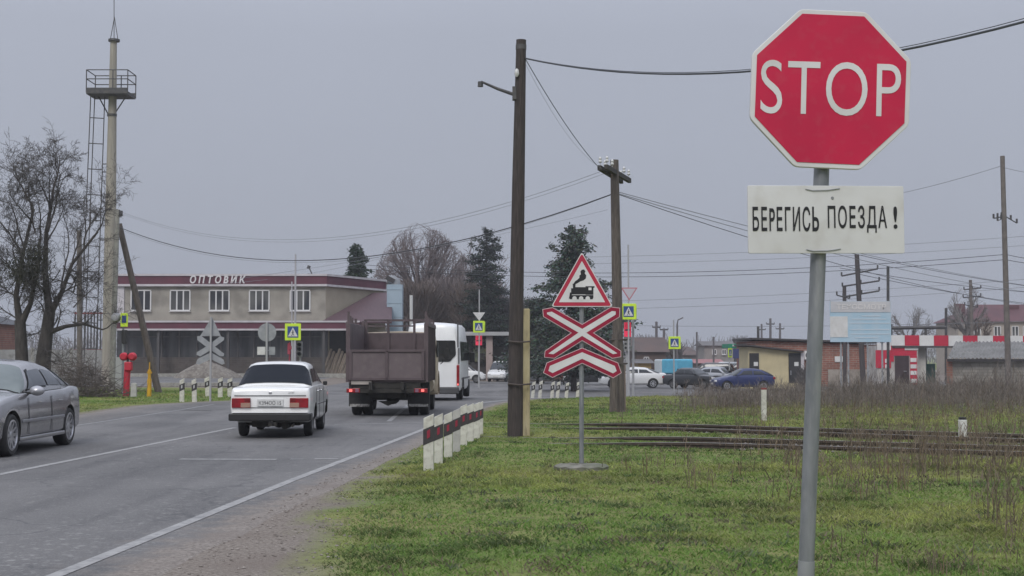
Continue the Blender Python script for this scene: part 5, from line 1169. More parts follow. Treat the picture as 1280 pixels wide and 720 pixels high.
# ------------------------------------------------------------------ signs
def stop_sign():
    D = 6.3; S = D / F; c = at(1037.5, 112, D)
    top = at(1037.5, 16, D); bot = at(1006, 887, D)
    t = thing('stop_sign', 'red octagonal STOP sign with white plate below on leaning grey pole', 'stop sign', (bot.x, D, 0))
    o = Vector((bot.x, D, 0)); T = lambda p: p - o
    m = MB(); up = (top - bot).normalized(); b0 = bot + Vector((0, .05, 0)); b1 = top + Vector((0, .05, 0)); yl = at(1011, 703, D) + Vector((0, .05, 0))
    m.tube([T(b0) - up * .3, T(yl)], .0365, 24); pl = m.build('pole_foot', M('pole_foot_grey', (.30, .31, .32), (.25, .26, .27), 6, .5, .2), t, smooth=40)
    m = MB(); m.tube([T(yl), T(b1)], .0340, 24); m.build('pole', galv, t, smooth=40)
    # octagon
    R = 100 * S / cos(pi / 8); rot = radians(-2.6)
    oc = [(R * cos(pi / 8 + k * pi / 4 + rot), R * sin(pi / 8 + k * pi / 4 + rot)) for k in range(8)]
    h = thing_part('sign_plate', t, T(c))
    m = MB(); m.prism(rounded(oc, .02, 3), -.012, .012); sp = m.build('sign_plate', white_sign, t, loc=T(c), bevel=.003)
    m = MB(); m.prism(offset(oc, 6.0 * S), -.0145, -.0125); m.build('red_field', red_sign, sp)
    text('STOP', 176 * S, 68 * S, .0015, white_sign, 'lettering', sp, (0, -.0150, .002), rot=(pi / 2, radians(1.8), 0), bold=-.004, space=1.07)
    m = MB()
    for dz in (-.18, .18): m.box((-.02, .03, dz), (.12, .05, .03))
    m.build('clamp', galv, sp)
    # plate below
    c2 = at(1032.5, 274.5, D)
    m = MB(); w_, h_ = 200 * S, 85 * S; m.prism(rounded([(-w_ / 2, -h_ / 2), (w_ / 2, -h_ / 2), (w_ / 2, h_ / 2), (-w_ / 2, h_ / 2)], .008, 3), -.006, .006)
    p2 = m.build('warning_plate', plate_white, t, loc=T(c2) + Vector((0, -.002, 0)), rot=(0, radians(-.35), radians(5)), bevel=.0015)
    text('БЕPЕГИС', 73.5 * S, 31 * S, .001, black_sign, 'lettering', p2, (-57.7 * S, -.0075, .5 * S), bold=.010, space=1.16)
    text('P', 8.6 * S, -31 * S, .001, black_sign, 'lettering', p2, (-14 * S, -.0075, .5 * S), bold=.010)      # soft sign
    text('ПОЕЗДА', 76 * S, 34 * S, .001, black_sign, 'lettering', p2, (39.5 * S, -.0075, .5 * S), bold=.010, space=1.16)
    text('!', 5 * S, 28 * S, .001, black_sign, 'lettering', p2, (88.5 * S, -.0075, 2.5 * S), bold=.010)
    m = MB()      # wire ties
    for dz, sgn in ((38 * S, 1), (-38 * S, 1)):
        m.tube([(-26 * S, -.009, dz), (-18 * S, -.010, dz - 3 * S * sgn * .6), (2 * S, -.010, dz - 2 * S * .6), (17 * S, -.009, dz + 1 * S)], .0022, 6)
        m.tube([(17 * S, -.009, dz + S), (19 * S, .03, dz)], .0022, 5); m.tube([(-26 * S, -.009, dz), (-27 * S, .03, dz)], .0022, 5)
    m.build('wire_tie', grey_back, p2)
    m = MB()
    for x, z in ((8, 27),): m.lathe([(0, -.009), (.006, -.009), (.007, -.006)], 8, axis='y', c=(x * S, 0, z * S))
    m.build('rivet', galv, p2)
def thing_part(*a): return None
stop_sign()

def crossing_sign():
    D = 19.6; S = D / F; b = at(727, 588, D); b.z = zt(b.x, D)
    t = thing('level_crossing_sign', 'red and white crossing cross with locomotive triangle on thin pole', 'road sign', b)
    def P(x, y): v = at(x, y, D) - b; return v.x, v.z           # photo pixels to the sign plane
    def K(x, y): return P(660 + x / 4.24, 310 + y / 4.24)
    m = MB(); m.tube([(0, .05, -.3), (.01, .05, P(727, 330)[1])], .032, 14); m.build('pole', galv, t, smooth=40)
    ox = [(76, 324), (130, 314), (287, 403), (440, 311), (488, 317), (486, 366), (350, 450), (494, 545), (494, 578), (446, 586), (287, 492), (140, 586), (85, 580), (89, 545), (226, 450), (80, 364)]
    ox = [K(*p) for p in ox]
    m = MB(); m.prism(ox, -.006, .006); x0 = m.build('cross_plate', M('sign_edge_pink', (.55, .42, .43), None, rough=.5), t)
    m = MB(); m.prism(offset(ox, .009), -.0085, -.0065); m.build('red_border', dark_red_sign, x0)
    m = MB(); m.prism(offset(ox, .0575), -.0105, -.009); m.build('white_field', white_sign, x0)
    cv = [(80, 662), (98, 608), (287, 528), (478, 608), (497, 662), (452, 690), (287, 612), (130, 688)]
    cv = [K(*p) for p in cv]
    m = MB(); m.prism(cv, -.0012, .0112); c0 = m.build('chevron_plate', bpy.data.materials['sign_edge_pink'], t, loc=(0, -.004, 0))
    m = MB(); m.prism(offset(cv, .009), -.0025, -.0005); m.build('red_border', dark_red_sign, c0)
    m = MB(); m.prism(offset(cv, .058), -.0045, -.003); m.build('white_field', white_sign, c0)
    tr = [K(285, 16), K(452, 316), K(120, 310)]; tr = [K(285, 20), K(450, 312), K(122, 312)]
    m = MB(); m.prism(rounded(tr, .045), -.006, .006); t0 = m.build('triangle_plate', white_sign, t, loc=(0, -.016, 0))
    m = MB(); m.prism(rounded(offset(tr, .012), .04), -.0085, -.0065); m.build('red_border', M('sign_red_bright', (.46, .02, .055), (.40, .018, .05), 3, .5), t0)
    m = MB(); m.prism(rounded(offset(tr, .062), .012), -.0105, -.009); m.build('white_field', white_sign, t0)
    # locomotive pictogram
    def kp(l): return [K(*p) for p in l]
    m = MB(); y0, y1 = -.0125, -.011
    for poly in ([(228, 214), (248, 214), (250, 208), (312, 208), (312, 246), (228, 246)], [(304, 203), (352, 203), (352, 210), (346, 212), (346, 248), (304, 248)], [(236, 190), (252, 190), (250, 214), (238, 214)],
                 [(220, 250), (346, 250), (346, 262), (342, 272), (222, 272), (220, 262)], [(222, 236), (234, 236), (230, 256), (216, 272)]):
        m.prism(kp(poly), y0, y1); y0 -= .0001; y1 -= .0001
    sm_ = [(240, 190), (250, 176), (262, 168), (272, 158), (272, 146), (280, 140), (277, 126), (284, 116), (296, 114), (304, 124), (300, 134), (308, 146), (306, 162), (294, 172), (276, 178), (264, 186), (252, 192)]
    m.prism(kp(sm_), -.0122, -.0108); lo = m.build('locomotive', black_sign, t0)
    m = MB()
    for x in (246, 281, 316):
        cx, cz = K(x, 268); m.prism(circ(cx, cz, 12 / 4.24 * S, 14), -.0145, -.0132)
    cx, cz = K(327, 217); m.prism([K(320, 210), K(336, 210), K(336, 224), K(320, 224)], -.0145, -.0132); m.build('wheel_mark', white_sign, lo)
    m = MB(); rows = []
    for r, z in ((.34, -.1), (.37, .045), (.33, .07), (0, .075)):
        rows.append([Vector((r * cos(2 * pi * k / 28) * (1 + .06 * sin(3 * k)), r * .75 * sin(2 * pi * k / 28) * (1 + .05 * cos(5 * k)), z + .01 * sin(k * 2.2))) for k in range(28)])
    m.grid(rows, closed=True); m.build('concrete_base', M('base_concrete', (.23, .22, .19), (.15, .15, .12), 7, .95, bump=.5, bsc=30, c3=(.10, .12, .06), sc3=5, f3=.6), t, smooth=50)
crossing_sign()

def back_sign():      # the twin on the far side, seen from behind
    D = 48.5; S = D / F; b = at(263, 503, D); b.z = zt(b.x, D)
    t = thing('level_crossing_sign', 'grey back of the crossing cross and triangle on the far side', 'road sign', b)
    def K(x, y): v = at(140 + x / 5.54, 380 + y / 5.54, D) - b; return v.x, v.z
    m = MB(); m.tube([(0, -.03, -.3), (0, -.03, K(690, 90)[1])], .035, 10); m.build('pole', M('pole_pale', (.36, .36, .36), None, rough=.5), t, smooth=40)
    for nm, pts, y in (('cross_plate', [(588, 222), (618, 222), (683, 272), (748, 222), (776, 232), (774, 250), (712, 295), (776, 345), (770, 362), (745, 360), (683, 318), (610, 362), (584, 352), (586, 335), (650, 295), (590, 250)], .03),
                       ('chevron_plate', [(584, 396), (592, 380), (683, 335), (770, 385), (778, 412), (760, 420), (683, 382), (600, 420), (580, 412)], .05),
                       ('triangle_plate', [(690, 90), (752, 222), (608, 222)], .05)):
        m = MB(); m.prism([K(*p) for p in pts], y - .01, y + .01); m.build(nm, grey_back, t)
back_sign()
def round_back():
    D = 66; S = D / F; b = at(333, 490, D); b.z = zt(b.x, D); t = thing('round_sign', 'grey back of a round sign above two small plates', 'road sign', b)
    def P(x, y): v = at(x, y, D) - b; return v.x, v.z
    m = MB(); m.tube([(0, 0, -.3), (0, 0, P(0, 403)[1])], .05, 10); m.build('pole', bpy.data.materials['pole_pale'], t, smooth=40)
    m = MB(); cx, cz = P(333.5, 415.5); m.prism(circ(cx, cz, 11.5 * S, 28), .06, .09); m.build('disc', grey_back, t)
    for x, mm in ((326.2, plate_white), (339.5, grey_back)):
        m = MB(); cx, cz = P(x, 438.5); m.box((cx, .085, cz), (10 * S if x < 333 else 8 * S, .02, 10 * S)); m.build('side_plate', mm, t)
    m = MB(); m.box((0, .115, P(0, 438)[1]), (.7, .03, .05)); m.build('bracket', grey_back, t)
round_back()
def ped_pictogram(root, cx, cz, w, y):
    m = MB(); m.prism([(cx - w * .46, cz - w * .42), (cx + w * .46, cz - w * .42), (cx, cz + w * .44)], y - .004, y); tri = m.build('white_triangle', white_sign, root)
    m = MB(); y2 = y - .006
    m.prism(circ(cx + .0 * w, cz + w * .16, w * .055, 10), y2 - .003, y2)
    for k, pts in enumerate(([(.01, .10), (.07, .02), (.03, -.12), (-.05, -.12), (-.04, .04)], [(.02, -.10), (.10, -.22), (.14, -.36), (.09, -.36), (.05, -.24), (-.02, -.12)], [(-.03, -.10), (-.07, -.24), (-.16, -.36), (-.10, -.37), (-.02, -.25), (.02, -.12)], [(-.03, .06), (-.13, -.08), (-.10, -.10), (-.01, .02)], [(.05, .05), (.13, -.04), (.11, -.07), (.04, .0)])):
        m.prism([(cx + a * w, cz + b_ * w) for a, b_ in pts], y2 - .003 - k * .0003, y2 - k * .0003)
    m.build('walker', black_sign, tri)
def ped_sign(label, D, px, pys, w_px, base_py, yaw=0, pole_px=None, light=None, tri=None, top_py=None, side=1):
    return _ped(label, D, px, pys, w_px, base_py, yaw, pole_px, light, tri, top_py, side)
def _ped(label, D, px, pys, w_px, base_py, yaw, pole_px, light, tri, top_py, side):
    S = D / F; b = at(pole_px or px, 480, D); b.z = zg(b.x, D); t = thing('pedestrian_crossing_sign', label, 'road sign', b)
    def P(x, y): v = at(x, y, D) - b; return v.x, v.z
    m = MB(); m.tube([(0, 0, -.2), (0, 0, P(0, top_py if top_py else pys - w_px / 2)[1])], .045, 10); m.build('pole', bpy.data.materials['pole_pale'], t, smooth=40)
    cx, cz = P(px, pys); w_ = w_px * S
    m = MB(); m.box((0, 0, 0), (w_, .03, w_ * 1.05)); pl = m.build('lime_plate', lime, t, loc=(cx, -.08, cz), rot=(0, 0, yaw), bevel=.02)
    m = MB(); m.box((0, -.02, 0), (w_ * .68, .006, w_ * .70)); bl = m.build('blue_field', blue_sign, pl); ped_pictogram(bl, 0, 0, w_ * .66, -.0245)
    m = MB(); m.box((side * w_ * .17, .17, -w_ * .02), (w_ * .9, .03, w_ * .98), rz=.5 * side); m.build('side_plate', lime, pl, bevel=.015)
    return t, P, S
t, P, S = ped_sign('lime framed pedestrian crossing sign above the white saloon car roof', 66, 366.5, 415, 20, 490, .0, 366, side=-1)
def light(label, D, px, py0, py1, col, base=None, lit=True):
    S = D / F; b = at(px, 480, D); b.z = zg(b.x, D); t = thing('traffic_light', label, 'traffic light', b)
    def P(x, y): v = at(x, y, D) - b; return v.x, v.z
    h = P(0, py0)[1] - P(0, py1)[1]; zc = (P(0, py0)[1] + P(0, py1)[1]) / 2; w_ = h / 3
    m = MB(); m.tube([(.0, .12, -.2), (.0, .12, zc + h / 2)], .05, 8); m.build('pole', bpy.data.materials['pole_pale'], t, smooth=40)
    m = MB(); m.box((0, 0, zc), (w_, .2, h)); m.build('housing', tl_body if not col else red_board, t, bevel=.03)
    for k in range(3):
        z = zc + h * (.31 - .31 * k); m = MB(); m.prism(circ(0, z, w_ * .36, 14), -.12, -.1); m.build('lens', tl_black if not (k == 0 and lit) else tl_lit, t)
        m = MB(); m.lathe([(w_ * .4, -.28), (w_ * .4, -.1)], 14, axis='y', c=(0, 0, z)); m.v = [(v[0], v[1] if v[2] > z - .05 else -.1, v[2]) for v in m.v]; m.build('visor', tl_black, t)
    return t
red_board = M('red_board', (.50, .03, .06), None, rough=.5)
def red_display(label, D, px, py, wpx, hpx, strips):
    """ red lit countdown / signal head over a grey housing """
    S = D / F; b = at(px, 480, D); b.z = zg(b.x, D); t = thing('traffic_light', label, 'traffic light', b)
    def P(x, y): v = at(x, y, D) - b; return v.x, v.z
    zc = P(0, py)[1]; w_, h = wpx * S, hpx * S; H = h * (2.0 if strips else 1.0)
    m = MB(); m.tube([(0, .14, -.2), (0, .14, zc + h / 2)], .06, 8); m.build('pole', bpy.data.materials['pole_pale'], t, smooth=40)
    m = MB(); m.box((0, 0, zc - (H - h) / 2), (w_ * 1.05, .2, H)); m.build('housing', tl_body, t, bevel=.02)
    m = MB(); m.box((0, -.115, zc), (w_, .03, h)); r = m.build('red_face', tl_lit, t)
    m = MB(); m.box((0, -.14, zc - h * .03), (w_ * .75, .02, h * .10)); m.build('dark_bar', tl_black, r)
    m = MB(); m.lathe([(w_ * .34, -.28), (w_ * .34, -.13)], 14, axis='y', c=(0, 0, zc + h * .26)); m.build('visor', red_board, t)
    if strips:
        m = MB()
        for k in range(3):
            z = zc - h * (.70 + .28 * k)
            for x in (-.28, .22): m.prism(circ(x * w_, z, w_ * .17, 12), -.12, -.1)
        m.build('dark_lens', tl_black, t)
    return t
light('small grey signal head beside the lime pedestrian sign', 66.5, 374.5, 427, 446, None, lit=False)
m = MB(); q = at(361.5, 436, 66.4); m.box(q, (.12, .2, .5)); m.box(q + Vector((.05, -.12, .05)), (.16, .06, .16)); m.tube([q + Vector((0, .13, -2)), q + Vector((0, .13, .3))], .035, 6)
tag(m.build('signal_lamp', tl_lit if False else M('dim_red', (.45, .06, .10), None)), 'small dim red signal lamp on thin post left of lime sign', 'signal')
t, P, S = ped_sign('lime pedestrian crossing sign below an upturned grey triangle near minibus', 100, 598.5, 408.5, 14, 480, 0, 599, top_py=362)
m = MB(); m.prism([P(591, 390.5), P(606.5, 390.5), P(599, 401)], -.05, -.02); m.build('triangle_back', plate_white, t)
red_display('red lit signal under the small pedestrian sign right of minibus', 100.5, 598.5, 425.5, 8, 12, False)
t, P, S = ped_sign('lime pedestrian crossing sign right of the second wooden pole', 74, 785.5, 389.5, 19, 492, 0, 786, top_py=306)
m = MB(); m.prism([P(776, 359.5), P(797, 359.5), P(786.5, 376)], -.05, -.02); tp = m.build('yield_plate', M('faded_red', (.45, .16, .19), None), t)
m = MB(); m.prism(offset([P(776, 359.5), P(797, 359.5), P(786.5, 376)], .055), -.058, -.052); m.build('yield_white', M('faded_white', (.46, .44, .47), None), tp)
red_display('double red signal hanging below the large pedestrian sign by wooden pole', 74.5, 784.5, 412, 8.6, 18, True)
m = MB(); q = at(791.5, 492, 75); q.z = zg(q.x, 75); m.tube([q, at(791.5, 398, 75)], .06, 8); tag(m.build('sign_post', bpy.data.materials['pole_pale'], smooth=40), 'plain grey post just right of the double red signal', 'post')
t, P, S = ped_sign('small lime pedestrian crossing sign in front of blue covered lorry', 92, 843, 428.5, 15, 482, 0, 842.5, top_py=400)
t, P, S = ped_sign('small lime sign turned sideways left of the yellow kiosk', 104, 912.5, 441, 11, 480, 1.0, 912)
m = MB(); q = at(924, 442, 105); m.box(q, (.9, .05, .7)); m.tube([q + Vector((0, .05, -3)), q + Vector((0, .05, 0))], .04, 6); tag(m.build('blue_sign', M('navy', (.04, .05, .14), None)), 'small navy blue sign between sideways lime sign and kiosk', 'road sign')
def side_ped():
    D = 58; S = D / F; b = at(153, 497, D); b.z = zt(b.x, D); t = thing('pedestrian_crossing_sign', 'lime sign and dark signal head seen edge on beside the mast', 'road sign', b)
    def P(x, y): v = at(x, y, D) - b; return v.x, v.z
    m = MB(); m.tube([(0, 0, -.3), (0, 0, P(0, 392)[1])], .045, 8); m.build('pole', galv, t, smooth=40)
    cx, cz = P(156, 400); m = MB(); m.box((cx, -.08, cz), (9 * S, .06, 17 * S)); l = m.build('lime_plate', lime, t, bevel=.01)
    m = MB(); m.box((cx, -.12, cz + .03), (5.5 * S, .02, 9 * S)); m.build('dark_face', blue_sign, l)
    cx, cz = P(156, 421); m = MB(); m.box((cx, -.05, cz), (6 * S, .2, 17 * S)); h = m.build('signal_head', tl_black, t, bevel=.02)
    cx, cz = P(145, 397); m = MB(); m.lathe([(0, -.2), (.14, -.18), (.2, 0), (.2, .05), (0, .05)], 14, axis='y', c=(cx, 0, cz)); m.tube([(cx, 0, cz), (0, 0, cz)], .02, 5); m.build('loudspeaker', M('pale_grey', (.32, .32, .33), None), t, smooth=40)
side_ped()

# ------------------------------------------------------------------ posts
def guide_post(label, px, py, h_px, D, kind='red', mat=whitewash, wpx=13, lean=0, group=None, yaw=0):
    S = D / F; b = at(px, py, D); b.z = zt(b.x, D) - .02
    t = thing('guide_post', label, 'guide post', b, yaw, group); h = h_px * S; w_ = wpx * S; sl = w_ * .45; d = .10 if D < 35 else .08
    m = MB(); m.prism([(-w_ / 2, -.15), (w_ / 2, -.15), (w_ / 2 + lean, h), (-w_ / 2 + lean, h - sl)], 0, d); m.build('post', mat, t, bevel=.006)
    zb = h * .46; hb = h * .27; e = .004; lx = lean * .6
    if kind != 'plain':
        m = MB(); m.prism([(-w_ / 2 - e + lx, zb), (w_ / 2 + e + lx, zb + sl), (w_ / 2 + e + lx, zb + sl + hb), (-w_ / 2 - e + lx, zb + hb)], -e, d + e); bd = m.build('band', black_band, t)
        m = MB(); m.prism([(-w_ * .15 + lx, zb + hb * .42), (w_ * .15 + lx, zb + hb * .54), (w_ * .15 + lx, zb + hb * 1.04), (-w_ * .15 + lx, zb + hb * .92)], -e - .006, -e - .001); m.build('reflector', reflector if kind == 'red' else reflector_w, bd)
    return t
row = [(535.5, 588.5, 73, 19.4, whitewash, 12.6), (548, 580, 64, 20.8, whitewash, 10.5), (560, 572, 58, 22.0, whitewash, 10.2), (570.5, 566, 56, 23.0, whitewash_old, 9.2), (579.5, 558, 53, 24.7, whitewash, 8.4), (588, 551, 49, 26.2, whitewash, 8.2), (596, 547.5, 46.5, 27.2, whitewash, 7.4), (600.8, 544.5, 43, 28.4, whitewash, 6.0)]
where = ['nearest post of the roadside row, white with bold black band and red reflector', 'yellowish chipped white post, second from the front of the roadside row', 'white banded post, third from the front of the roadside row', 'unpainted grey post with black band in the middle of the roadside row',
         'white banded post just behind the grey one in the roadside row', 'white banded post, third from the far end of the roadside row', 'white banded post next to last at the far end of roadside row', 'last post of the roadside row, nearest the rails']
for (px, py, h, D, mt, wp), l in zip(row, where): guide_post(l, px, py, h, D, 'red', mt, wp, group='guide posts along the right road edge', yaw=0)
for px, py, h, l, ln in ((227, 503, 30, 'leftmost white guide post with black band on the left verge', .0), (243, 503, 30, 'second white guide post from left on the left verge', -.03), (260, 497.5, 26, 'white guide post with black slanted top by the back of the crossing sign', -.06), (275, 498, 26, 'white guide post on left verge nearest the white saloon', .0), (287, 497, 25, 'white guide post half hidden behind the white saloon car', .0)):
    D = 1.57 * F / (py - 445); guide_post(l, px, py, h, D, 'white', whitewash, 5.6, ln, 'guide posts on the left verge')
for px, py, h, l in ((665, 498, 22, 'banded guide post half hidden by the concrete stub of the tall pole'), (674, 498, 23, 'second guide post right of the tall pole by far road edge'), (689, 497.5, 22, 'third guide post right of the tall pole by far road edge'), (696, 497.5, 22, 'middle guide post between the tall pole and crossing sign'), (707, 497, 21, 'guide post left of crossing sign pole, last but one in far row'), (721, 496.5, 22, 'guide post touching the crossing sign pole in far row')):
    guide_post(l, px, py, h, 55, 'white', whitewash, 4.2, .08, 'guide posts along the far road edge')
def marker():
    D = 34; S = D / F; b = at(955, 527, D); b.z = zt(b.x, D); t = thing('marker_post', 'white wooden post with red stained top beyond the rails', 'post', b)
    m = MB(); m.box((0, 0, .37), (.115, .10, .8)); m.build('post', whitewash, t, bevel=.008)
    m = MB(); m.box((0, 0, .765), (.12, .105, .045)); m.build('red_cap', M('old_red', (.22, .05, .05), None), t)
    D = 27; b = at(1203.5, 549, D); b.z = .0; t = thing('fouling_post', 'short white post with black top standing between the tracks', 'post', b)
    m = MB(); m.box((0, 0, .15), (.135, .12, .42)); m.build('post', M('post_clean', (.66, .66, .63), (.55, .54, .5), 8), t, bevel=.01)
    m = MB(); m.box((0, 0, .385), (.12, .105, .05)); m.build('black_cap', tl_black, t, bevel=.01)
    D = 53; b = at(166.5, 496, D); b.z = zt(b.x, D) - .02; m = MB(); m.prism(rounded([(-.11, 0), (.11, 0), (.10, .56), (-.08, .56)], .06, 3), 0, .14); tag(m.build('marker_stone', whitewash_old, loc=b, bevel=.01), 'squat whitish marker stone beside the red post', 'post')
    D = 54; b = at(186.5, 498, D); b.z = zt(b.x, D); t = thing('gas_marker', 'yellow gas pipe marker post on the left verge', 'post', b); S = D / F
    m = MB(); m.tube([(0, 0, -.2), (0, 0, 22 * S)], .085, 12); m.tube([(0, 0, 22 * S), (0, 0, 34 * S)], .06, 10); m.tube([(0, 0, 34 * S), (0, 0, 43 * S)], .022, 8); m.build('pipe', yellow_paint, t, smooth=40)
    m = MB(); m.tube([(0, 0, 29 * S), (0, 0, 31.5 * S)], .095, 12); m.build('collar', yellow_paint, t)
    D = 55; b = at(159, 496, D); b.z = zt(b.x, D); t = thing('signal_post', 'bright red painted post with twin drum heads on left verge', 'post', b); S = D / F
    m = MB(); m.tube([(-.05, 0, -.2), (0, 0, 40 * S)], .12, 14); m.build('column', red_paint, t, smooth=40)
    m = MB(); m.box((.05, -.06, 37 * S), (.28, .26, 11 * S)); m.build('relay_box', red_paint, t, bevel=.04)
    for sx in (-1, 1):
        m = MB(); m.lathe([(0, -.16), (.10, -.16), (.15, -.1), (.16, .06), (.08, .14), (0, .14)], 18, axis='y', c=(sx * .16 + .02, 0, 49 * S)); m.build('drum_head', red_paint, t, smooth=40)
    m = MB(); m.tube([(0, 0, 40 * S), (.02, 0, 53 * S)], .045, 10); m.box((.02, 0, 49 * S), (.3, .06, .06)); m.build('neck', tl_black, t)
    D = 66; q = at(153, 486, D); q.z = zg(q.x, D); m = MB(); m.box((0, 0, .75), (.55, .5, 1.5)); o = m.build('casing', M('cabinet', (.42, .42, .41), None), None); o.name = 'utility_cabinet'; o.location = q; tag(o, 'pale grey utility cabinet behind the red post', 'cabinet')
    D = 70; q = at(268, 480, D); q.z = 0
marker()

# ------------------------------------------------------------------ poles
def pole_tall():
    D = 27.9; b = at(646, 546, D); b.z = zt(b.x, D); t = thing('wooden_pole', 'tall dark tarred wooden pole bound to a short concrete stub', 'utility pole', b)
    def P(x, y): return at(x, y, D) - b
    p = [P(643.5, 548) + Vector((0, 0, -.3)), P(645, 420), P(648, 230), P(651.5, 50)]; p[0].z = -.4
    m = MB(); m.tube(p, [.155, .142, .125, .098], 18); m.build('trunk', wood_dark, t, smooth=50)
    m = MB(); m.tube([P(651.3, 62), P(651.4, 56)], .105, 16); m.build('top_band', steel, t)
    m = MB(); s = P(656, 545); m.box((s.x, .08, P(0, 470).z - .05), (.20, .2, P(0, 392).z - P(0, 548).z + .3)); m.build('concrete_stub', conc_yel, t, bevel=.02)
    rw = M('rust_wire', (.07, .055, .05), None)
    for y in (428, 481):
        m = MB(); z = P(0, y).z; pts = [(P(636, 0).x, -.18, z + .02), (P(650, 0).x, -.19, z), (P(663, 0).x, -.06, z + .02), (P(663, 0).x, .2, z + .01), (P(645, 0).x, .22, z), (P(635.6, 0).x, .0, z)]; m.tube(pts + [pts[0]], .018, 6); m.build('wire_binding', rw, t)
    a = P(642, 118); m = MB(); m.tube([a, P(622, 111), P(601.5, 102)], [.035, .03, .022], 8); br = m.build('lamp_bracket', steel, t, smooth=40)
    m = MB(); m.lathe([(0, .04), (.05, .03), (.055, -.07), (0, -.08)], 10, c=P(600.5, 104)); m.box(P(643, 117), (.08, .2, .25)); m.build('bracket_end', steel, br)
    m = MB(); q = P(646, 92); m.lathe([(0, .08), (.035, .05), (.05, -.03), (.02, -.09)], 10, c=q + Vector((0, -.13, 0))); m.build('insulator', porcelain, t, smooth=40)
pole_tall()
def pole_arms():
    rw = bpy.data.materials['rust_wire']
    D = 38; b = at(771, 518, D); b.z = zt(b.x, D); t = thing('wooden_pole', 'wooden telegraph pole with two slanted crossarms and white insulators', 'utility pole', b)
    def P(x, y, d=D): return at(x, y, d) - b
    p0 = P(774, 518); p0.z = -.3
    m = MB(); m.tube([p0, P(771.5, 380), P(768, 200)], [.15, .135, .11], 16); m.build('trunk', wood_grey, t, smooth=50)
    m = MB(); q = P(766, 490); m.tube([(P(765, 0).x, -.12, -.3), (P(768, 0).x, -.1, P(0, 418).z)], [.13, .11], 12); m.build('stub', wood_grey, t, smooth=50)
    m = MB(); m.box((P(779, 0).x, .1, P(0, 492).z), (.07, .07, 1.5)); m.build('side_post', M('pinkish_wood', (.26, .20, .17), None), t)
    for y in (425, 455): m = MB(); m.tube([(P(761, 0).x, -.22, P(0, y).z), (P(782, 0).x, -.15, P(0, y).z + .02), (P(782, 0).x, .2, P(0, y).z), (P(761, 0).x, .1, P(0, y).z), (P(761, 0).x, -.22, P(0, y).z)], .018, 5); m.build('wire_binding', rw, t)
    for k, (a, bb) in enumerate((((749, 209.5), (777, 227)), ((757.5, 208.5), (787, 226)))):
        d0 = 36.8; za = P(*a, d0).z; d1 = d0 * (445 - a[1]) / (445 - bb[1]) * 1.0
        A, B = P(*a, d0), P(*bb, d1); B.z = A.z
        m = MB(); c = (A + B) / 2; v = B - A; m.box(c, (v.length, .1, .13), rz=math.atan2(v.y, v.x)); ar = m.build('crossarm', M('arm_dark%d' % k, (.05, .045, .042), None, rough=.8), t, bevel=.01)
        for f in (.04, .25, .75, .96):
            m = MB(); q = A.lerp(B, f); m.lathe([(.008, .06), (.008, .14), (.035, .14), (.05, .17), (.03, .21), (.042, .25), (.02, .29), (0, .30)], 10, c=q); m.build('insulator', porcelain, ar, smooth=40)
pole_arms()
def simple_pole(name, label, cat, D, base, top, r0, r1, mat, arms=(), n=10, extra=None, group=None):
    b = at(base[0], base[1], D); b.z = zg(b.x, D); t = thing(name, label, cat, b, 0, group)
    def P(x, y): return at(x, y, D) - b
    p0 = P(*base); p0.z = -.3
    m = MB(); m.tube([p0, P(*top)], [r0, r1], n); m.build('shaft', mat, t, smooth=50)
    S = D / F
    for (x0, y0, x1, y1, th) in arms:
        m = MB(); A, B = P(x0, y0), P(x1, y1); m.tube([A, B], th, 5)
        for q in (A, A.lerp(B, .5), B): m.tube([q, q + Vector((0, 0, .22))], .05, 6)
        m.build('crossarm', steel, t)
    return t
pw = M('far_wood', (.12, .105, .095), (.17, .15, .135), 4, .9)
simple_pole('utility_pole', 'tall slim pole at the right edge above the red roof house', 'utility pole', 70, (1261, 480), (1253, 195), .15, .11, pw, ((1242, 273, 1252, 271, .03), (1256, 270, 1271, 279, .03), (1247, 276, 1256, 272, .02)))
simple_pole('utility_pole', 'dark pole with three long slanted crossarms behind the billboard', 'utility pole', 82, (1080, 486), (1071, 318), .16, .13, M('pole_dk', (.07, .06, .06), None, rough=.8), ((1052, 345, 1097, 336, .05), (1053, 358, 1099, 351, .05), (1055, 371, 1099, 363.5, .05)))
simple_pole('utility_pole', 'short dark pole stub just left of the three armed pole', 'utility pole', 84, (1056, 486), (1055.5, 357), .11, .11, bpy.data.materials['pole_dk'], ((1046, 369, 1062, 373, .04),))
simple_pole('steel_post', 'thin dark steel post at the right end of the billboard', 'post', 80, (1110, 486), (1110, 333), .08, .08, steel)
simple_pole('utility_pole', 'wooden pole with three short crossarms before the red roof house', 'utility pole', 112, (1217, 486), (1213, 350), .16, .12, pw, ((1205, 362, 1226, 360, .05), (1204, 372, 1226, 370, .05), (1206, 381, 1222, 384, .04)))
t = thing('pipe_gantry', 'low dark steel pipe frame behind the chequered gate', 'frame', at(1148, 480, 106)); b = at(1148, 480, 106)
m = MB(); m.tube([at(1113, 410, 106) - b, at(1183, 409, 106) - b], .13, 8); m.build('top_pipe', steel, t)
for px, py in ((1182.5, 385), (1114, 405), (1157, 410)):
    m = MB(); m.tube([at(px, 480, 106) - b, at(px, py, 106) - b], .1, 8); m.build('upright', steel, t)
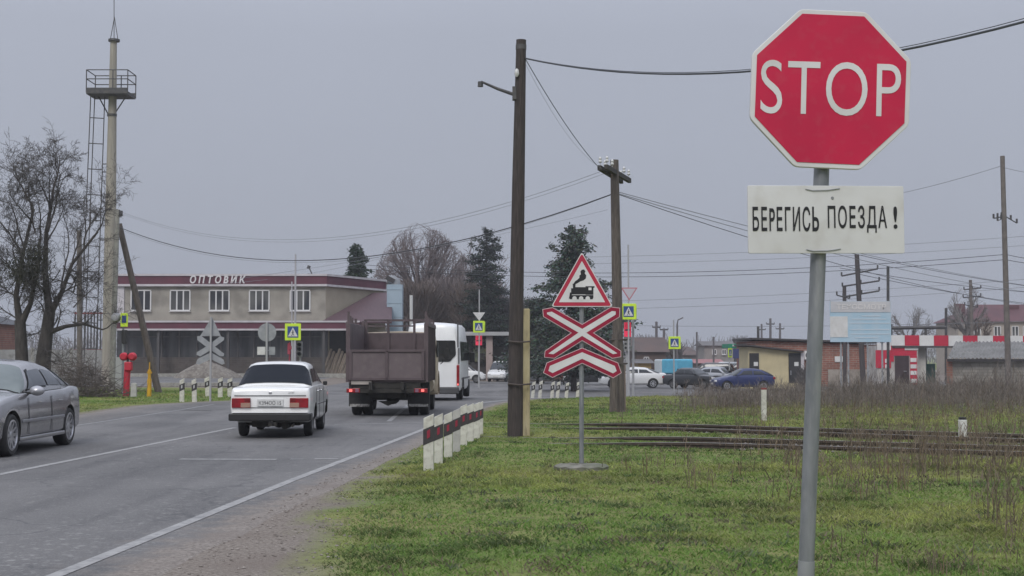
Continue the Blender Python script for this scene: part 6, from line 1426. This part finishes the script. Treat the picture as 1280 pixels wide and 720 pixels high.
for k, (px, top, bot, D, lab) in enumerate(((820.5, 402, 470, 165, 'far thin utility pole with small crossarm above brown gabled house'), (830, 411, 470, 170, 'shorter far pole with a bar on top right of brown gabled house'), (963, 398, 470, 190, 'middle one of three distant poles above the brick building'), (952, 405, 470, 230, 'left one of three distant poles above the brick building'), (975, 404, 470, 210, 'right one of three distant poles above the brick building'))):
    arms = ((px - 5, top + 6 * (k != 1) + 1, px + 5, top + 6 * (k != 1) + 1, .09),); simple_pole('utility_pole', lab, 'utility pole', D, (px, bot), (px, top), .2, .16, M('far_pole%d' % k, (.12, .11, .115), None), arms, 6)
for px, top, bot, D, lab in ((871, 415, 470, 150, 'thin bare pole between the grey houses far right of the lorry'), (892, 421, 470, 160, 'dark thin pole before the long flat grey roof'), (846.5, 405, 470, 150, 'curved street lamp pole behind the lorry pedestrian sign')):
    t = simple_pole('lamp_pole', lab, 'lamp post', D, (px, bot), (px, top), .12, .1, bpy.data.materials['far_pole0'], (), 6)
    if px == 846.5:
        bb = t.location; m = MB(); m.tube([at(px, top, D) - bb, at(px + 1, 400, D) - bb, at(854, 397, D) - bb], .07, 5); m.build('lamp_arm', bpy.data.materials['far_pole0'], t)
simple_pole('lamp_pole', 'tall thin pale lamp pole rising over the shop roof', 'lamp post', 104, (368.5, 475), (369.5, 318), .09, .06, M('lamp_pole_pale', (.40, .39, .40), None))
simple_pole('lamp_pole', 'short thin pale pole beside the taller lamp pole at shop window', 'lamp post', 103, (365, 475), (364.8, 352), .05, .05, bpy.data.materials['lamp_pole_pale'])
simple_pole('utility_pole', 'pale concrete pole left of the leaning strut by the mast', 'utility pole', 60, (139.5, 486), (147, 262), .13, .09, conc, ((146, 268, 152, 270, .05),))
simple_pole('strut', 'weathered brown strut leaning against the pale concrete pole', 'pole', 60.6, (200.5, 480), (149, 280), .15, .12, wood_grey)
simple_pole('utility_pole', 'short dark pole among the branches of the bare tree', 'utility pole', 72, (100, 482), (99, 288), .14, .12, pw)
def mast():
    D = 75; b = at(136, 482, D); b.z = 0; t = thing('lattice_platform_mast', 'tall pale concrete mast with railed service platform and lightning rod', 'mast', b); S = D / F
    def P(x, y): return at(x, y, D) - b
    m = MB(); m.tube([P(135, 484), P(138, 280), P(142, 52)], [.34, .29, .17], 18); m.build('shaft', M('mast_concrete', (.34, .31, .26), (.27, .25, .21), 1.3, .9, c3=(.42, .39, .33), sc3=2, f3=.5, stretch=(3, 3, .3)), t, smooth=50)
    m = MB(); c = P(142.6, 52); m.tube([c, c + Vector((0, 0, .12))], .3, 14); cp = m.build('cap', steel, t)
    m = MB()
    for dx in (-.2, .2): m.tube([c + Vector((dx, 0, .1)), c + Vector((0, 0, 1.3))], .02, 5)
    m.tube([c, P(142.6, -20)], .02, 6); m.build('lightning_rod', steel, cp)
    zf = P(0, 119).z; x0, x1 = P(115, 0).x, P(166, 0).x; xm = (x0 + x1) / 2; dep = 1.6
    m = MB(); m.box((xm, 0, zf), (x1 - x0, dep, .16)); m.box((xm, -dep / 2, zf + .1), (x1 - x0, .05, .3)); m.box((xm, dep / 2, zf + .1), (x1 - x0, .05, .3)); pl = m.build('platform', steel, t)
    m = MB(); zt2 = P(0, 91).z
    for x in (x0, (x0 + x1) / 2 + .3, x1):
        for y in (-dep / 2, dep / 2): m.tube([(x, y, zf), (x, y, zt2)], .03, 5)
    for z in (zt2, lerp(zf, zt2, .6)):
        for y in (-dep / 2, dep / 2): m.tube([(x0, y, z), (x1, y, z)], .028, 5)
        for x in (x0, x1): m.tube([(x, -dep / 2, z), (x, dep / 2, z)], .028, 5)
    m.build('railing', steel, pl)
    m = MB()
    for x, px in ((x0 + .35, 124), (x1 - .2, 160)): m.tube([(P(px, 0).x, 0, zf), P(142 if px > 140 else 136, 144)], .035, 5)
    m.build('brace', steel, t)
    m = MB(); q = P(140, 144); m.tube([q - Vector((0, 0, .06)), q + Vector((0, 0, .06))], .26, 12); m.build('clamp_ring', steel, t)
    # ladder with safety cage beside the shaft
    m = MB(); 
    rails = [((131, 120), (119, 480)), ((118.5, 120), (104, 480)), ((113.5, 120), (99, 480))]
    for a, c_ in rails: m.tube([P(*a), P(*c_)], .028, 5)
    for k in range(11):
        y = 148 + k * 32; f = (y - 120) / 360; m.tube([P(lerp(131, 119, f), y), P(lerp(114, 100, f), y - 1)], .028, 5)
    for y in (205, 215, 300, 400): f = (y - 120) / 360; m.tube([P(lerp(131, 119, f), y), P(138, y)], .03, 5)
    m.build('ladder', steel, t)
mast()

# ------------------------------------------------------------------ cables
def cable(label, pts, r, mat=cable_m, cat='cable', sag=0.0, k=24, px_r=None):
    """pts: world points; consecutive spans hang with the given sag (metres)"""
    out = []
    for a, b in zip(pts[:-1], pts[1:]):
        for i in range(k): f = i / k; p = a.lerp(b, f); p.z -= 4 * sag * f * (1 - f); out.append(p)
    out.append(pts[-1]); m = MB(); m.tube(out, r, 6); return tag(m.build('overhead_cable', mat, smooth=60), label, 'cable')
def span(a, b, mid):     # sag so that the middle passes through the third point's height
    return (a.z + b.z) / 2 - mid.z
a = at(657, 73, 27.85); b_ = at(1600, -75, 15.2)
p1 = at(800, 91.5, 24.6); 
def through(a, b, px, py):      # sag making the hanging cable cross the photo's height at one column
    best = None
    for i in range(1, 400):
        f = i / 400; p = a.lerp(b, f); q = 640 + F * p.x / (p.y * cos(PIT) + (p.z - HC) * sin(PIT))
        if best is None or abs(q - px) < best[0]: best = (abs(q - px), f, p)
    _, f, p = best; z = at(px, py, p.y).z; return (p.z - z) / (4 * f * (1 - f))
cable('thick cable from the tall wooden pole passing behind the stop sign', [a, b_], .017, sag=through(a, b_, 800, 91.5))
b2 = b_ + Vector((0, .05, .05)); cable('thin carrier wire twisted over the thick cable by stop sign', [a + Vector((0, .05, .02)), b2], .006, sag=through(a, b_, 800, 91.5) * .99)
c1 = at(750, 211, 37.0); cable('slack cable from tall pole down to crossarm of telegraph pole', [at(657, 74, 27.9), c1], .009, sag=through(at(657, 74, 27.9), c1, 695, 137))
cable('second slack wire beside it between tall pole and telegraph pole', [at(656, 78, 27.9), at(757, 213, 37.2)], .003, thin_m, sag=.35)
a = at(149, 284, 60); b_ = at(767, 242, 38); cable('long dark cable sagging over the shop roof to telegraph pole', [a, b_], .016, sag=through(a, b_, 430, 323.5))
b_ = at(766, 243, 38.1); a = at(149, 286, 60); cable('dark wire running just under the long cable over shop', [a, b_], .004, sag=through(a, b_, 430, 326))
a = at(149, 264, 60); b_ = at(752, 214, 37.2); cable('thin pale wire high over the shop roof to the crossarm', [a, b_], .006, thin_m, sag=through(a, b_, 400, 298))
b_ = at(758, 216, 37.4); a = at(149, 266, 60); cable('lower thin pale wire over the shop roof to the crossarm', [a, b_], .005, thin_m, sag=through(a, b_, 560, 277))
a = at(480, 334, 95); b_ = at(250, 352, 110)
for k, (y0, y1, xe, ye) in enumerate(((242, 289, 936, 289), (240, 283, 936, 283), (243, 297, 936, 296))):
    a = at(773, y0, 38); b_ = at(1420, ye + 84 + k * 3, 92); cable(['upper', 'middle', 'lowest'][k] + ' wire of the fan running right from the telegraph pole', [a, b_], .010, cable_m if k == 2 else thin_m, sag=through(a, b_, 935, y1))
for k, dy in enumerate((0, 5)):
    a = at(440, 330 + dy, 88); b_ = at(1257, 318 + dy * 1.3, 70); c = at(1500, 292 + dy, 62)
    s = through(a, b_, 800, 341 + dy); cable(['upper', 'lower'][k] + ' of two level cables crossing behind the crossing sign to the slim pole', [a, b_, c], .016, cable_m, sag=s)
for k, (ya, yb, ym) in enumerate(((322, 277, 321), (330, 290, 324), (378, 330, 375), (388, 340, 381), (405, 392, 406))):
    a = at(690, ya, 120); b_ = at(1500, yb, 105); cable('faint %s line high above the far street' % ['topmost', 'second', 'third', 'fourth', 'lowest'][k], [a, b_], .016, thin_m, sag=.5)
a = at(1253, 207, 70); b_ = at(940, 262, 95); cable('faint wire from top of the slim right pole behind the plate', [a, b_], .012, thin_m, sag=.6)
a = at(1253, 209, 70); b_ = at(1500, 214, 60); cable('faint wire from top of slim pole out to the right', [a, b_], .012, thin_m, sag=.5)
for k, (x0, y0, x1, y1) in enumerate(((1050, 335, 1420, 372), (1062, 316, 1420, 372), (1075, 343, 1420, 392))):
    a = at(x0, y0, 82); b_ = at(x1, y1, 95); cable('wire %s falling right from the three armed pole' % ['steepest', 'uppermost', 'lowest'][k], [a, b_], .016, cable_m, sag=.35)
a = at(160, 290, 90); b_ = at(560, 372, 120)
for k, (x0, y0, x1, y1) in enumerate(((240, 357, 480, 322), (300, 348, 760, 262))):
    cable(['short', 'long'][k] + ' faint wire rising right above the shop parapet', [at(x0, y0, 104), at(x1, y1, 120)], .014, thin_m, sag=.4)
# ------------------------------------------------------------------ trees
class Twigs:       # bare branches collected as tubes
    def __init__(s): s.mb = MB()
    def grow(s, p, d, L_, r, lvl, q):
        n = q['seg'][min(lvl, len(q['seg']) - 1)]; pts = [p.copy()]; rad = [r]; dd = d.copy(); cur = p.copy()
        up = q['up'][min(lvl, len(q['up']) - 1)]; wob = q['wob'][min(lvl, len(q['wob']) - 1)]
        for i in range(n):
            dd = (dd + Vector((random.gauss(0, wob), random.gauss(0, wob), random.gauss(0, wob) + up))).normalized()
            cur = cur + dd * (L_ / n); pts.append(cur.copy()); rad.append(max(q['rmin'], r * (1 - .62 * (i + 1) / n) if lvl < q['lv'] else q['rmin']))
        s.mb.tube(pts, rad, [9, 6, 4, 3, 3, 3, 3][min(lvl, 6)], cap=False)
        if lvl >= q['lv']: return
        k = q['kids'][min(lvl, len(q['kids']) - 1)]
        for j in range(k):
            f = random.uniform(q['from'][min(lvl, len(q['from']) - 1)], 1.0) if j else 1.0
            i = min(n - 1, int(f * n)); t = f * n - i; b = pts[i].lerp(pts[i + 1], t)
            base = (pts[i + 1] - pts[i]).normalized(); ax = base.orthogonal().normalized(); ax.rotate(Matrix.Rotation(random.uniform(0, 2 * pi), 3, base))
            an = radians(random.uniform(*q['ang'][min(lvl, len(q['ang']) - 1)])) * (0.5 if j == 0 else 1); nd = base.copy(); nd.rotate(Matrix.Rotation(an, 3, ax))
            s.grow(b, nd, L_ * random.uniform(*q['len']) * (1.1 - .4 * f if j else .9), max(q['rmin'], rad[i] * random.uniform(.5, .72)), lvl + 1, q)
bark = M('dark_bark', (.040, .034, .031), (.075, .066, .060), 5, .95, bump=1.0, bsc=14, stretch=(2, 2, .6))
bark_t = M('grey_brown_twigs', (.060, .052, .048), (.085, .075, .07), 3, .95)
bark_b = M('brown_twigs', (.115, .088, .075), (.155, .125, .11), 2, .9)
bark_g = M('grey_twigs', (.10, .092, .088), (.14, .13, .125), 2, .9)
bark_h = M('pale_grey_twigs', (.15, .138, .132), (.19, .178, .17), 2, .9)
bark_r = M('reddish_twigs', (.14, .112, .11), (.18, .15, .145), 2, .9)
needle = M_attr('needles', .8, .2)
def near_tree():
    D = 58
    q = dict(seg=[6, 6, 5, 4, 3, 3], up=[.02, .05, .03, .0, -.01, 0], wob=[.06, .13, .17, .2, .22, .25], rmin=.0055, lv=5, kids=[5, 5, 5, 5, 4], **{'from': [.45, .25, .2, .15, .15]}, ang=[(18, 48), (25, 60), (25, 65), (25, 70), (30, 75)], len=(.50, .72))
    def tree(label, px, trunk, L_limbs, seed):
        random.seed(seed); b = at(px, 488, D); b.z = 0; t = thing('bare_tree', label, 'tree', b); P = lambda x, y, dy=0: at(x, y, D + dy) - b
        m = MB()
        for pts, rr in trunk: m.tube([P(*p) for p in pts], [q_ * .82 for q_ in rr], 10)
        m.build('trunk', bark, t, smooth=60)
        tw = Twigs()
        for (x0, y0), (x1, y1), r, dy, lv in L_limbs:
            A, B = P(x0, y0), P(x1, y1, dy); B = A.lerp(B, .72); tw.grow(A, (B - A).normalized(), (B - A).length, r * .62, lv, q)
        tw.mb.build('crown', bark_t, t); return t
    tree('dark bare tree with upright limbs at left, nearer the image edge', 30, [([(28, 490), (27, 440), (25, 400)], [.36, .30, .26]), ([(25, 405), (20, 370), (28, 320), (42, 262)], [.20, .13, .095, .06]), ([(26, 405), (38, 380), (46, 340), (50, 300)], [.19, .12, .085, .06])],
         [((42, 264), (36, 192), .085, .5, 1), ((44, 290), (30, 205), .06, -1, 1), ((24, 340), (-6, 262), .07, -1, 1), ((30, 310), (16, 225), .06, 1, 1), ((42, 280), (20, 215), .06, -1, 1), ((28, 320), (2, 250), .08, 1, 1), ((50, 300), (56, 225), .07, -1, 1), ((25, 372), (-20, 350), .07, 0, 1), ((22, 345), (-14, 310), .06, -1, 1), ((38, 380), (55, 330), .05, 1, 2), ((30, 330), (12, 290), .05, 1, 2), ((25, 400), (-18, 385), .06, 1, 2)] + [((random.uniform(22, 34), random.uniform(330, 410)), (random.uniform(-20, 75), random.uniform(290, 400)), .05, random.uniform(-1.5, 1.5), 2) for _ in range(12)], 5)
    tree('dark bare tree with widely forking limbs between fence and mast', 56, [([(54, 490), (54, 450), (58, 420), (62, 390)], [.42, .36, .31, .27]), ([(62, 392), (56, 340), (58, 290), (66, 245)], [.20, .14, .10, .065]), ([(63, 392), (76, 368), (90, 330), (122, 290)], [.17, .115, .08, .05]), ([(62, 415), (82, 408), (105, 405), (128, 412)], [.14, .10, .07, .045])],
         [((66, 248), (74, 176), .085, 0, 1), ((60, 290), (84, 188), .075, -1, 1), ((76, 360), (100, 240), .06, 1, 1), ((62, 270), (88, 205), .075, 1, 1), ((62, 262), (50, 200), .06, -1, 1), ((90, 330), (105, 262), .06, .5, 1), ((120, 292), (152, 250), .055, 0, 1), ((105, 310), (112, 225), .06, -1, 1), ((76, 368), (118, 345), .07, 1, 1), ((128, 412), (168, 395), .045, 0, 2), ((105, 405), (140, 370), .05, -1, 2), ((58, 330), (40, 270), .05, 1, 2), ((58, 435), (110, 470), .06, -.5, 2), ((57, 445), (95, 485), .05, .5, 2), ((60, 300), (95, 250), .06, 1, 1)] + [((random.uniform(55, 95), random.uniform(330, 415)), (random.uniform(20, 140), random.uniform(300, 440)), .05, random.uniform(-1.5, 1.5), 2) for _ in range(18)], 9)
near_tree()
def mistletoe():
    random.seed(4); D = 57; c = at(36, 332, D); n = 2600; X = []; Y = []; Z = []
    for _ in range(n):
        r = random.choice([(0, 0, .42), (-.35, -.3, .3), (.3, .35, .25), (.2, -.4, .3)]); X.append(c.x + r[0] + random.gauss(0, r[2])); Y.append(c.y + random.gauss(0, .3)); Z.append(c.z + r[1] + random.gauss(0, r[2] * .9))
    T = np.array([[.050, .050, .036]] * n) * RNG.uniform(.6, 1.5, n)[:, None]
    o = blades('evergreen_clump', np.array(X), np.array(Y), np.array(Z), RNG.uniform(.06, .16, n), np.full(n, .035), RNG.uniform(.5, 1.6, n), T, needle, 'dusky evergreen clump growing among the bare branches at far left', 'mistletoe'); del o['kind']
mistletoe()
def brushpile():
    random.seed(3); D = 54; b = at(98, 488, D); b.z = 0; mb = MB()
    for _ in range(900):
        a = random.gauss(0, .85); y = random.gauss(0, .6); h = max(0, 1.5 - abs(a) * .8); z = random.random() ** 1.4 * h
        d = Vector((random.gauss(0, 1), random.gauss(0, .6), random.gauss(.2, .5))).normalized() * random.uniform(.3, 1.0); p = Vector((a, y, z))
        mb.tube([p, p + d * .5 + Vector((0, 0, random.gauss(0, .06))), p + d], [random.uniform(.006, .02), .008, .005], 3, cap=False)
    tag(mb.build('brush_pile', M('brush', (.075, .062, .055), (.12, .10, .088), 4, .95), loc=b), 'tangled heap of cut branches between tree and mast', 'brush pile')
brushpile()
def dome_tree(label, D, px, base, top, wpx, mat, seed, hub=.34, limbs=50, subs=9, tw=6):
    random.seed(seed); b = at(px, base, D); b.z = zg(b.x, D); H = at(px, top, D).z - b.z; W = wpx * D / F / 2
    t = thing('bare_tree', label, 'tree', b); h = H * hub; m = MB(); m.tube([(0, 0, -.2), (.05, 0, h * .5), (0, 0, h)], [H * .025, H * .02, H * .017], 9); m.build('trunk', mat, t, smooth=60)
    mb = MB(); hb = Vector((0, 0, h * .95)); HH = H - h * .95
    def R(d):
        z = d.z; k = 1 / sqrt((d.x / W) ** 2 + (d.y / W) ** 2 + (max(z, 0) / HH) ** 2); return k * (1 if z > 0 else max(.55, 1 + z * 1.2)) * (1 + .07 * mnoise.noise(d * 3 + Vector((seed, 0, 0))))
    def near(d, an):
        v = (d + Vector((random.gauss(0, an), random.gauss(0, an), random.gauss(0, an)))).normalized(); return v
    def path(p, q, bow, n, r0, r1):
        out = []; c = p.lerp(q, .5) + bow
        for i in range(n + 1): f = i / n; out.append(p * (1 - f) ** 2 + c * 2 * f * (1 - f) + q * f * f + Vector((random.gauss(0, .05), random.gauss(0, .05), random.gauss(0, .05))) * (0 < i < n))
        mb.tube(out, [lerp(r0, r1, i / n) for i in range(n + 1)], 4 if r0 > .06 else 3, cap=False); return out
    th = D / 115
    for k in range(limbs):
        z = 1 - (k + .5) / limbs * 1.2; a = k * 2.39996; s = sqrt(max(0, 1 - z * z)); d = near(Vector((s * cos(a), s * sin(a), z)), .06); rr = R(d)
        p0 = hb - Vector((0, 0, random.uniform(0, .3) * h)); A = path(p0, hb + d * rr * random.uniform(.9, .98), Vector((0, 0, .05 * rr)), 7, H * .0155, .020 * th)
        for j in range(subs):
            f = random.uniform(.22, .9); i = int(f * 7); P_ = A[i].lerp(A[min(7, i + 1)], f * 7 - i); d2 = near(d, .17 * (1.15 - f * .4)); u = min(.96, f + random.uniform(.25, .6))
            B = path(P_, hb + d2 * R(d2) * u, Vector((0, 0, random.uniform(.0, .3))), 4, .036 * th * (1.2 - f * .5), .014 * th)
            for q in range(tw):
                g = random.uniform(.15, 1); i2 = min(3, int(g * 4)); P2 = B[i2].lerp(B[i2 + 1], g * 4 - i2); d3 = near(d2, .13); u2 = min(random.uniform(.95, 1.01), u * random.uniform(.85, 1.0) + random.uniform(.08, .2)); E = hb + d3 * R(d3) * u2
                if (E - P2).length > 1.7: E = P2 + (E - P2).normalized() * 1.7
                path(P2, E, Vector((random.gauss(0, .1), 0, random.gauss(.1, .1))), 2, .015 * th, .010 * th)
    mb.build('crown', mat, t); return t
def round_tree(name, label, D, px, base, top, wpx, mat, seed, lv=4, kids=(15, 7, 6, 5), rmin=.02, trunk_frac=.30, up=.03):
    random.seed(seed); b = at(px, base, D); b.z = zg(b.x, D); H = at(px, top, D).z - b.z; W = wpx * D / F / 2
    t = thing(name, label, 'tree', b); m = MB(); th = H * trunk_frac; m.tube([(0, 0, -.2), (random.gauss(0, .1), 0, th * .6), (0, 0, th * 1.1)], [H * .028, H * .022, H * .02], 9); m.build('trunk', mat, t, smooth=60)
    q = dict(seg=[5, 4, 3, 3, 2], up=[up, up, .01, 0, 0], wob=[.04, .06, .09, .12, .14], rmin=rmin, lv=lv, kids=list(kids), **{'from': [.3, .3, .25, .2]}, ang=[(10, 30), (12, 32), (14, 36), (16, 42)], len=(.40, .60))
    tw = Twigs(); n = kids[0]
    for k in range(n):
        a = 2 * pi * k * .382; tilt = (k + .5) / n; th_ = math.asin(min(1, tilt)) * 1.02
        d = Vector((sin(th_) * cos(a), sin(th_) * sin(a) * .8, cos(th_)))
        # limb length chosen so that the crown fills a dome
        L_ = 1 / sqrt((d.x / W) ** 2 + (d.y / W) ** 2 + (max(.05, d.z) / (H - th)) ** 2) * .66
        tw.grow(Vector((0, 0, th * random.uniform(.75, 1.1))), d, L_, H * .012, 1, q)
    tw.mb.build('crown', mat, t); return t
dome_tree('broad round crowned bare tree behind the shop', 150, 527, 478, 279, 128, bark_r, 21, .56, 44, 10, 7)
dome_tree('small bare tree just behind the red roof house', 150, 1210, 470, 355, 56, bark_h, 31, .6, 18, 7, 4)
dome_tree('small spreading bare tree behind the steel pipe frame', 125, 1138, 470, 379, 70, bark_h, 32, .52, 16, 6, 4)
round_tree('bare_tree', 'low bushy bare tree in front of the pale house', 120, 1225, 470, 398, 46, bark_b, 33, kids=(14, 5, 5, 4), rmin=.016)
round_tree('bare_tree', 'slim bare tree rising beside the dark conifer behind minibus', 155, 596, 478, 300, 60, bark_r, 34, kids=(16, 6, 6, 5), rmin=.02)
dome_tree('reddish bare tree between round tree and tall pole', 146, 572, 478, 312, 84, bark_r, 35, .50, 30, 8, 5)
def fir(label, D, px, base, top, wpx, seed, tint, gap=.0, lo=.12, n_mult=1.0, taper=.85, fol=1.0):
    random.seed(seed); b = at(px, base, D); b.z = zg(b.x, D); H = at(px, top, D).z - b.z; W = wpx * D / F / 2
    t = thing('fir_tree', label, 'tree', b); m = MB(); m.tube([(0, 0, -.2), (0, 0, H * .97)], [H * .018, .03], 8)
    X = []; Y = []; Z = []; T = []; S_ = []; DX = []
    z = H * lo
    while z < H * .985:
        f = (z / H - lo) / (1 - lo); rad = W * (1 - f) ** taper * random.uniform(.62, 1.12) + .15
        nb = 5 if f < .85 else 4
        for k in range(nb):
            if random.random() < gap: continue
            a = random.uniform(0, 2 * pi); L_ = rad * random.uniform(.6, 1.1); dz = L_ * random.uniform(-.22, .16) + (.25 * L_ if f > .8 else 0)
            tip = Vector((cos(a) * L_, sin(a) * L_, z + dz)); m.tube([(0, 0, z), tip * .55 + Vector((0, 0, z * .45 + .04 * L_)), tip], [.035, .022, .01], 3, cap=False)
            cl = random.uniform(.75, 1.25); cnt = max(5, int(L_ * 44 * n_mult))
            for _ in range(cnt):
                u = random.uniform(.22, 1.05); w_ = .16 * L_ * (1.1 - u * .6) + .06
                X.append(cos(a) * L_ * u + random.gauss(0, w_)); Y.append(sin(a) * L_ * u + random.gauss(0, w_)); Z.append(z + dz * u * u + random.gauss(-.06, .12)); T.append([c * cl * random.uniform(.75, 1.25) for c in tint]); S_.append(random.uniform(.09, .24)); DX.append((cos(a), sin(a)))
        z += H * random.uniform(.014, .026)
    m.build('trunk', bark, t)
    n = len(X); P = np.stack([X, Y, Z], 1); s = np.array(S_); dxy = np.array(DX)
    a1 = np.concatenate([dxy, RNG.uniform(-.6, .3, (n, 1))], 1) + RNG.normal(0, .5, (n, 3)); a1 /= np.linalg.norm(a1, axis=1)[:, None]
    a2 = np.cross(a1, RNG.normal(0, 1, (n, 3))); a2 /= np.linalg.norm(a2, axis=1)[:, None]
    V = np.stack([P - a1 * s[:, None] * .6, P + a2 * s[:, None] * .28, P + a1 * s[:, None] * .7, P - a2 * s[:, None] * .28], 1).astype('f')
    me = bpy.data.meshes.new('crown'); me.vertices.add(n * 4); me.vertices.foreach_set('co', V.ravel()); me.loops.add(n * 4); me.loops.foreach_set('vertex_index', np.arange(n * 4, dtype='i')); me.polygons.add(n); me.polygons.foreach_set('loop_start', np.arange(n, dtype='i') * 4); me.update(calc_edges=True)
    c = np.ones((n, 4, 4), 'f'); c[:, :, :3] = np.array(T)[:, None, :]; me.attributes.new('tint', 'FLOAT_COLOR', 'POINT').data.foreach_set('color', c.ravel()); me.materials.append(needle)
    o = bpy.data.objects.new('crown', me); COL.objects.link(o); o.parent = t; return t
fir('big grey green fir behind the crossing sign triangle', 92, 717, 486, 279, 168, 41, (.085, .105, .086), gap=.12, taper=.72, n_mult=2.0)
fir('small dark pointed fir over the right end of the shop', 130, 447, 476, 303, 64, 42, (.032, .048, .030), gap=.05, n_mult=2.6, taper=.55)
fir('dark open conifer with sparse top left of the tall pole', 135, 608, 476, 283, 84, 43, (.040, .050, .042), gap=.2, taper=.5, n_mult=1.8)
fir('dark fir half hidden behind the tall wooden pole', 118, 672, 480, 372, 80, 44, (.045, .052, .042), gap=.15, taper=.4, n_mult=1.8)
def shrub(name, label, D, px, base, top, wpx, mat, seed, n=1500, r=.022):
    random.seed(seed); b = at(px, base, D); b.z = zg(b.x, D); H = at(px, top, D).z - b.z; W = wpx * D / F / 2; mb = MB()
    for _ in range(n):
        a = random.uniform(0, 2 * pi); u = sqrt(random.random()); x0, y0 = cos(a) * u * W * .8, sin(a) * u * W * .35
        z0 = random.random() ** 1.2 * H * .75; L_ = H * random.uniform(.15, .4)
        d = Vector((random.gauss(0, .4) + x0 / W * .3, random.gauss(0, .4), 1)).normalized()
        p = Vector((x0, y0, z0)); q = p + d * L_ * .5; e = q + (d + Vector((random.gauss(0, .25), random.gauss(0, .25), 0))).normalized() * L_ * .5
        if e.z > H * (1.05 - .35 * (x0 / W) ** 2): continue
        mb.tube([p, q, e], [r * 1.6, r * 1.2, r * .7], 3, cap=False)
    return tag(mb.build(name, mat, loc=b), label, 'shrub')
for k, (px, top, wpx, D, l, mt) in enumerate(((520, 352, 62, 140, 'dense brown thicket right of the blue duct', bark_b), (560, 348, 66, 143, 'dense reddish brown thicket above the minibus roof', bark_r), (600, 350, 64, 140, 'dense brown thicket behind the small roadside shop', bark_b), (640, 372, 64, 138, 'brown thicket behind the tall wooden pole', bark_g))):
    shrub('thicket', l, D, px, 478, top, wpx, mt, 50 + k, n=5200, r=.03)
for k, (px, top, wpx, D, l) in enumerate(((685, 392, 50, 135, 'grey brown thicket low behind the crossing cross'), (752, 405, 46, 150, 'thin grey shrubs between cross and telegraph pole'), (838, 425, 34, 180, 'pale grey bush behind the blue covered lorry'), (806, 418, 30, 185, 'pale grey bush above the brown gabled house'), (925, 420, 30, 230, 'faint grey bush above the station canopy'))):
    shrub('thicket', l, D, px, 474, top, wpx, bark_g, 60 + k, n=1500, r=.03)
shrub('thicket', 'brownish shrub by the kiosk corner beside the stop sign pole', 90, 1008, 484, 455, 22, bark_g, 70, n=500, r=.015)
def far_wood():
    random.seed(77); mb = MB()
    for _ in range(9000):
        D = random.uniform(260, 420); px = random.uniform(-80, 1360); s = D / F; x = (px - 640) * s; hmax = (6 + 4 * mnoise.noise(Vector((px / 60, D / 90, 0)))) * (1.25 if px < 640 else .9)
        if hmax < 1: continue
        z0 = random.random() * hmax * .7; L_ = random.uniform(1, 2.5); d = Vector((random.gauss(0, .35), 0, 1)).normalized(); p = Vector((x, D, zg(x, D) + z0)); mb.tube([p, p + d * L_], [.10, .03], 3, cap=False)
    tag(mb.build('far_wood', M('far_twigs', (.15, .14, .14), (.19, .18, .18), .2, .95)), 'far grey line of bare trees along the horizon', 'trees', kind='stuff')
far_wood()
# ------------------------------------------------------------------ haze
if HAZE > 0:
    mb = MB(); mb.box((0, 500, 20), (2400, 1400, 45)); hz = mb.build('haze', [])
    hm = bpy.data.materials.new('haze'); hm.use_nodes = True; n = hm.node_tree; n.nodes.clear(); o = n.nodes.new('ShaderNodeOutputMaterial'); v = n.nodes.new('ShaderNodeVolumePrincipled')
    v.inputs['Color'].default_value = (.86, .88, .93, 1); v.inputs['Density'].default_value = HAZE; v.inputs['Anisotropy'].default_value = .2; n.links.new(v.outputs[0], o.inputs['Volume']); hz.data.materials.append(hm); hz['kind'] = 'stuff'
